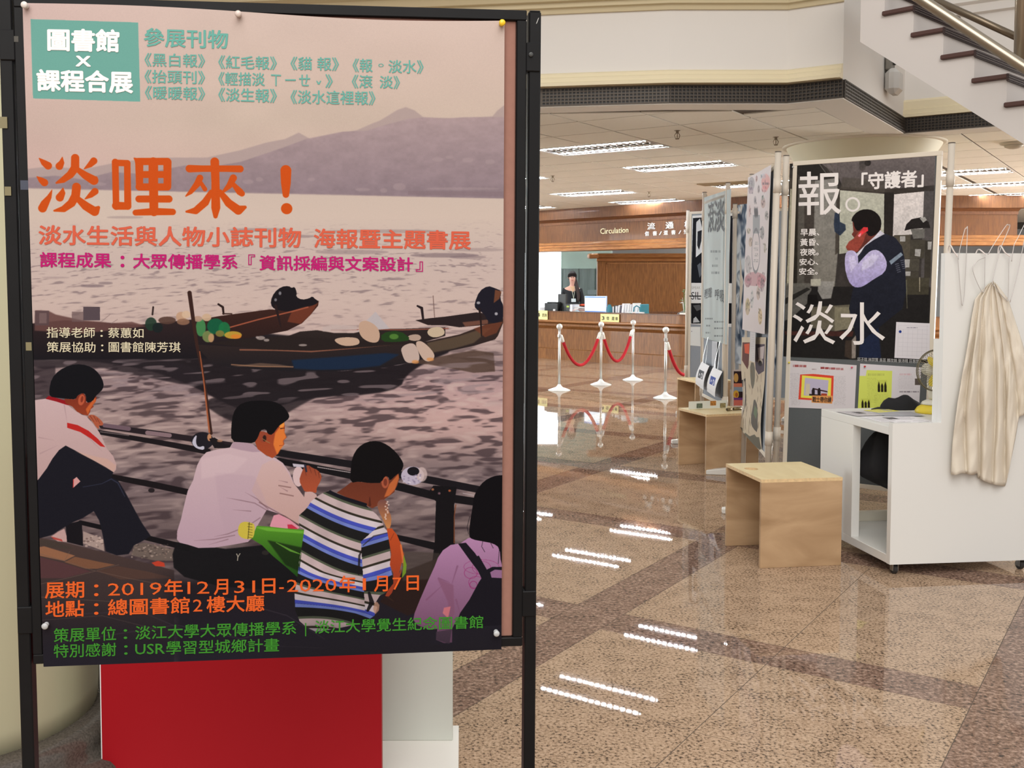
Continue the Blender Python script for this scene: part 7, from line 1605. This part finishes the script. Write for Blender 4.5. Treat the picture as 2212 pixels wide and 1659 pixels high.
# teal box and the brushed title
c.poly([z1(252, 160), z1(1137, 188), z1(1155, 840), z1(272, 813)], (116, 178, 168))
OR = (210, 84, 22)
T = [[(268, 135, 4), (300, 165, 22), (328, 185, 29)], [(253, 260, 4), (283, 285, 22), (303, 300, 28)], [(355, 350, 3), (335, 400, 18), (305, 445, 30), (290, 475, 32)],
     [(425, 128, 4), (420, 165, 20), (405, 188, 28)], [(640, 152, 26), (615, 178, 20), (575, 206, 4)], [(513, 132, 30), (512, 200, 31), (480, 245, 28), (430, 282, 22), (385, 302, 7)], [(535, 215, 20), (580, 250, 28), (640, 285, 34), (655, 268, 12)],
     [(430, 338, 4), (425, 372, 22), (408, 402, 30)], [(648, 360, 26), (620, 385, 20), (580, 412, 4)], [(522, 330, 32), (516, 390, 32), (488, 440, 30), (435, 480, 24), (370, 492, 7)], [(535, 415, 22), (585, 460, 32), (645, 497, 34), (672, 470, 12)],
     [(786, 160, 25), (792, 465, 24)], [(868, 168, 24), (872, 462, 26)], [(790, 165, 24), (868, 168, 24)], [(792, 458, 30), (868, 460, 28)],
     [(950, 160, 30), (952, 325, 26)], [(1046, 160, 35), (1046, 330, 35)], [(1142, 160, 30), (1142, 325, 28)], [(945, 156, 27), (1142, 156, 27)], [(950, 245, 26), (1142, 245, 26)], [(950, 330, 27), (1142, 330, 27)], [(916, 134, 5), (945, 156, 24)],
     [(1048, 340, 33), (1050, 500, 32)], [(948, 412, 26), (1152, 412, 27)], [(925, 505, 22), (1050, 498, 28), (1178, 500, 24)],
     [(1292, 205, 28), (1380, 205, 24), (1550, 205, 24), (1638, 207, 26)], [(1465, 158, 32), (1470, 300, 30), (1472, 470, 33), (1470, 530, 16)], [(1364, 268, 24), (1345, 310, 24), (1300, 365, 16), (1268, 392, 5)], [(1370, 300, 14), (1398, 345, 17)],
     [(1592, 268, 26), (1565, 320, 22), (1530, 355, 12)], [(1590, 310, 16), (1635, 362, 26), (1650, 375, 22)], [(1440, 365, 18), (1400, 435, 28), (1335, 492, 26), (1272, 498, 8)], [(1502, 365, 20), (1560, 440, 30), (1625, 488, 34), (1672, 468, 12)],
     [(1950, 218, 40), (1950, 300, 36), (1950, 382, 24)], [(1955, 478, 41), (1956, 478, 41)]]
for s_ in T: c.stroke([(*z3(x, y), r_/3.16*.93) for x, y, r_ in s_], OR)
c.a += (np.random.RandomState(1).rand(c.h, c.w, 1).astype(np.float32)-.5)*.018
KB = .70
ptop = [(0, 0), (.5, 0)]
def edg(fx, fy, s, t):
    t += (1-fy)*(.0045*math.sin(fx*6.2)-.003*math.sin(fx*3.1))
    return s + (-.012*max(0, 1-fy*1.02) if fx == 0 else 0)*0 , t
bp0 = PP.w(*PP.st(560, 1420, POFF), POFF)
poster = empty('exhibition_poster', (bp0.x, bp0.y, bp0.z), 0, 'large sunset harbour exhibition poster with orange title pinned on the black stand', 'poster')
corners2 = [(48.5, 6.5), (1090, 44), (1083.2, 1402.9), (84, 1441)]
def curlb(fx, fy): return .010*max(0, fy-.86)/.14 + .0012*math.sin(fx*9+fy*4)*0
c.sheet('poster_sheet', corners, c.material('harbour_print', KB, .5, .06), poster, POFF, nx=20, ny=24, edges=edg)
INK = {k: mat('print_'+k, v, .6, spec=.08) for k, v in {'white': (186, 181, 191), 'teal': (98, 160, 150), 'coral': (194, 88, 66), 'magenta': (170, 26, 102), 'cream': (200, 192, 166), 'orange': (208, 90, 38), 'green': (56, 128, 42)}.items()}
def L_(body, q, ink, of, **k): lettering('lettering', body, q, PP, INK[ink], poster, POFF+.0006, of, **k)
L_('圖書館', kp(z1, [(388, 236), (985, 246), (983, 428), (390, 415)]), 'white', .036)
L_('X', kp(z1, [(622, 455), (748, 458), (750, 548), (622, 546)]), 'white', .04, lo=-.02, hi=.75)
L_('課程合展', kp(z1, [(298, 572), (1095, 588), (1097, 766), (304, 748)]), 'white', .036)
L_('參展刊物', kp(z1, [(1183, 228), (1880, 250), (1880, 402), (1185, 382)]), 'teal', .02)
def bt(body, x0, y0, x1, y1, dy): L_(body, [(x0, y0), (x1, y0+dy), (x1, y1+dy), (x0, y1)], 'teal', .012)
bt('《黑白報》', 312, 114, 443, 143, 3); bt('《紅毛報》', 471.5, 119, 598, 148, 3); bt('《貓 報》', 627.5, 122, 732, 151, 2); bt('《報', 761.7, 126, 805, 155, 1); bt('淡水》', 839, 129, 915, 158, 1)
p = (822, 141.5)
for k in range(1):
    L_('。', [(817, 128), (829, 128), (829, 156), (817, 156)], 'teal', .0, lo=-.5, hi=.6)
bt('《抬頭刊》', 312, 150, 443, 179, 3); bt('《輕描淡', 471.5, 155, 572, 184, 2); bt('ㄒ', 585.5, 157, 607, 186, 1); bt('一', 616, 159, 639, 187, 0); bt('ㄝ', 646, 159, 670, 188, 0); L_('ˇ', [(683, 168), (694, 168), (694, 180), (683, 180)], 'teal', .0, lo=.55, hi=.78); bt('》', 703, 160, 719, 189, 1); bt('《滾', 760, 161, 805, 190, 1); bt('淡》', 820, 163, 864, 191, 1)
bt('《暖暖報》', 313, 185, 443, 214, 3); bt('《淡生報》', 471.5, 189, 598, 219, 3); bt('《淡水這裡報》', 627.5, 194, 811, 224, 3)
L_('淡水生活與人物小誌刊物', kp(z3, [(262, 588), (2056, 606), (2056, 742), (262, 722)]), 'coral', .022)
L_('海報暨主題書展', kp(z4, [(578, 304), (1682, 320), (1682, 452), (578, 440)]), 'coral', .022)
L_('課程成果', kp(z3, [(272, 772), (760, 778), (760, 880), (272, 876)]), 'magenta', .022); L_('：', kp(z3, [(822, 776), (850, 776), (850, 882), (822, 882)]), 'magenta', .04)
L_('大眾傳播學系', kp(z3, [(908, 782), (1622, 790), (1622, 890), (908, 884)]), 'magenta', .022); L_('『', kp(z4, [(118, 486), (166, 486), (166, 590), (118, 590)]), 'magenta', .01); L_('資訊採編與文案設計', kp(z4, [(196, 492), (1276, 506), (1276, 606), (196, 598)]), 'magenta', .022); L_('』', kp(z4, [(1296, 506), (1346, 506), (1346, 608), (1296, 608)]), 'magenta', .01)
L_('指導老師', kp(z3, [(318, 1284), (648, 1286), (648, 1358), (318, 1358)]), 'cream', .006); L_('：', kp(z3, [(685, 1290), (702, 1290), (702, 1356), (685, 1356)]), 'cream', .02); L_('蔡蕙如', kp(z3, [(738, 1288), (980, 1290), (980, 1360), (738, 1358)]), 'cream', .006)
L_('策展協助', kp(z3, [(320, 1384), (652, 1386), (652, 1458), (320, 1456)]), 'cream', .006); L_('：', kp(z3, [(690, 1390), (706, 1390), (706, 1454), (690, 1454)]), 'cream', .02); L_('圖書館陳芳琪', kp(z3, [(742, 1384), (1232, 1386), (1232, 1458), (742, 1456)]), 'cream', .006)
def seg(body, x0, x1, ink, of, a, b, **k):
    """a=(x,ytop,ybot) at left, b at right of a slanting line of type"""
    f = lambda x, i: a[i]+(b[i]-a[i])*(x-a[0])/(b[0]-a[0])
    L_(body, [(x0, f(x0, 1)), (x1, f(x1, 1)), (x1, f(x1, 2)), (x0, f(x0, 2))], ink, of, **k)
a, b = (97, 1256.5, 1293), (905, 1240, 1276)
for body, x0, x1 in (('展期', 97, 182), ('：', 203, 213), ('2019', 233, 349), ('年', 355, 395), ('12', 405, 452), ('月', 462, 493), ('31', 506, 551), ('日', 566, 595), ('-', 603, 613), ('2020', 620, 727), ('年', 733, 769), ('1', 783.5, 790.5), ('月', 808, 838), ('7', 848, 867), ('日', 878, 905)): seg(body, x0, x1, 'orange', .016 if body[0] not in '0123456789-' else .003, a, b)
a, b = (98, 1298.5, 1334), (570, 1284, 1320)
for body, x0, x1 in (('地點', 98, 182), ('：', 203, 213), ('總圖書館', 233, 410), ('2', 417, 437), ('樓大廳', 446, 571)): seg(body, x0, x1, 'orange', .016 if body[0] not in '0123456789-' else .003, a, b)
a, b = (116, 1357, 1388), (1043.7, 1329, 1357)
for body, x0, x1 in (('策展單位', 116, 251), ('：', 267, 275), ('淡江大學大眾傳播學系', 292, 640), ('|', 659, 661.5), ('淡江大學覺生紀念圖書館', 680, 1044)): seg(body, x0, x1, 'green', .010, a, b)
a, b = (116, 1391.5, 1421), (602.6, 1378, 1407.5)
for body, x0, x1 in (('特別感謝', 116, 251), ('：', 268, 276), ('USR', 292, 356), ('學習型城鄉計畫', 359, 603)): seg(body, x0, x1, 'green', .010, a, b)
pin(57, 14, PP, POFF+.001, (214, 206, 200), 'white push pin at the top left corner of the harbour poster')
pin(516, 33, PP, POFF+.001, (206, 190, 182), 'pale pink push pin at the middle of the poster top edge')
pin(1083, 52, PP, POFF+.001, (236, 196, 40), 'yellow push pin at the top right corner of the harbour poster')
pin(101, 1348, PP, POFF+.001, (176, 178, 180), 'clear push pin at the lower left corner of the harbour poster')
pin(1071, 1364, PP, POFF+.001, (180, 182, 184), 'clear push pin at the lower right corner of the harbour poster')
